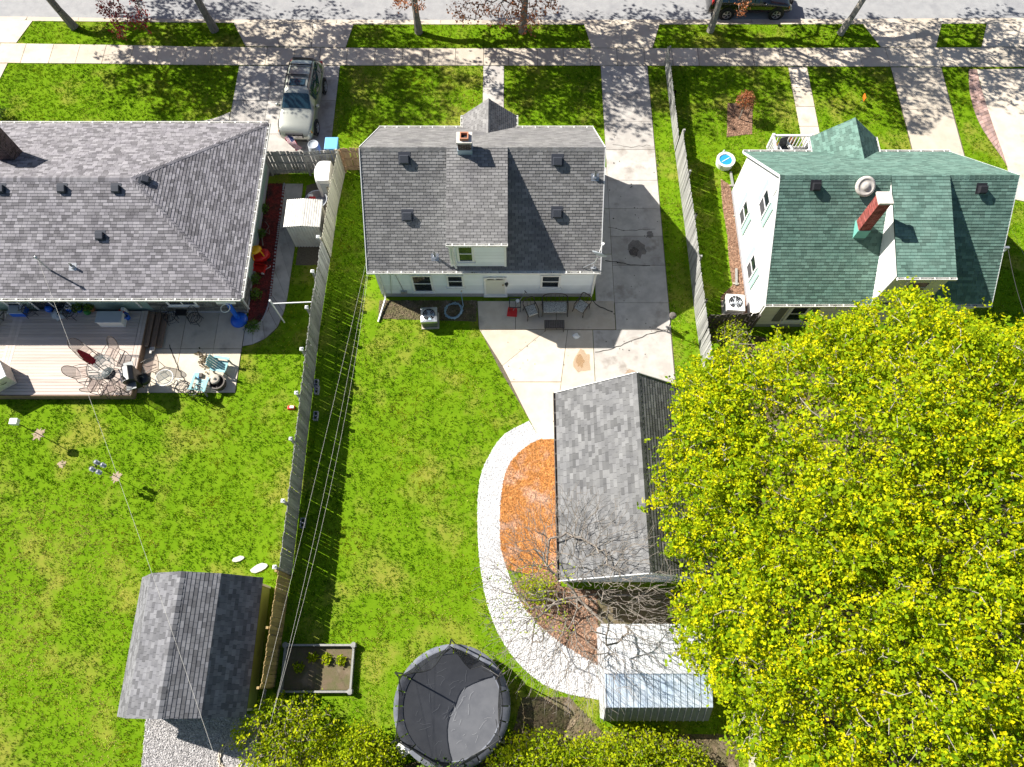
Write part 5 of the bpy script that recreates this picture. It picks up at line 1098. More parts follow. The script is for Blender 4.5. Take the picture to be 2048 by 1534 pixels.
# ================================================================== VEHICLES
def car(label, paint, loc, rz, L_=4.68, W=1.86, Hh=1.70, rails=True):
    o = thing('car', label, 'car', loc, rz)
    # stations along the length (front at y = 0), each: z belt, z top, half widths at sill, belt, top
    S_ = [(.00, .50, .56, .56, .62, .50), (.07, .62, .70, .74, .80, .68), (.30, .80, .90, .84, .88, .74), (.75, .90, .985, .87, .92, .76), (1.22, .97, 1.06, .89, .93, .74),
          (1.34, .985, 1.09, .89, .93, .73), (1.98, 1.03, 1.60, .89, .93, .62), (2.25, 1.04, 1.665, .89, .93, .63), (2.95, 1.06, Hh, .89, .93, .64), (3.70, 1.08, 1.69, .89, .925, .62), (4.18, 1.10, 1.63, .88, .90, .59),
          (4.50, 1.10, 1.16, .85, .87, .66), (4.62, .86, .92, .80, .84, .66), (4.68, .55, .60, .70, .74, .6)]
    sc = L_/4.68; ws = W/1.86
    def ring(s):
        y, zb_, zt, ws0, wm, wt = s; g = .26
        half = [(0, g), (ws0*.82, g), (ws0*.97, g+.07), (wm, g+(zb_-g)*.45), (wm*.995, g+(zb_-g)*.72), (wm*.965, zb_), (wt+(wm-wt)*.38, zb_+(zt-zb_)*.5), (wt*1.03, zt-.055*(zt-zb_ > .2)-.01), (wt*.86, zt), (wt*.45, zt+.018), (0, zt+.022)]
        return half
    rings = [ring(s) for s in S_]; nh = len(rings[0]); b = MB(); vs_ = []; 
    for s, rg in zip(S_, rings): vs_ += [(x*ws, s[0]*sc, z) for x, z in rg]+[(-x*ws, s[0]*sc, z) for x, z in rg[-2:0:-1]]
    n = 2*nh-2; fs = []
    for i in range(len(S_)-1): fs += [(i*n+k, i*n+(k+1) % n, (i+1)*n+(k+1) % n, (i+1)*n+k) for k in range(n)]
    fs += [tuple(range(n-1, -1, -1)), tuple(range((len(S_)-1)*n, len(S_)*n))]
    body = b.add(vs_, fs).build('body', paint, o, smooth=True)
    md = body.modifiers.new('sub', 'SUBSURF'); md.levels = 1; md.render_levels = 2
    V = lambda i, k: Vector(vs_[i*n+k % n])
    def patch(name, quads, m, ins=.06, off=.016):
        bb = MB()
        for q in quads:
            c = sum(q, Vector())/4; nn = (q[2]-q[0]).cross(q[3]-q[1]).normalized()
            mid = Vector((0, 2.3*sc, .7))
            if nn.dot(c-mid) < 0: nn = -nn
            bb.add([p+(c-p)*ins+nn*off for p in q], [(0, 1, 2, 3)])
        return bb.build(name, m, o)
    T_ = nh-1
    for (i0, name) in ((5, 'windshield'), (10, 'rear_window')):
        l0, l1 = V(i0, 7), V(i0+1, 7); r0, r1 = V(i0, n-7), V(i0+1, n-7); t0, t1 = V(i0, T_), V(i0+1, T_)
        e = .015; bb = MB()
        for k in range(7, n-7):
            a, c, d, f = V(i0, k), V(i0, k+1), V(i0+1, k+1), V(i0+1, k); lift = Vector((0, -.012 if i0 == 5 else .012, .028)); g = lambda p, q, t: p+(q-p)*t
            bb.add([g(a, f, .06)+lift, g(c, d, .06)+lift, g(c, d, .93)+lift, g(a, f, .93)+lift], [(0, 1, 2, 3)])
        bb.build(name, 'car_glass', o, smooth=True)
    for side in (1, -1):
        k5, k6, k7 = (5, 6, 7) if side == 1 else (n-5, n-6, n-7)
        for (i, j) in ((6, 7), (7, 8), (8, 9), (9, 10)):
            A = [V(i, k5), V(j, k5), V(j, k6), V(i, k6)]; B = [V(i, k6), V(j, k6), V(j, k7), V(i, k7)]; bb = MB(); nn = Vector((side, 0, .25)).normalized()*.022; g = lambda p, q, t: p+(q-p)*t
            ti0, ti1 = (.04, .97) if i != 8 else (.02, .94)
            bb.add([g(A[0], A[1], ti0)+nn+Vector((0, 0, .03)), g(A[0], A[1], ti1)+nn+Vector((0, 0, .03)), g(A[3], A[2], ti1)+nn, g(A[3], A[2], ti0)+nn], [(0, 1, 2, 3)])
            bb.add([g(B[0], B[1], ti0)+nn, g(B[0], B[1], ti1)+nn, g(g(B[3], B[2], ti1), g(B[0], B[1], ti1), .14)+nn, g(g(B[3], B[2], ti0), g(B[0], B[1], ti0), .14)+nn], [(0, 1, 2, 3)])
            bb.build('side_window', 'car_glass', o)
        m_ = MB(); x = side*(.98*ws); m_.lathe([(.02, -.08), (.09, -.05), (.10, .03), (.05, .08)], 10, (x+side*.06, 1.62*sc, 1.08)); mi = m_.build('mirror', paint, o, smooth=True); MB().bar((side*.90*ws, 1.60*sc, 1.04), (x, 1.62*sc, 1.06), .06, .05).build('mirror_arm', 'black_plastic', mi)
        hl = MB(); q = [V(1, 4 if side == 1 else n-4), V(2, 4 if side == 1 else n-4), V(2, 6 if side == 1 else n-6), V(1, 6 if side == 1 else n-6)]; c = sum(q, Vector())/4; out_ = Vector((side*.6, -.6, .45)).normalized()*.035
        hl.add([p+(c-p)*.05+out_ for p in q], [(0, 1, 2, 3)]); h_ = hl.build('headlight', 'lamp_glass', o)
        am = MB(); am.add([(q[1]+(c-q[1])*t+out_*1.25) if k < 2 else (q[2]+(c-q[2])*t+out_*1.25) for k, t in enumerate((.1, .5, .5, .1))], [(0, 1, 2, 3)]); am.build('indicator', 'amber', h_)
        tl = MB(); tl.cbox((side*.76*ws, 4.50*sc, .98), (.16, .12, .30)); bevel(tl.build('tail_light', 'red_plastic', o), .03)
        for y in (.86*sc, 3.60*sc):
            R_ = Matrix.Translation((side*.80*ws, y, .355)) @ Matrix.Rotation(R(90)*side, 4, 'Y')
            ar_ = MB(Matrix.Translation((side*.90*ws, y, .37)) @ Matrix.Rotation(R(90)*side, 4, 'Y')); ar_.lathe([(.43, -.02), (.43, .045)], 22); ar_.build('wheel_arch', 'black_plastic', o)
            wh = MB(R_).lathe([(.21, -.10), (.33, -.11), (.355, -.08), (.36, .0), (.355, .13), (.335, .165), (.24, .17), (.225, .13)], 26).build('wheel', 'tyre', o, smooth=True)
            rm2 = MB(R_); rm2.lathe([(.235, .125), (.24, .168), (.215, .165), (.20, .13)], 26, cap=False); rm2.lathe([(.05, .10), (.055, .165), (.02, .17)], 10)
            for k in range(5):
                a = 2*math.pi*k/5; 
                for da in (-.13, .13): rm2.bar((.045*math.cos(a), .045*math.sin(a), .155), (.215*math.cos(a+da), .215*math.sin(a+da), .15), .032, .02)
            rm2.build('rim', 'rim', wh); MB(R_).lathe([(.21, .10), (.02, .105)], 20).build('brake', 'black_metal', wh)
    gr_ = MB()
    for k in range(4): gr_.box(-.40*ws, .40*ws, -.045+.02*(k > 2), .03, .60+k*.055, .627+k*.055)
    g0 = MB().box(-.43*ws, .43*ws, -.028, .06, .56, .83).build('grille', 'black_plastic', o); gr_.build('grille_bar', 'chrome', g0)
    MB().cbox((0, -.055, .70), (.10, .03, .08)).build('badge', 'chrome', g0)
    MB().box(-.55*ws, .55*ws, -.02, .06, .30, .42).build('lower_intake', 'black_plastic', o)
    MB().box(-.26, .26, -.06, -.03, .44, .54).build('licence_plate', 'white_plastic', o) if not rails else None
    sr = MB(); sr.box(-.40*ws, .40*ws, 2.32*sc, 2.75*sc, 1.69, 1.716); bevel(sr.build('sunroof', 'car_glass', o), .02)
    for i_ in range(2): pass
    MB().box(-.36*ws, .36*ws, 1.33*sc, 1.36*sc, 1.085, 1.10).build('wiper', 'black_plastic', o)
    if rails:
        for s in (-1, 1): MB().tube([(s*.57*ws, 2.2*sc, 1.68), (s*.575*ws, 2.4*sc, 1.76), (s*.575*ws, 3.75*sc, 1.76), (s*.57*ws, 3.95*sc, 1.68)], .022, 6).build('roof_rail', 'black_plastic', o)
        for y in (2.95, 3.62): MB().bar((-.575*ws, y*sc, 1.77), (.575*ws, y*sc, 1.77), .07, .03).build('cross_bar', 'black_plastic', o)
    return o
fl_ = at(598, 278, .3)
car('silver beige SUV parked nose down on the left driveway', 'car_silver', (-10.98, 25.38, .03), R(-3))
car('black SUV parked along the street kerb behind a pale trunk', 'car_black', (at(1583, 40, .4).x+.15, 35.15, -.13), R(90), W=1.9)

# ================================================================== TRAMPOLINE
tc = Vector((-2.22, -.98, 0)); TP = thing('trampoline', 'round trampoline with dark sagging safety net', 'trampoline', tc)
ra, rb2 = 2.12, 1.84; NP = 6
b = MB(); b.tube([(ra*math.cos(2*math.pi*k/36), ra*math.sin(2*math.pi*k/36), .86) for k in range(36)], .025, 6, closed=True); b.build('frame', 'galv', TP)
for k in range(6):
    a = 2*math.pi*(k+.5)/6; b = MB(); a0, a1 = a-.28, a+.28; b.tube([(ra*math.cos(a0), ra*math.sin(a0), .86), (ra*math.cos(a0)*1.02, ra*math.sin(a0)*1.02, .03), (ra*math.cos(a1)*1.02, ra*math.sin(a1)*1.02, .03), (ra*math.cos(a1), ra*math.sin(a1), .86)], .022, 6); b.build('leg', 'galv', TP)
mt_ = MB(); mt_.lathe([(rb2, .80), (rb2, .812), (.9, .79), (.01, .78)], 40, cap=False); mt_o = mt_.build('mat', 'tramp_mat', TP)
sc_ = MB()
for i in range(46):
    a = random.uniform(0, 6.28); r_ = random.uniform(.1, 1.6); c_ = Vector((r_*math.cos(a), r_*math.sin(a), .822)); ang_ = random.gauss(.9, .6); l_ = random.uniform(.04, .22); d = Vector((math.cos(ang_), math.sin(ang_), 0)); nn = Vector((-d.y, d.x, 0))*.004; k = Vector((random.gauss(0, .03), random.gauss(0, .03), 0))
    sc_.add([c_-d*l_-nn, c_+k-nn, c_+k+nn, c_-d*l_+nn], [(0, 1, 2, 3)]); sc_.add([c_+k-nn, c_+d*l_-nn, c_+d*l_+nn, c_+k+nn], [(0, 1, 2, 3)])
sc_.build('scuffs', 'scratch', mt_o, kind='stuff', fix=False)
for k in range(24):
    a0, a1 = 2*math.pi*k/24+.012, 2*math.pi*(k+1)/24-.012; b = MB(); vs_ = []
    for a in (a0, (a0+a1)/2, a1):
        for r_, z in ((rb2-.02, .845), (rb2+.12, .90), (ra+.04, .885), (ra+.05, .80)): vs_.append((r_*math.cos(a), r_*math.sin(a), z))
    b.add(vs_, [(i*4+j, i*4+j+1, (i+1)*4+j+1, (i+1)*4+j) for i in range(2) for j in range(3)], random.random()); b.build('pad', 'tramp_pad', TP, smooth=True)
tops = []
for k in range(NP):
    a = 2*math.pi*k/NP+.52; b = MB(); p0 = Vector((ra*1.04*math.cos(a), ra*1.04*math.sin(a), .2)); p1 = Vector((ra*1.07*math.cos(a), ra*1.07*math.sin(a), 2.25)); p2 = Vector((ra*.98*math.cos(a), ra*.98*math.sin(a), 2.65)); tops.append((a, p2))
    b.tube([p0, p1, p1*.5+p2*.5+Vector((0, 0, .08)), p2], .03, 7); b.build('pole', 'black_metal', TP)
NS = 36; net = MB(); rim_pts = []; vs_ = []
for i in range(NS):
    a = 2*math.pi*i/NS; ph = ((a-.52) % (2*math.pi/NP))/(2*math.pi/NP); sag = math.sin(math.pi*ph); col = 1.0 if not (.9 < a < 2.3) else .55
    rt = ra*(.96-.14*sag*(2 if .9 < a < 2.6 else 1)); zt = 2.62-.30*sag*(2.2 if .9 < a < 2.6 else 1); rim_pts.append(Vector((rt*math.cos(a), rt*math.sin(a), zt)))
    vs_ += [((rb2+.02)*math.cos(a), (rb2+.02)*math.sin(a), .84), ((ra*.94-.10*sag)*math.cos(a), (ra*.94-.10*sag)*math.sin(a), 1.6), tuple(rim_pts[-1])]
for i in range(NS):
    j = (i+1) % NS; net.add([vs_[i*3], vs_[j*3], vs_[j*3+1], vs_[i*3+1], vs_[i*3+2], vs_[j*3+2]], [(0, 1, 2, 3), (3, 2, 5, 4)])
net.build('net', 'net', TP); MB().tube(rim_pts, .016, 5, closed=True).build('net_rim', 'black_plastic', TP)
for a, p in tops: MB().tube([p, Vector((ra*.80*math.cos(a+.3), ra*.80*math.sin(a+.3), 2.2))], .012, 4).build('strap', 'black_plastic', TP)
ld = MB(); ld.bar((-1.75, -1.15, .86), (-2.15, -1.45, .05), .06, .03); ld.bar((-1.45, -1.5, .86), (-1.85, -1.8, .05), .06, .03)
for t in (.25, .5, .75): ld.bar(Vector((-1.75, -1.15, .86)).lerp(Vector((-2.15, -1.45, .05)), t), Vector((-1.45, -1.5, .86)).lerp(Vector((-1.85, -1.8, .05)), t), .10, .03)
ld.build('ladder', 'white_paint', TP)

# ================================================================== GARDEN BED
gb0 = at(566, 1290, .25); GBx0, GBx1, GBy0, GBy1 = -8.80, -6.15, -.50, 1.17
GB = thing('garden_bed', 'square raised garden bed framed with weathered timber rails', 'garden bed', ((GBx0+GBx1)/2, (GBy0+GBy1)/2, 0))
for a, c in (((GBx0, GBy0), (GBx1, GBy0)), ((GBx1, GBy0), (GBx1, GBy1)), ((GBx1, GBy1), (GBx0, GBy1)), ((GBx0, GBy1), (GBx0, GBy0))):
    for z in (.07, .20): MB().bar((*a, z), (*c, z), .075, .11).build('rail', 'wood_grey', GB, world=True)
for x in (GBx0, GBx1):
    for yy in (GBy0, GBy1):
        MB().box(x-.08, x+.08, yy-.08, yy+.08, 0, .32).box(x-.11, x+.11, yy-.05, yy+.05, .24, .29).box(x-.05, x+.05, yy-.11, yy+.11, .295, .30).build('corner_post', 'wood_grey', GB, world=True)
MB().box(GBx0+.04, GBx1-.04, GBy0+.06, GBy1-.06, 0, .05).build('soil', 'leaf_litter', GB, world=True)

# ================================================================== AIR CONDITIONERS, HOSES
def ac_unit(label, c, s, h, body, topm, rz=0):
    o = thing('air_conditioner', label, 'air conditioner', c, rz)
    MB().box(-s*.56, s*.56, -s*.56, s*.56, 0, .06).build('pad', 'concrete', o)
    b = MB(); b.box(-s/2+.02, s/2-.02, -s/2+.02, s/2-.02, .06, h-.19); bd = b.build('cabinet', body, o)
    fin = MB()
    for k in range(14):
        t = -s/2+.04+k*(s-.08)/13; fin.box(t-.008, t+.008, -s/2, -s/2+.02, .1, h-.06); fin.box(t-.008, t+.008, s/2-.02, s/2, .1, h-.06); fin.box(-s/2, -s/2+.02, t-.008, t+.008, .1, h-.06); fin.box(s/2-.02, s/2, t-.008, t+.008, .1, h-.06)
    fin.build('grille', body, o); b = MB(); [b.box(*q, h-.19, h-.032) for q in ((-s/2-.01, s/2+.01, -s/2-.01, -s/2+.03), (-s/2-.01, s/2+.01, s/2-.03, s/2+.01), (-s/2-.01, -s/2+.03, -s/2+.03, s/2-.03), (s/2-.03, s/2+.01, -s/2+.03, s/2-.03))]
    n = 24
    lid = MB(); ro = s*.40; pts = []
    for k in range(n):
        a = 2*math.pi*k/n+math.pi/4; q = max(abs(math.cos(a)), abs(math.sin(a))); pts.append((math.cos(a)/q*(s/2+.01), math.sin(a)/q*(s/2+.01)))
    vs_ = [(x, y, h-.03) for x, y in pts]+[(ro*math.cos(2*math.pi*k/n+math.pi/4), ro*math.sin(2*math.pi*k/n+math.pi/4), h) for k in range(n)]
    lid.add(vs_, [(k, (k+1) % n, n+(k+1) % n, n+k) for k in range(n)]); lid.build('top', topm, o); b.build('rim', topm, o)
    MB().lathe([(ro, h-.02), (ro, h-.16), (.01, h-.17)], 24, cap=False).build('fan_well', 'black_plastic', o)
    f = MB()
    for k in range(4):
        a = math.pi/2*k; f.add([(.05*math.cos(a), .05*math.sin(a), h-.10), (ro*.9*math.cos(a-.25), ro*.9*math.sin(a-.25), h-.12), (ro*.9*math.cos(a+.45), ro*.9*math.sin(a+.45), h-.06)], [(0, 1, 2)])
    f.lathe([(.09, h-.12), (.09, h-.05), (.04, h-.04)], 10); f.build('fan', 'hose_blue' if topm == 'galv' else 'grey_plastic', o)
    g = MB()
    for r_ in (.25, .5, .75): g.tube([(ro*r_*math.cos(2*math.pi*k/20), ro*r_*math.sin(2*math.pi*k/20), h+.002) for k in range(20)], .005, 4, closed=True)
    for k in range(6): a = math.pi*k/6; g.tube([(ro*math.cos(a), ro*math.sin(a), h), (-ro*math.cos(a), -ro*math.sin(a), h)], .005, 4)
    g.build('guard', 'galv', o); return o
p = at(861, 642, 0); ac_unit('grey air conditioner on the lawn edge behind the white house', (p.x, p.y-.02, 0), .72, .72, 'sheet_grey', 'galv', R(3))
p = at(1467, 616, 0); ac_unit('white air conditioner beside the white gable wall', (p.x-.12, p.y-.1, 0), .80, .78, 'sheet_white', 'white_plastic', R(-4))
def coil(label, c, r, turns, m, hr=.013, tail=None):
    pts = []
    for k in range(turns*18): a = 2*math.pi*k/18; rr2 = r*(.72+.28*((k*7 % 11)/11))+.02*math.sin(k*.7); pts.append((rr2*math.cos(a), rr2*math.sin(a), hr+.012*(k//18)*.8+.01*math.sin(k*1.3)**2))
    if tail: pts += tail
    o = thing('garden_hose', label, 'hose', c); MB().tube(pts, hr, 6).build('hose', m, o, smooth=True); MB().tube([pts[-1], Vector(pts[-1])+Vector((.05, .03, 0))], hr*1.4, 6).build('nozzle', 'brass', o); return o
coil('pale blue garden hose coiled beside the grey air conditioner', at(907, 622, .02), .46, 6, 'hose_blue', .016, [(.45, .25, .05), (.40, .5, .4), (.38, .62, .75)])
coil('beige garden hose coiled on the white gravel at the bottom edge', at(466, 1512, .02), .58, 5, 'hose_beige', .022)

# ================================================================== PATIO FURNITURE OF THE WHITE HOUSE
def wicker_seat(name, label, cat, px, w_, rz, dep=.58):
    o = thing(name, label, cat, at(*px, 0), rz); z = .40
    MB().box(-w_/2, w_/2, -dep/2, dep/2, z-.06, z-.02).build('seat_frame', 'bronze_metal', o)
    nseg = 2 if w_ > .9 else 1; c_ = MB(); c_.box(-w_/2+.03, w_/2-.03, -dep/2-.02, dep/2-.06, z-.015, z+.085); bevel(c_.build('cushion', 'floral', o), .035, 3)
    pts = []
    for k in range(17): a = math.pi*k/16; pts.append((-(w_/2+.02)*math.copysign(abs(math.cos(a))**.55, math.cos(a)), dep/2+.05+.06*math.sin(a), z+.12+.42*math.sin(a)**.7))
    bk = MB(); bk.tube([(-(w_/2+.02), -dep/2+.05, z+.20), (-(w_/2+.02), 0, z+.24)]+pts+[((w_/2+.02), 0, z+.24), ((w_/2+.02), -dep/2+.05, z+.20)], .024, 6); bk.build('back_frame', 'bronze_metal', o)
    sp2 = MB(); n = 3 if nseg == 1 else 6
    for k in range(1, n): x = -w_/2+w_*k/n; sp2.tube([(x, dep/2-.02, z), (x, dep/2+.10, z+.48*(1-(2*abs(x)/w_)**3)**.8)], .011, 5)
    sp2.build('back_slat', 'bronze_metal', o)
    for sx in (-1, 1):
        for sy in (-1, 1): MB().tube([(sx*(w_/2+.01), sy*(dep/2-.03), z+.20 if sy < 0 else z+.12), (sx*(w_/2), sy*(dep/2-.02), .2), (sx*(w_/2+.03), sy*(dep/2+.03), 0)], .02, 6).build('leg', 'bronze_metal', o)
    return o
wicker_seat('patio_sofa', 'two seat patio sofa with floral cushion against the white wall', 'sofa', (1109, 622), 1.14, 0)
wicker_seat('patio_chair', 'floral cushioned patio chair left of the two seat sofa', 'chair', (1062, 628), .52, R(20), .56)
wicker_seat('patio_chair', 'floral cushioned patio chair by the right corner of the white wall', 'chair', (1162, 620), .52, R(-35), .56)
p = at(1108, 656, 0); o = thing('coffee_table', 'low dark coffee table in front of the patio sofa', 'table', p)
b = MB(); b.box(-.46, .46, -.22, .22, .36, .40); bevel(b.build('table_top', 'bronze_metal', o), .03); b = MB()
for k in range(11): b.box(-.42+k*.08, -.42+k*.08+.05, -.18, .18, .402, .406)
b.build('lattice', 'wood_dark', o)
for sx in (-1, 1):
    for sy in (-1, 1): MB().tube([(sx*.40, sy*.18, .36), (sx*.43, sy*.2, 0)], .018, 5).build('leg', 'bronze_metal', o)
p = at(1030, 616, 0); o = thing('side_table', 'small glass side table beside the back door of the white house', 'table', p)
MB().box(-.26, .26, -.24, .24, .50, .51).build('table_top', 'clear_glass', o); b = MB()
for s in ((-.26, -.24, .26, -.24), (.26, -.24, .26, .24), (.26, .24, -.26, .24), (-.26, .24, -.26, -.24)): b.bar((s[0], s[1], .50), (s[2], s[3], .50), .03, .03)
b.build('rim', 'black_metal', o)
for sx in (-1, 1):
    for sy in (-1, 1): MB().tube([(sx*.24, sy*.22, .49), (sx*.24, sy*.22, 0)], .014, 5).build('leg', 'black_metal', o)
o = thing('ashtray', 'white bowl on the small glass side table', 'bowl', p+Vector((.12, .08, .51))); MB().lathe([(.05, 0), (.09, .05), (.08, .05), (.04, .015)], 12).build('bowl', 'white_plastic', o)
p = at(1024, 627, 0); o = thing('snow_shovel', 'red bladed shovel leaning by the small glass table', 'shovel', p)
b = MB(); b.add([(-.24, -.16, .03), (.22, -.2, .03), (.24, .12, .10), (-.2, .16, .10), (-.24, -.16, .05), (.22, -.2, .05), (.24, .12, .12), (-.2, .16, .12)], MB.BF); b.add([(-.20, .16, .08), (.24, .12, .08), (.22, .20, .22), (-.16, .24, .22)], [(0, 1, 2, 3)]); b.build('blade', 'red_plastic', o)
MB().tube([(.05, .1, .12), (.62, .62, .95)], .018, 6).build('handle', 'wood_grey', o); MB().tube([(.57, .68, .95), (.67, .56, .95)], .02, 6).build('grip', 'black_plastic', o)
p = at(1152, 673, .04); o = thing('plastic_bag', 'crumpled white plastic bag on the patio slab', 'bag', p)
b = MB(); b.lathe([(.13, 0), (.15, .04), (.08, .09), (.03, .12)], 9); bg_ = b.build('bag', 'white_plastic', o)
for v_ in bg_.data.vertices: v_.co += Vector((random.gauss(0, .03), random.gauss(0, .03), random.gauss(0, .008)))
p = at(1334, 665, 0); o = thing('garden_stake', 'thin dark post with a round top beside the drive edge', 'post', p)
MB().tube([(0, 0, 0), (-.02, .03, .9), (-.05, .06, 1.5)], .022, 6).build('pole', 'black_metal', o); MB().lathe([(.02, 1.45), (.14, 1.5), (.17, 1.6), (.10, 1.7), (.02, 1.72)], 10, (-.05, .06, 0)).build('feeder', 'wood_dark', o)

# ================================================================== DECK AND LEFT YARD THINGS
def sling_chair(label, px, rz, z=DK, group='mesh chairs round the glass table'):
    p = at(px[0], px[1], z); o = thing('patio_chair', label, 'chair', p, rz, group)
    w_, d = .52, .52; s = MB(); s.add([(-w_/2, -d/2, .42), (w_/2, -d/2, .42), (w_/2, d/2, .38), (-w_/2, d/2, .38)], [(0, 1, 2, 3)]); s.build('seat', 'mesh_fabric', o)
    bk = []; 
    for k in range(9): a = math.pi*k/8; bk.append((-w_/2*math.cos(a), d/2+.08+.26*math.sin(a)**.8*.9, .55+.42*math.sin(a)**.8))
    v0 = [(-w_/2, d/2, .39), (w_/2, d/2, .39)]; m_ = MB(); m_.add(v0+bk, [(0, 1)+tuple(range(len(bk)+1, 1, -1))]); m_.build('backrest', 'mesh_fabric', o, fix=False)
    f = MB(); f.tube([(-w_/2, -d/2, .42), (-w_/2, d/2, .38)]+bk+[(w_/2, d/2, .38), (w_/2, -d/2, .42)], .014, 5, closed=True); f.build('frame', 'bronze_metal', o)
    for sx in (-1, 1):
        x = sx*w_/2; MB().tube([(x, -d/2, .02), (x, -d/2-.03, .4), (x*1.06, -d/2+.02, .62), (x*1.06, 0, .65), (x, d/2+.05, .58)], .014, 5).build('arm', 'bronze_metal', o)
        MB().tube([(x, -d/2, .015), (x, d/2+.1, .015)], .014, 5).build('runner', 'bronze_metal', o); MB().tube([(x, d/2, .38), (x, d/2+.1, .015)], .013, 5).build('leg', 'bronze_metal', o)
    return o
tcx = at(217, 747, DK)
o = thing('patio_table', 'round glass topped table on the sunny deck', 'table', tcx)
MB().lathe([(.60, .70), (.60, .708)], 32).build('table_top', 'clear_glass', o); b = MB(); b.tube([(.60*math.cos(2*math.pi*k/28), .60*math.sin(2*math.pi*k/28), .70) for k in range(28)], .016, 5, closed=True); b.build('rim', 'bronze_metal', o)
for k in range(4): a = math.pi/2*k+.5; MB().tube([(.5*math.cos(a), .5*math.sin(a), .70), (.22*math.cos(a), .22*math.sin(a), .35), (.45*math.cos(a), .45*math.sin(a), .0)], .018, 5).build('leg', 'bronze_metal', o)
b = MB(); b.tube([(.30*math.cos(2*math.pi*k/20), .30*math.sin(2*math.pi*k/20), .3) for k in range(20)], .012, 5, closed=True); b.build('stretcher', 'bronze_metal', o)
for lab, px in (('mesh patio chair under the closed red umbrella at the top left', (178, 712)), ('mesh patio chair at the top right of the glass table', (232, 714)), ('mesh patio chair at the far left of the glass table', (174, 752)),
                ('mesh patio chair at the lower left of the glass table', (200, 775)), ('mesh patio chair at the bottom of the glass table', (228, 782)), ('mesh patio chair between the glass table and the black grill', (256, 772))):
    p = at(px[0], px[1], DK); sling_chair(lab, px, math.atan2(p.y-tcx.y, p.x-tcx.x)-math.pi/2)
sling_chair('mesh patio chair half hidden behind the grill at the foot of the stairs', (309, 741), R(-60), 0, 'mesh chairs by the stairs')
o = thing('umbrella', 'closed dark red patio umbrella standing in the glass table', 'umbrella', tcx+Vector((0, 0, 0)))
MB().tube([(0, 0, 0), (0, 0, 2.5)], .02, 6).build('pole', 'bronze_metal', o); b = MB()
vs_ = []; prof = [(.03, 2.52), (.06, 2.40), (.11, 2.0), (.15, 1.7), (.12, 1.45), (.16, 1.35)]
b.lathe(prof, 14, cap=False); uo = b.build('canopy', 'red_cloth', o)
for i, v_ in enumerate(uo.data.vertices): v_.co.x *= 1+.35*(1 if (i % 14) % 2 else -1)*.6; v_.co.y *= 1+.35*(1 if (i % 14) % 2 else -1)*.6
MB().lathe([(.16, 0), (.28, 0), (.28, .05), (.06, .12)], 16).build('base', 'black_metal', o)
# grill
p = at(277, 765, DK); o = thing('grill', 'black barbecue grill with round handle at the deck corner', 'grill', (p.x, p.y, DK), R(-72))
b = MB(); b.box(-.34, .34, -.24, .24, .1, .72); b.build('cabinet', 'black_metal', o)
b = MB(); pr = [(-.27, .75), (-.27, .95), (-.16, 1.10), (.08, 1.14), (.24, 1.02), (.27, .75)]; k = len(pr)
b.add([(-.36, y, z) for y, z in pr]+[(.36, y, z) for y, z in pr], [tuple(range(k)), tuple(range(2*k-1, k-1, -1))]+[(i, (i+1) % k, k+(i+1) % k, k+i) for i in range(k)]); ld_ = bevel(b.build('lid', 'black_metal', o), .03)
MB().tube([(-.28, -.31, .95), (.28, -.31, .95)], .016, 6).build('handle', 'chrome', ld_); MB(Matrix.Translation((0, -.20, 1.07)) @ Matrix.Rotation(R(45), 4, 'X')).lathe([(.05, 0), (.05, .02)], 12).build('thermometer', 'chrome', ld_)
for s in (-1, 1): MB().box(s*.36 if s > 0 else -.66, .66 if s > 0 else -.36, -.20, .20, .76, .80).build('side_shelf', 'sheet_grey', o)
for sx in (-1, 1):
    for sy in (-1, 1): MB().box(sx*.30-.03, sx*.30+.03, sy*.2-.03, sy*.2+.03, 0, .12).build('leg', 'black_metal', o)
p = at(303, 770, 0); o = thing('kettle_grill', 'small black kettle grill standing below the deck corner', 'grill', p)
MB().lathe([(.02, .45), (.2, .5), (.28, .66), (.28, .72), (.2, .85), (.03, .90)], 18).build('bowl', 'black_metal', o, smooth=True); MB().tube([(-.06, 0, .90), (-.05, 0, .96), (.05, 0, .96), (.06, 0, .9)], .012, 5).build('handle', 'chrome', o)
for k in range(3): a = 2.1*k; MB().tube([(.15*math.cos(a), .15*math.sin(a), .5), (.27*math.cos(a), .27*math.sin(a), 0)], .013, 5).build('leg', 'galv', o)
# paving blocks on the stairs
for i, (q, lab) in enumerate((((294, 687), 'upper white block lying on the deck stairs'), ((307, 696), 'middle white block lying on the deck stairs'), ((302, 701), 'lower white block lying on the deck stairs'))):
    p = at(q[0], q[1], .15); o = thing('paving_block', lab, 'block', (p.x, p.y, .13)); bevel(MB().box(-.06, .06, -.16, .16, 0, .07).build('block', 'cement_cap', o), .01)
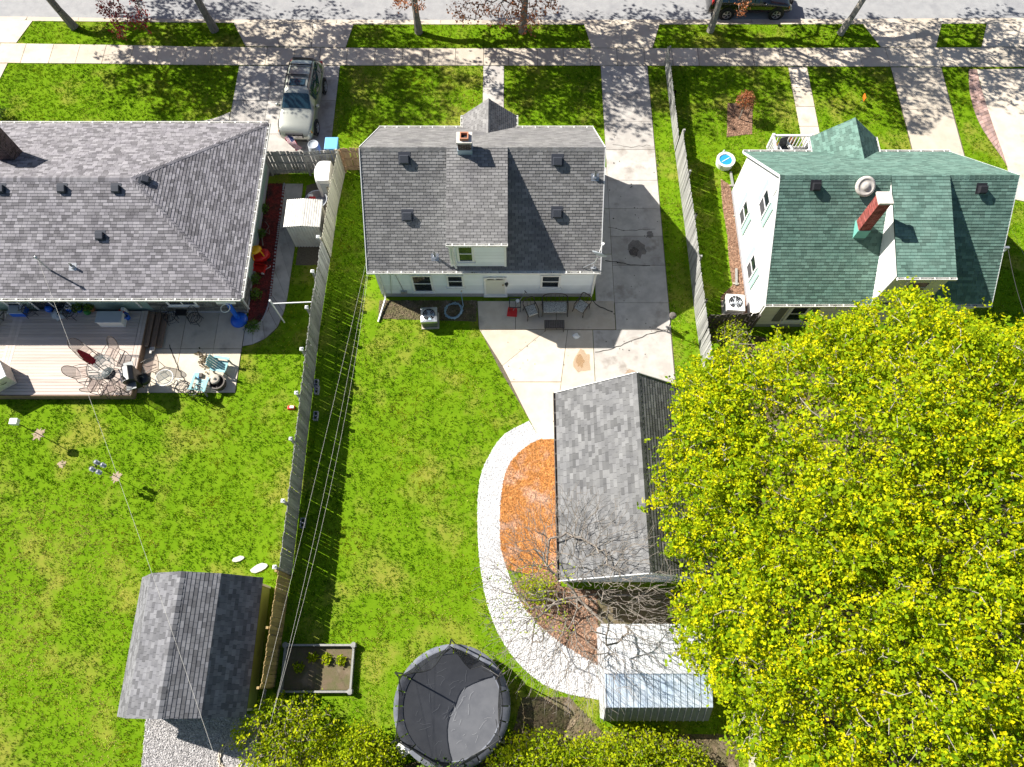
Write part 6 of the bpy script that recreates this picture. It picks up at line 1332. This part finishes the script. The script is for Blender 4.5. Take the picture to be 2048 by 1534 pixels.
# round glass table, wire chairs, wooden chairs, fire pit
p = at(341, 766, 0); o = thing('bistro_table', 'small round white rimmed table on the sunny patio', 'table', (p.x, p.y, 0))
MB().lathe([(.38, .62), (.38, .63)], 28).build('table_top', 'clear_glass', o); b = MB(); b.tube([(.38*math.cos(2*math.pi*k/26), .38*math.sin(2*math.pi*k/26), .63) for k in range(26)], .02, 5, closed=True); b.build('rim', 'white_paint', o)
for k in range(3): a = 2.1*k+.4; MB().tube([(.3*math.cos(a), .3*math.sin(a), .62), (.1*math.cos(a), .1*math.sin(a), .3), (.34*math.cos(a), .34*math.sin(a), 0)], .016, 5).build('leg', 'white_paint', o)
def wire_chair(label, px, rz, z=0, m='black_metal'):
    p = at(px[0], px[1], z); o = thing('wire_chair', label, 'chair', (p.x, p.y, z), rz)
    b = MB(); b.tube([(.27*math.cos(2*math.pi*k/18), .27*math.sin(2*math.pi*k/18), .43) for k in range(18)], .016, 5, closed=True)
    for k in range(5): x = -.2+k*.1; h_ = math.sqrt(.27**2-x*x); b.tube([(x, -h_, .43), (x, h_, .43)], .009, 4)
    b.tube([(-.25, .1, .43), (-.25, .1, .43)], .008, 4) if False else None
    b.build('seat', m, o); b = MB(); pts = []
    for k in range(13): a = math.pi*k/12; pts.append((-.26*math.cos(a), .14+.18*math.sin(a), .62+.32*math.sin(a)))
    b.tube([(-.27, -.1, .62)]+pts+[(.27, -.1, .62)], .016, 5)
    for k in range(3): x = -.13+k*.13; b.tube([(x, .22, .43), (x, .30, .86)], .008, 4)
    b.build('backrest', m, o)
    for k in range(4): a = math.pi/4+math.pi/2*k; MB().tube([(.25*math.cos(a), .25*math.sin(a), .62 if k in (2, 3) else .43), (.26*math.cos(a), .26*math.sin(a), .43), (.31*math.cos(a), .31*math.sin(a), 0)], .014, 5).build('leg', m, o)
    b = MB(); b.tube([(.24*math.cos(2*math.pi*k/16), .24*math.sin(2*math.pi*k/16), .16) for k in range(16)], .01, 4, closed=True); b.build('stretcher', m, o); return o
wire_chair('black wire chair right of the white rimmed table', (372, 779), R(150)); wire_chair('black wire chair in front of the teal slatted chair', (394, 786), R(200))
wire_chair('dark round swivel chair on the shaded patio nearer the stairs', (347, 641), R(20)); wire_chair('dark round swivel chair on the shaded patio nearer the blue hoop', (395, 643), R(-15))
o = thing('side_table', 'small dark table between the two swivel chairs', 'table', at(370, 632, 0)); MB().box(-.25, .25, -.2, .2, .42, .45).build('table_top', 'black_metal', o)
for sx in (-1, 1):
    for sy in (-1, 1): MB().tube([(sx*.2, sy*.16, .42), (sx*.22, sy*.18, 0)], .014, 5).build('leg', 'black_metal', o)
def slat_chair(label, px, rz):
    p = at(px[0], px[1], 0); o = thing('wooden_chair', label, 'chair', (p.x, p.y, 0), rz)
    for k in range(5): MB().box(-.26, .26, -.26+k*.10, -.26+k*.10+.085, .36-k*.012, .38-k*.012).build('seat_slat', 'teal_paint', o)
    for k in range(5):
        x = -.22+k*.11; MB().bar((x, .24, .30), (x, .44, .98-.04*abs(k-2)), .09, .02, up=(0, 1, 0)).build('back_slat', 'teal_paint', o)
    for s in (-1, 1):
        MB().box(s*.31-.055, s*.31+.055, -.34, .36, .56, .585).build('arm', 'teal_paint', o); MB().bar((s*.28, -.26, .56), (s*.28, -.28, 0), .05, .07, up=(0, 1, 0)).build('leg', 'wood_grey', o); MB().bar((s*.28, .26, .56), (s*.28, .36, 0), .05, .07, up=(0, 1, 0)).build('leg', 'wood_grey', o)
    return o
slat_chair('teal slatted wooden chair facing away beside the wire chairs', (408, 776), R(170)); slat_chair('teal slatted wooden chair at the grass edge of the patio', (449, 738), R(80))
p = at(440, 770, 0); o = thing('fire_pit', 'round dark fire pit with a straw coloured lid on the patio', 'fire pit', p)
MB().lathe([(.30, 0), (.34, .3), (.36, .42), (.30, .42), (.28, .2)], 20).build('bowl', 'bronze_metal', o); MB().lathe([(.24, .46), (.20, .52), (.06, .56), (.05, .62), (.02, .62)], 18, (-.08, .1, 0)).build('lid', 'trim_wood', o)
o = thing('toy_heap', 'small heap of blue cushions on the patio by the teal chair', 'cushions', at(398, 752, .02)); bevel(MB().box(-.2, .05, -.15, .12, 0, .10).build('cushion', 'sky_plastic', o), .03); bevel(MB().box(.02, .2, -.1, .1, 0, .13).build('pouch', 'wood_dark', o), .03)
lv = np.array([tuple(at(random.gauss(u, 4), random.gauss(v, 4), .045)) for u, v in ((403, 712), (408, 722), (405, 730), (415, 735), (425, 740), (418, 728), (410, 716), (400, 707)) for _ in range(9)])
V, T_ = leaf_quads(RNG, lv, 3, .05, .05, flat=2); tag(put('dead_vine', np_mesh('dead_vine', V, 4, T_, 'leaf_litter')), 'dried weedy growth sprouting from the patio joint', 'weeds', kind='stuff')
# toddler basketball hoop
p = at(479, 641, 0); o = thing('toy_hoop', 'blue toddler basketball hoop with white backboard at the house corner', 'toy', (p.x, p.y, 0))
MB().lathe([(.38, 0), (.40, .05), (.36, .15), (.2, .22), (.05, .24)], 22).build('base', 'blue_plastic', o, smooth=True); MB().bar((0, 0, .2), (-.02, .12, 1.5), .16, .12, up=(0, 1, 0)).build('post', 'blue_plastic', o)
b = MB(); pts = [(-.42, 0), (-.40, .28), (-.2, .42), (.2, .42), (.40, .28), (.42, 0)]; b.add([(x-.1, .08, 1.45+z) for x, z in pts]+[(x-.1, .13, 1.45+z) for x, z in pts], [tuple(range(6)), tuple(range(11, 5, -1))]+[(i, (i+1) % 6, 6+(i+1) % 6, 6+i) for i in range(6)]); b.build('backboard', 'white_plastic', o)
b = MB(); b.tube([(-.1+.2*math.cos(2*math.pi*k/18), -.14+.2*math.sin(2*math.pi*k/18), 1.48) for k in range(18)], .02, 6, closed=True); b.build('rim', 'white_plastic', o)
# toy car, wagon
p = at(524, 517, 0); o = thing('toy_car', 'red and yellow ride on toy car in the red mulch', 'toy', (p.x, p.y, 0), R(25))
b = MB(); b.lathe([(.30, .08), (.40, .14), (.40, .34), (.34, .40), (.2, .42)], 16); bo_ = b.build('body', 'red_plastic', o, smooth=True); bo_.scale = (1.15, .8, 1)
b = MB(); b.lathe([(.30, .78), (.33, .82), (.22, .90), (.03, .92)], 14); ro_ = b.build('roof', 'yellow_plastic', o, smooth=True); ro_.scale = (.95, .75, 1); ro_.location = (-.08, 0, 0)
for sx in (-1, 1):
    for sy in (-1, 1): MB().tube([(sx*.25-.08, sy*.2, .38), (sx*.22-.08, sy*.18, .82)], .03, 6).build('pillar', 'yellow_plastic', o); MB(Matrix.Translation((sx*.3, sy*.30, .10)) @ Matrix.Rotation(R(90), 4, 'X')).lathe([(.10, -.03), (.10, .03)], 12).build('wheel', 'black_plastic', o)
p = at(521, 540, 0); o = thing('toy_wagon', 'small red wagon with a white handle in the red mulch', 'toy', (p.x, p.y, 0), R(-10))
b = MB(); b.box(-.3, .3, -.2, .2, .10, .14)
for s in ((-.3, .3, -.2, -.17), (-.3, .3, .17, .2), (-.3, -.27, -.17, .17), (.27, .3, -.17, .17)): b.box(*s, .14, .28)
b.build('tray', 'red_plastic', o); MB().tube([(.3, 0, .14), (.55, .1, .3), (.62, .05, .5)], .015, 5).build('handle', 'white_plastic', o)
for sx in (-1, 1):
    for sy in (-1, 1): MB(Matrix.Translation((sx*.2, sy*.22, .08)) @ Matrix.Rotation(R(90), 4, 'X')).lathe([(.08, -.02), (.08, .02)], 12).build('wheel', 'white_plastic', o)
p = at(532, 465, .03); o = thing('driftwood', 'pale crooked branch lying in the shaded mulch bed', 'branch', (p.x, p.y, .03)); MB().tube([(-.05, -.75, 0), (-.15, -.3, .05), (.0, 0, .08), (.12, .3, .06), (-.05, .55, .04), (-.12, .6, .05)], .03, 6, r1=.012).build('branch', 'twig', o); MB().tube([(0, 0, .08), (.22, -.15, .08), (.18, .1, .1)], .018, 5).build('side_branch', 'twig', o)
# storage and clutter on the deck
p0, p1, p2 = at(198, 613, DK+.55), at(246, 613, DK+.55), at(246, 634, DK+.55)
o = thing('deck_box', 'pale grey storage box on the shaded deck', 'storage box', ((p0.x+p1.x)/2, (p0.y+p2.y)/2-.25, DK))
bevel(MB().box(-.55, .55, -.26, .26, 0, .50).build('box', 'white_plastic', o), .02); bevel(MB().box(-.58, .58, -.29, .29, .50, .56).build('lid', 'grey_plastic', o), .02)
o = thing('bucket', 'blue bucket beside the pale grey storage box', 'bucket', at(256, 636, DK)); MB().lathe([(.12, 0), (.16, .28), (.14, .28), (.10, .03)], 14).build('pail', 'blue_plastic', o); MB().tube([(-.15, 0, .28), (-.1, 0, .4), (.1, 0, .4), (.15, 0, .28)], .008, 4).build('handle', 'galv', o)
o = thing('beach_toys', 'red and white toys heaped behind the blue bucket', 'toys', at(249, 628, DK)); bevel(MB().box(-.14, .1, -.1, .1, 0, .3).build('cup', 'red_plastic', o), .03); bevel(MB().box(.0, .18, .0, .15, 0, .4).build('jug', 'white_plastic', o), .03)
def pot_plant(label, px, s=.2, leaf='leaf_dark', pot='terracotta', seed=1, z=DK):
    p = at(px[0], px[1], z); o = thing('potted_plant', label, 'plant', (p.x, p.y, z)); MB().lathe([(s*.6, 0), (s*.8, s*1.3), (s*.85, s*1.35), (s*.7, s*1.35)], 12).build('pot', pot, o)
    rng_ = np.random.default_rng(seed); C = in_ell(rng_, 70, (0, 0, s*2.1), (s*1.4, s*1.4, s*1.0)); V, T_ = leaf_quads(rng_, C, 4, .045, .05); put('foliage', np_mesh('foliage', V, 4, T_, leaf), o)
    tg = C[:20]; nd, pa, tp = skeleton(rng_, [(0, 0, s*.8), (0, 0, s*1.2), (0, 0, s*1.5)], tg, .1); put('stem', limb_mesh('stem', nd, pa, tp, .003, .012, 'twig', 4), o)
pot_plant('potted plant nearest the pale grey storage box', (186, 620), .17, seed=5); pot_plant('potted plant with white flowers behind the green ball', (170, 613), .2, 'leaf_dark', 'black_plastic', 6); pot_plant('potted plant left of the green ball', (160, 622), .16, 'leaf_dark', 'blue_plastic', 7)
def ball(label, px, r, m, z=DK):
    p = at(px[0], px[1], z); o = thing('ball', label, 'ball', (p.x, p.y, z)); prf = [(max(.004, r*math.sin(math.pi*k/10)), r-r*math.cos(math.pi*k/10)) for k in range(11)]; MB().lathe(prf, 16).build('skin', m, o, smooth=True)
    b = MB(); b.tube([(r*1.002*math.cos(2*math.pi*k/20), r*1.002*math.sin(2*math.pi*k/20)*.5, r+r*1.002*math.sin(2*math.pi*k/20)*.866) for k in range(20)], .004, 4, closed=True); b.build('seam', m, o)
ball('green ball on the shaded deck', (178, 627), .15, 'green_plastic'); ball('blue ball on the shaded deck', (102, 621), .17, 'blue_plastic')
wire_chair('dark metal chair on the shaded deck near the blue ball', (66, 626), R(200), DK); wire_chair('dark metal chair on the shaded deck behind the wire', (148, 632), R(170), DK)
p = at(122, 629, DK); o = thing('laundry_pile', 'crumpled grey blanket lying on the shaded deck', 'blanket', p); b = MB(); b.lathe([(.36, 0), (.34, .1), (.2, .22), (.03, .26)], 14); lo_ = b.build('cloth', 'grey_plastic', o, smooth=True)
for v_ in lo_.data.vertices: v_.co += Vector((random.gauss(0, .06), random.gauss(0, .06), random.gauss(0, .03)))
o = thing('cooler', 'blue cooler with white lid against the shaded house wall', 'cooler', at(152, 618, DK)); bevel(MB().box(-.3, .3, -.18, .18, 0, .32).build('box', 'blue_plastic', o), .02); bevel(MB().box(-.31, .31, -.19, .19, .32, .38).build('lid', 'white_plastic', o), .02)
o = thing('storage_tub', 'dark blue storage tub on the shaded deck left of the metal chair', 'tub', at(42, 626, DK)); bevel(MB().box(-.34, .34, -.2, .2, 0, .34).build('box', 'blue_plastic', o), .02); bevel(MB().box(-.36, .36, -.22, .22, .34, .38).build('lid', 'grey_plastic', o), .015)
def bicycle(label, px, rz):
    p = at(px[0], px[1], 0); o = thing('bicycle', label, 'bicycle', (p.x, p.y, 0), rz)
    for s in (-1, 1):
        wh = MB(); wh.tube([(s*.5+.31*math.cos(2*math.pi*k/24), 0, .33+.31*math.sin(2*math.pi*k/24)) for k in range(24)], .022, 6, closed=True); w_ = wh.build('wheel', 'wire_white', o)
        sp3 = MB()
        for k in range(8): a = math.pi*k/8; sp3.tube([(s*.5+.3*math.cos(a), 0, .33+.3*math.sin(a)), (s*.5-.3*math.cos(a), 0, .33-.3*math.sin(a))], .004, 3)
        sp3.build('spokes', 'galv', w_)
    f = MB(); A_, B_, C_, D_ = Vector((-.5, 0, .33)), Vector((-.12, 0, .30)), Vector((-.22, 0, .78)), Vector((.36, 0, .80))
    for q in ((A_, B_), (B_, C_), (C_, A_), (C_, D_), (B_, D_), (D_, Vector((.5, 0, .33)))): f.tube(q, .018, 6)
    f.build('frame', 'black_metal', o); MB().cbox((-.24, 0, .85), (.26, .13, .06)).build('saddle', 'black_plastic', o); MB().tube([(.38, -.28, .95), (.34, 0, .95), (.38, .28, .95)], .014, 5).build('handlebar', 'chrome', o)
bicycle('bicycle standing at the left edge by the deck end', (18, 652), R(62)); bicycle('bicycle leaning nearest the left edge of the view', (6, 664), R(70))
# white chest on the deck
p = at(8, 764, DK); o = thing('white_cabinet', 'white chest with beige sides at the left end of the deck', 'chest', (p.x-.15, p.y, DK), R(33))
bevel(MB().box(-.62, .62, -.48, .48, .02, .78).build('body', 'cement_cap', o), .03); bevel(MB().box(-.64, .64, -.50, .50, .785, .86).build('lid', 'white_plastic', o), .03); MB().tube([(.2, -.52, .5), (.26, -.55, .5), (.36, -.55, .5), (.42, -.52, .5)], .014, 5).build('handle', 'black_plastic', o)
o2 = thing('salt_shaker', 'small round pots standing on the white chest', 'pots', (p.x-.1, p.y+.06, DK+.86)); MB().lathe([(.05, 0), (.06, .1), (.03, .12)], 10, (.0, .1, 0)).build('pot', 'black_metal', o2); MB().lathe([(.05, 0), (.06, .08), (.03, .1)], 10, (.12, -.18, 0)).build('pot', 'terracotta', o2)
# rods and feeders in the left lawn
p = at(77, 868, 0); o = thing('bird_feeder', 'white box bird feeder on a thin pole in the left lawn', 'bird feeder', (p.x, p.y, 0)); MB().tube([(0, 0, 0), (-.02, .0, 1.55)], .02, 6).build('pole', 'black_metal', o)
bevel(MB().box(-.17, .15, -.13, .13, 1.55, 1.75).build('box', 'white_plastic', o), .015); MB().box(-.10, .08, -.06, .06, 1.752, 1.76).build('lid', 'sheet_grey', o)
p = at(232, 953, 0); o = thing('shepherd_hook', 'black shepherd hook pole hung with small feeders in the left lawn', 'feeder pole', (p.x, p.y, 0)); MB().tube([(0, 0, 0), (0, 0, 1.75)], .015, 6).build('pole', 'black_metal', o)
for k in range(4):
    a = math.pi/2*k+.4; c_ = (.22*math.cos(a), .22*math.sin(a)); MB().tube([(0, 0, 1.55), (c_[0]*.5, c_[1]*.5, 1.82), (c_[0], c_[1], 1.78), (c_[0], c_[1], 1.6)], .009, 5).build('arm', 'black_metal', o)
    f_ = MB(); f_.lathe([(.05, 1.32), (.09, 1.36), (.09, 1.40), (.05, 1.42), (.05, 1.54), (.10, 1.56), (.02, 1.62)], 10, (c_[0], c_[1], 0)); f_.build('feeder', 'galv', o)
for q, lab, s_ in (((77, 868), 'bare sandy patch round the white box feeder', .3), ((232, 954), 'bare pinkish patch round the shepherd hook', .24), ((124, 928), 'small pale bare patch left of the shepherd hook', .18)):
    p = at(*q); g_ = blob((p.x, p.y), s_*.85, s_*.85, .012, 'sand', None, 'bare_patch', 34, .42); tag(g_, lab, 'soil', kind='structure')
for q, lab, sx in (((518, 1136), 'larger flat pale stone near the barn roofed shed', .36), ((477, 1118), 'smaller flat pale stone near the barn roofed shed', .24)):
    p = at(*q); g_ = MB(); n_ = 10; g_.prism([(p.x+sx*random.uniform(.8, 1.1)*math.cos(2*math.pi*k/n_), p.y+sx*.5*random.uniform(.8, 1.1)*math.sin(2*math.pi*k/n_)+.25*sx*math.cos(2*math.pi*k/n_)) for k in range(n_)], 0, .06); tag(bevel(g_.build('flat_stone', 'stone'), .015), lab, 'stone', 'flat stones in the left lawn')
# clothes post and pipe rail
p = at(569, 645, 0); o = thing('clothes_post', 'white pipe clothes post with arm reaching to the fence', 'clothes post', (p.x, p.y, 0)); MB().tube([(0, 0, 0), (-.06, .05, 2.0)], .035, 8).build('post', 'white_paint', o); MB().tube([(-.06, .05, 1.75), (1.66, .15, 1.72)], .028, 8).build('arm', 'white_paint', o); MB().lathe([(.05, 2.0), (.05, 2.04), (.02, 2.06)], 8, (-.06, .05, 0)).build('cap', 'white_plastic', o)
# cinder blocks along the fence
for q, lab in (((631, 768), 'upper grey cinder block at the foot of the long fence'), ((632, 780), 'cinder block just below the upper one at the fence foot'), ((630, 832), 'grey cinder block midway along the shaded fence foot'), ((604, 1046), 'grey cinder block at the lower end of the shaded fence foot')):
    p = at(q[0], q[1], .1); o = thing('cinder_block', lab, 'cinder block', (p.x+.04, p.y, 0), R(90)); b = MB()
    for y_ in (-.095, .065): b.box(-.2, .2, y_, y_+.03, 0, .19)
    for x_ in (-.2, -.015, .17): b.box(x_, x_+.03, -.065, .065, 0, .19)
    b.build('block', 'cinder', o)
p = at(583, 816, 0); o = thing('red_toy', 'small red and white toy lying by the long fence', 'toy', p); bevel(MB().box(-.16, .16, -.09, .09, 0, .10).build('body', 'red_plastic', o), .03); bevel(MB().box(-.04, .14, -.06, .06, .10, .16).build('top', 'white_plastic', o), .02)
# things by the plank gate
p = at(657, 296, 1.0); o = thing('recycling_bin', 'sky blue recycling bin behind the plank fence', 'bin', (p.x+.12, p.y+.25, 0))
b = MB(); b.add([(-.24, -.26, .05), (.24, -.26, .05), (.24, .26, .05), (-.24, .26, .05), (-.3, -.33, .98), (.3, -.33, .98), (.3, .33, .98), (-.3, .33, .98)], MB.BF); b.build('body', 'blue_plastic', o); bevel(MB().box(-.33, .33, -.36, .38, .98, 1.06).build('lid', 'sky_plastic', o), .03)
for s in (-1, 1): MB(Matrix.Translation((s*.24, .3, .1)) @ Matrix.Rotation(R(90), 4, 'Y')).lathe([(.1, -.03), (.1, .03)], 12).build('wheel', 'black_plastic', o)
p = at(625, 296, .9); o = thing('barrel', 'round grey barrel behind the plank fence', 'barrel', (p.x, p.y+.25, 0)); MB().lathe([(.26, 0), (.3, .3), (.3, .6), (.27, .88), (.25, .9), (.24, .86), (.02, .86)], 18).build('drum', 'grey_plastic', o, smooth=True); b = MB(); b.tube([(.305*math.cos(2*math.pi*k/20), .305*math.sin(2*math.pi*k/20), .45) for k in range(20)], .012, 4, closed=True); b.build('hoop', 'galv', o)
p = at(590, 278, 2.1); o = thing('flag', 'small American flag on a pole above the plank fence', 'flag', (p.x-.15, p.y-.05, 0)); MB().tube([(0, 0, 0), (.0, .0, 2.5)], .018, 6).build('pole', 'black_metal', o)
fw, fh = .82, .52; A_ = Vector((0, 0, 2.45)); du = Vector((.45, -.28, -.62)).normalized(); dv = Vector((.62, .0, .42)).normalized()*-1; nn = du.cross(dv).normalized()
def fpt(s, t): return A_+du*fw*s+dv*fh*t*.75+nn*.05*math.sin(s*7+t*2)
for k in range(13):
    m_ = 'flag_red' if k % 2 == 0 else 'flag_white'; b = MB(); s0 = .4 if k < 7 else 0.; n_ = 8
    vs_ = [fpt(s0+(1-s0)*i/n_, (k+j)/13) for i in range(n_+1) for j in (0, 1)]; b.add(vs_, [(2*i, 2*i+2, 2*i+3, 2*i+1) for i in range(n_)]); b.build('stripe', m_, o, fix=False)
b = MB(); vs_ = [fpt(.4*i/4, 7/13*j) for i in range(5) for j in (0, 1)]; b.add(vs_, [(2*i, 2*i+2, 2*i+3, 2*i+1) for i in range(4)]); ca = b.build('canton', 'flag_navy', o, fix=False)
b = MB()
for r_ in range(5):
    for c_ in range(6):
        q = fpt(.4*(c_+.5)/6, 7/13*(r_+.5)/5)
        for sg in (-1, 1): b.add([q+nn*.004*sg+du*.018*math.cos(a)+dv.normalized()*.018*math.sin(a) for a in [math.pi*2*k/5 for k in range(5)]], [(0, 1, 2, 3, 4)])
b.build('stars', 'flag_white', ca, kind='stuff', fix=False)
p = at(640, 383, .05); o = thing('blue_bicycle_parts', 'small blue bicycle leaning on the white storage box', 'bicycle', (p.x+.05, p.y-.22, 0), R(15))
for s in (-1, 1): b = MB(); b.tube([(s*.22+.15*math.cos(2*math.pi*k/18), 0, .16+.15*math.sin(2*math.pi*k/18)) for k in range(18)], .018, 5, closed=True); b.build('wheel', 'tyre', o)
b = MB()
for q in (((-.22, 0, .16), (-.05, 0, .15)), ((-.05, 0, .15), (-.1, 0, .42)), ((-.1, 0, .42), (-.22, 0, .16)), ((-.1, 0, .42), (.16, 0, .45)), ((-.05, 0, .15), (.16, 0, .45)), ((.16, 0, .45), (.22, 0, .16))): b.tube(q, .014, 5)
b.build('frame', 'blue_plastic', o); MB().tube([(.17, -.18, .55), (.15, 0, .53), (.17, .18, .55)], .012, 5).build('handlebar', 'galv', o); MB().cbox((-.11, 0, .46), (.14, .08, .04)).build('saddle', 'black_plastic', o)
p = at(636, 401, .2); o = thing('water_tub', 'large round grey tub behind the corrugated shed', 'tub', (p.x, p.y-.15, 0)); MB().lathe([(.48, 0), (.52, .5), (.54, .52), (.50, .52), (.46, .08)], 24).build('tub', 'galv', o)
o = thing('toy_heap', 'pink and white toys lying in the grey tub', 'toys', (p.x-.15, p.y-.05, .1)); bevel(MB().box(-.2, .1, -.1, .05, 0, .45).build('pink_box', 'red_plastic', o), .03); bevel(MB().box(-.28, -.05, .05, .2, 0, .42).build('white_box', 'white_plastic', o), .03)
p = at(665, 412, .05); o = thing('firewood', 'loose heap of firewood between tub and pale fence', 'firewood', (p.x-.05, p.y, 0))
for k in range(14):
    a = random.gauss(.9, .5); c_ = Vector((random.uniform(-.2, .2), random.uniform(-.5, .4), .06+.10*(k//6))); d = Vector((math.cos(a), math.sin(a), 0))*random.uniform(.15, .25); MB().tube([c_-d, c_+d], random.uniform(.03, .055), 6).build('log', random.choice(('wood_brown', 'wood_tan', 'bark')), o)
# right yard
p = at(1451, 322, .0); o = thing('paddling_pool', 'small round white tub of blue water on the right lawn', 'tub', (p.x-.1, p.y-.2, 0))
MB().lathe([(.42, 0), (.46, .35), (.47, .38), (.34, .38), (.31, .30)], 28).build('rim', 'white_plastic', o, smooth=False); MB().lathe([(.325, .31), (.32, .335), (.01, .335)], 24).build('water', 'water_blue', o); MB().bar((-.2, -.12, .345), (.2, .14, .345), .03, .012).build('stick', 'white_plastic', o); MB().bar((-.15, .42, .3), (-.02, .55, .42), .06, .05).build('spout', 'grey_plastic', o)
p = at(1722, 206, 0); o = thing('yard_marker', 'small orange marker flag in the shaded right lawn', 'marker', p); MB().tube([(0, 0, 0), (0, 0, .5)], .012, 5).build('stick', 'galv', o); MB().box(-.02, .02, -.16, .16, .28, .52).build('flag', 'orange_plastic', o)
for q, lab in (((1463, 360), 'pale edging timber beside the upper white gable wall'), ((1470, 420), 'pale edging timber beside the middle of the white gable wall'), ((1472, 555), 'pale edging timber above the white air conditioner')):
    p = at(*q); o = thing('edging_timber', lab, 'timber', (p.x, p.y, 0), random.gauss(0, .12)); MB().box(-.05, .05, -.45, .45, 0, .10).build('beam', 'wood_grey', o); MB().box(-.16, .12, -.40, -.32, 0, .07).build('crosspiece', 'wood_pale', o)
def porch_chair(label, p, rz, m):
    o = thing('porch_chair', label, 'chair', p, rz); MB().box(-.24, .24, -.22, .22, .38, .42).build('seat', m, o); MB().bar((0, .22, .42), (0, .34, .95), .46, .03, up=(0, 1, 0)).build('backrest', m, o)
    for s in (-1, 1):
        MB().box(s*.27-.04, s*.27+.04, -.24, .26, .58, .61).build('arm', 'white_paint', o)
        for sy in (-1, 1): MB().box(s*.25-.025, s*.25+.025, sy*.2-.025, sy*.2+.025, 0, .58 if sy < 0 else .6).build('leg', 'white_paint', o)
porch_chair('grey porch chair nearest the green porch roof', (13.75, 23.6, .34), R(100), 'shutter_grey'); porch_chair('dark porch chair near the porch railing corner', (13.6, 24.5, .34), R(20), 'screen')
# clothes line cat: dark plant at the top left corner of the hipped roof
bush('bush', 'dark shrub behind the front eave of the hipped house', 'bush', (at(5, 236).x, at(5, 236).y, 0), dome(at(5, 236), .5, .35, .5, 80), 'leaf_dark', 7, .04, .08, 95)
# ================================================================== WIRES
def wire(label, pts, r, m, sag=.25):
    pts = [Vector(p) for p in pts]; out = []
    for a, c in zip(pts, pts[1:]):
        for k in range(16): t = k/16; q = a.lerp(c, t); q.z -= sag*4*t*(1-t); out.append(q)
    out.append(pts[-1]); o = thing('overhead_wire', label, 'wire', out[0]); MB().tube([p-out[0] for p in out], r, 5).build('cable', m, o); return o
wire('pale service cable from the hipped roof mast down across the left lawn', [MAST, at(440, 1545, 5.8)], .0045, 'wire_white', .25)
wire('leftmost of the three pale cables above the long fence', [on_y(738, 500, 16.6), at(518, 1420, 5.6)], .004, 'wire_white', .12); wire('middle one of the three pale cables above the long fence', [on_y(735, 540, 16.45), at(540, 1450, 5.6)], .004, 'wire_white', .55)
wire('rightmost of the three pale cables above the long fence', [on_y(737, 548, 16.45)+Vector((-.02, 0, 0)), at(548, 1420, 5.4), ], .004, 'wire_white', 1.15)
wire('dark service cable drooping beside the right end of the green roof', [on_face(2006, 505, gr)+Vector((-.12, -.06, .5)), at(2075, 690, 5.5)], .012, 'wire_black', .2); wire('pale cable crossing the lawn right of the green roof', [at(2018, 445, 3.0), at(2080, 560, 3.5)], .004, 'wire_white', .1)
grass(900000)
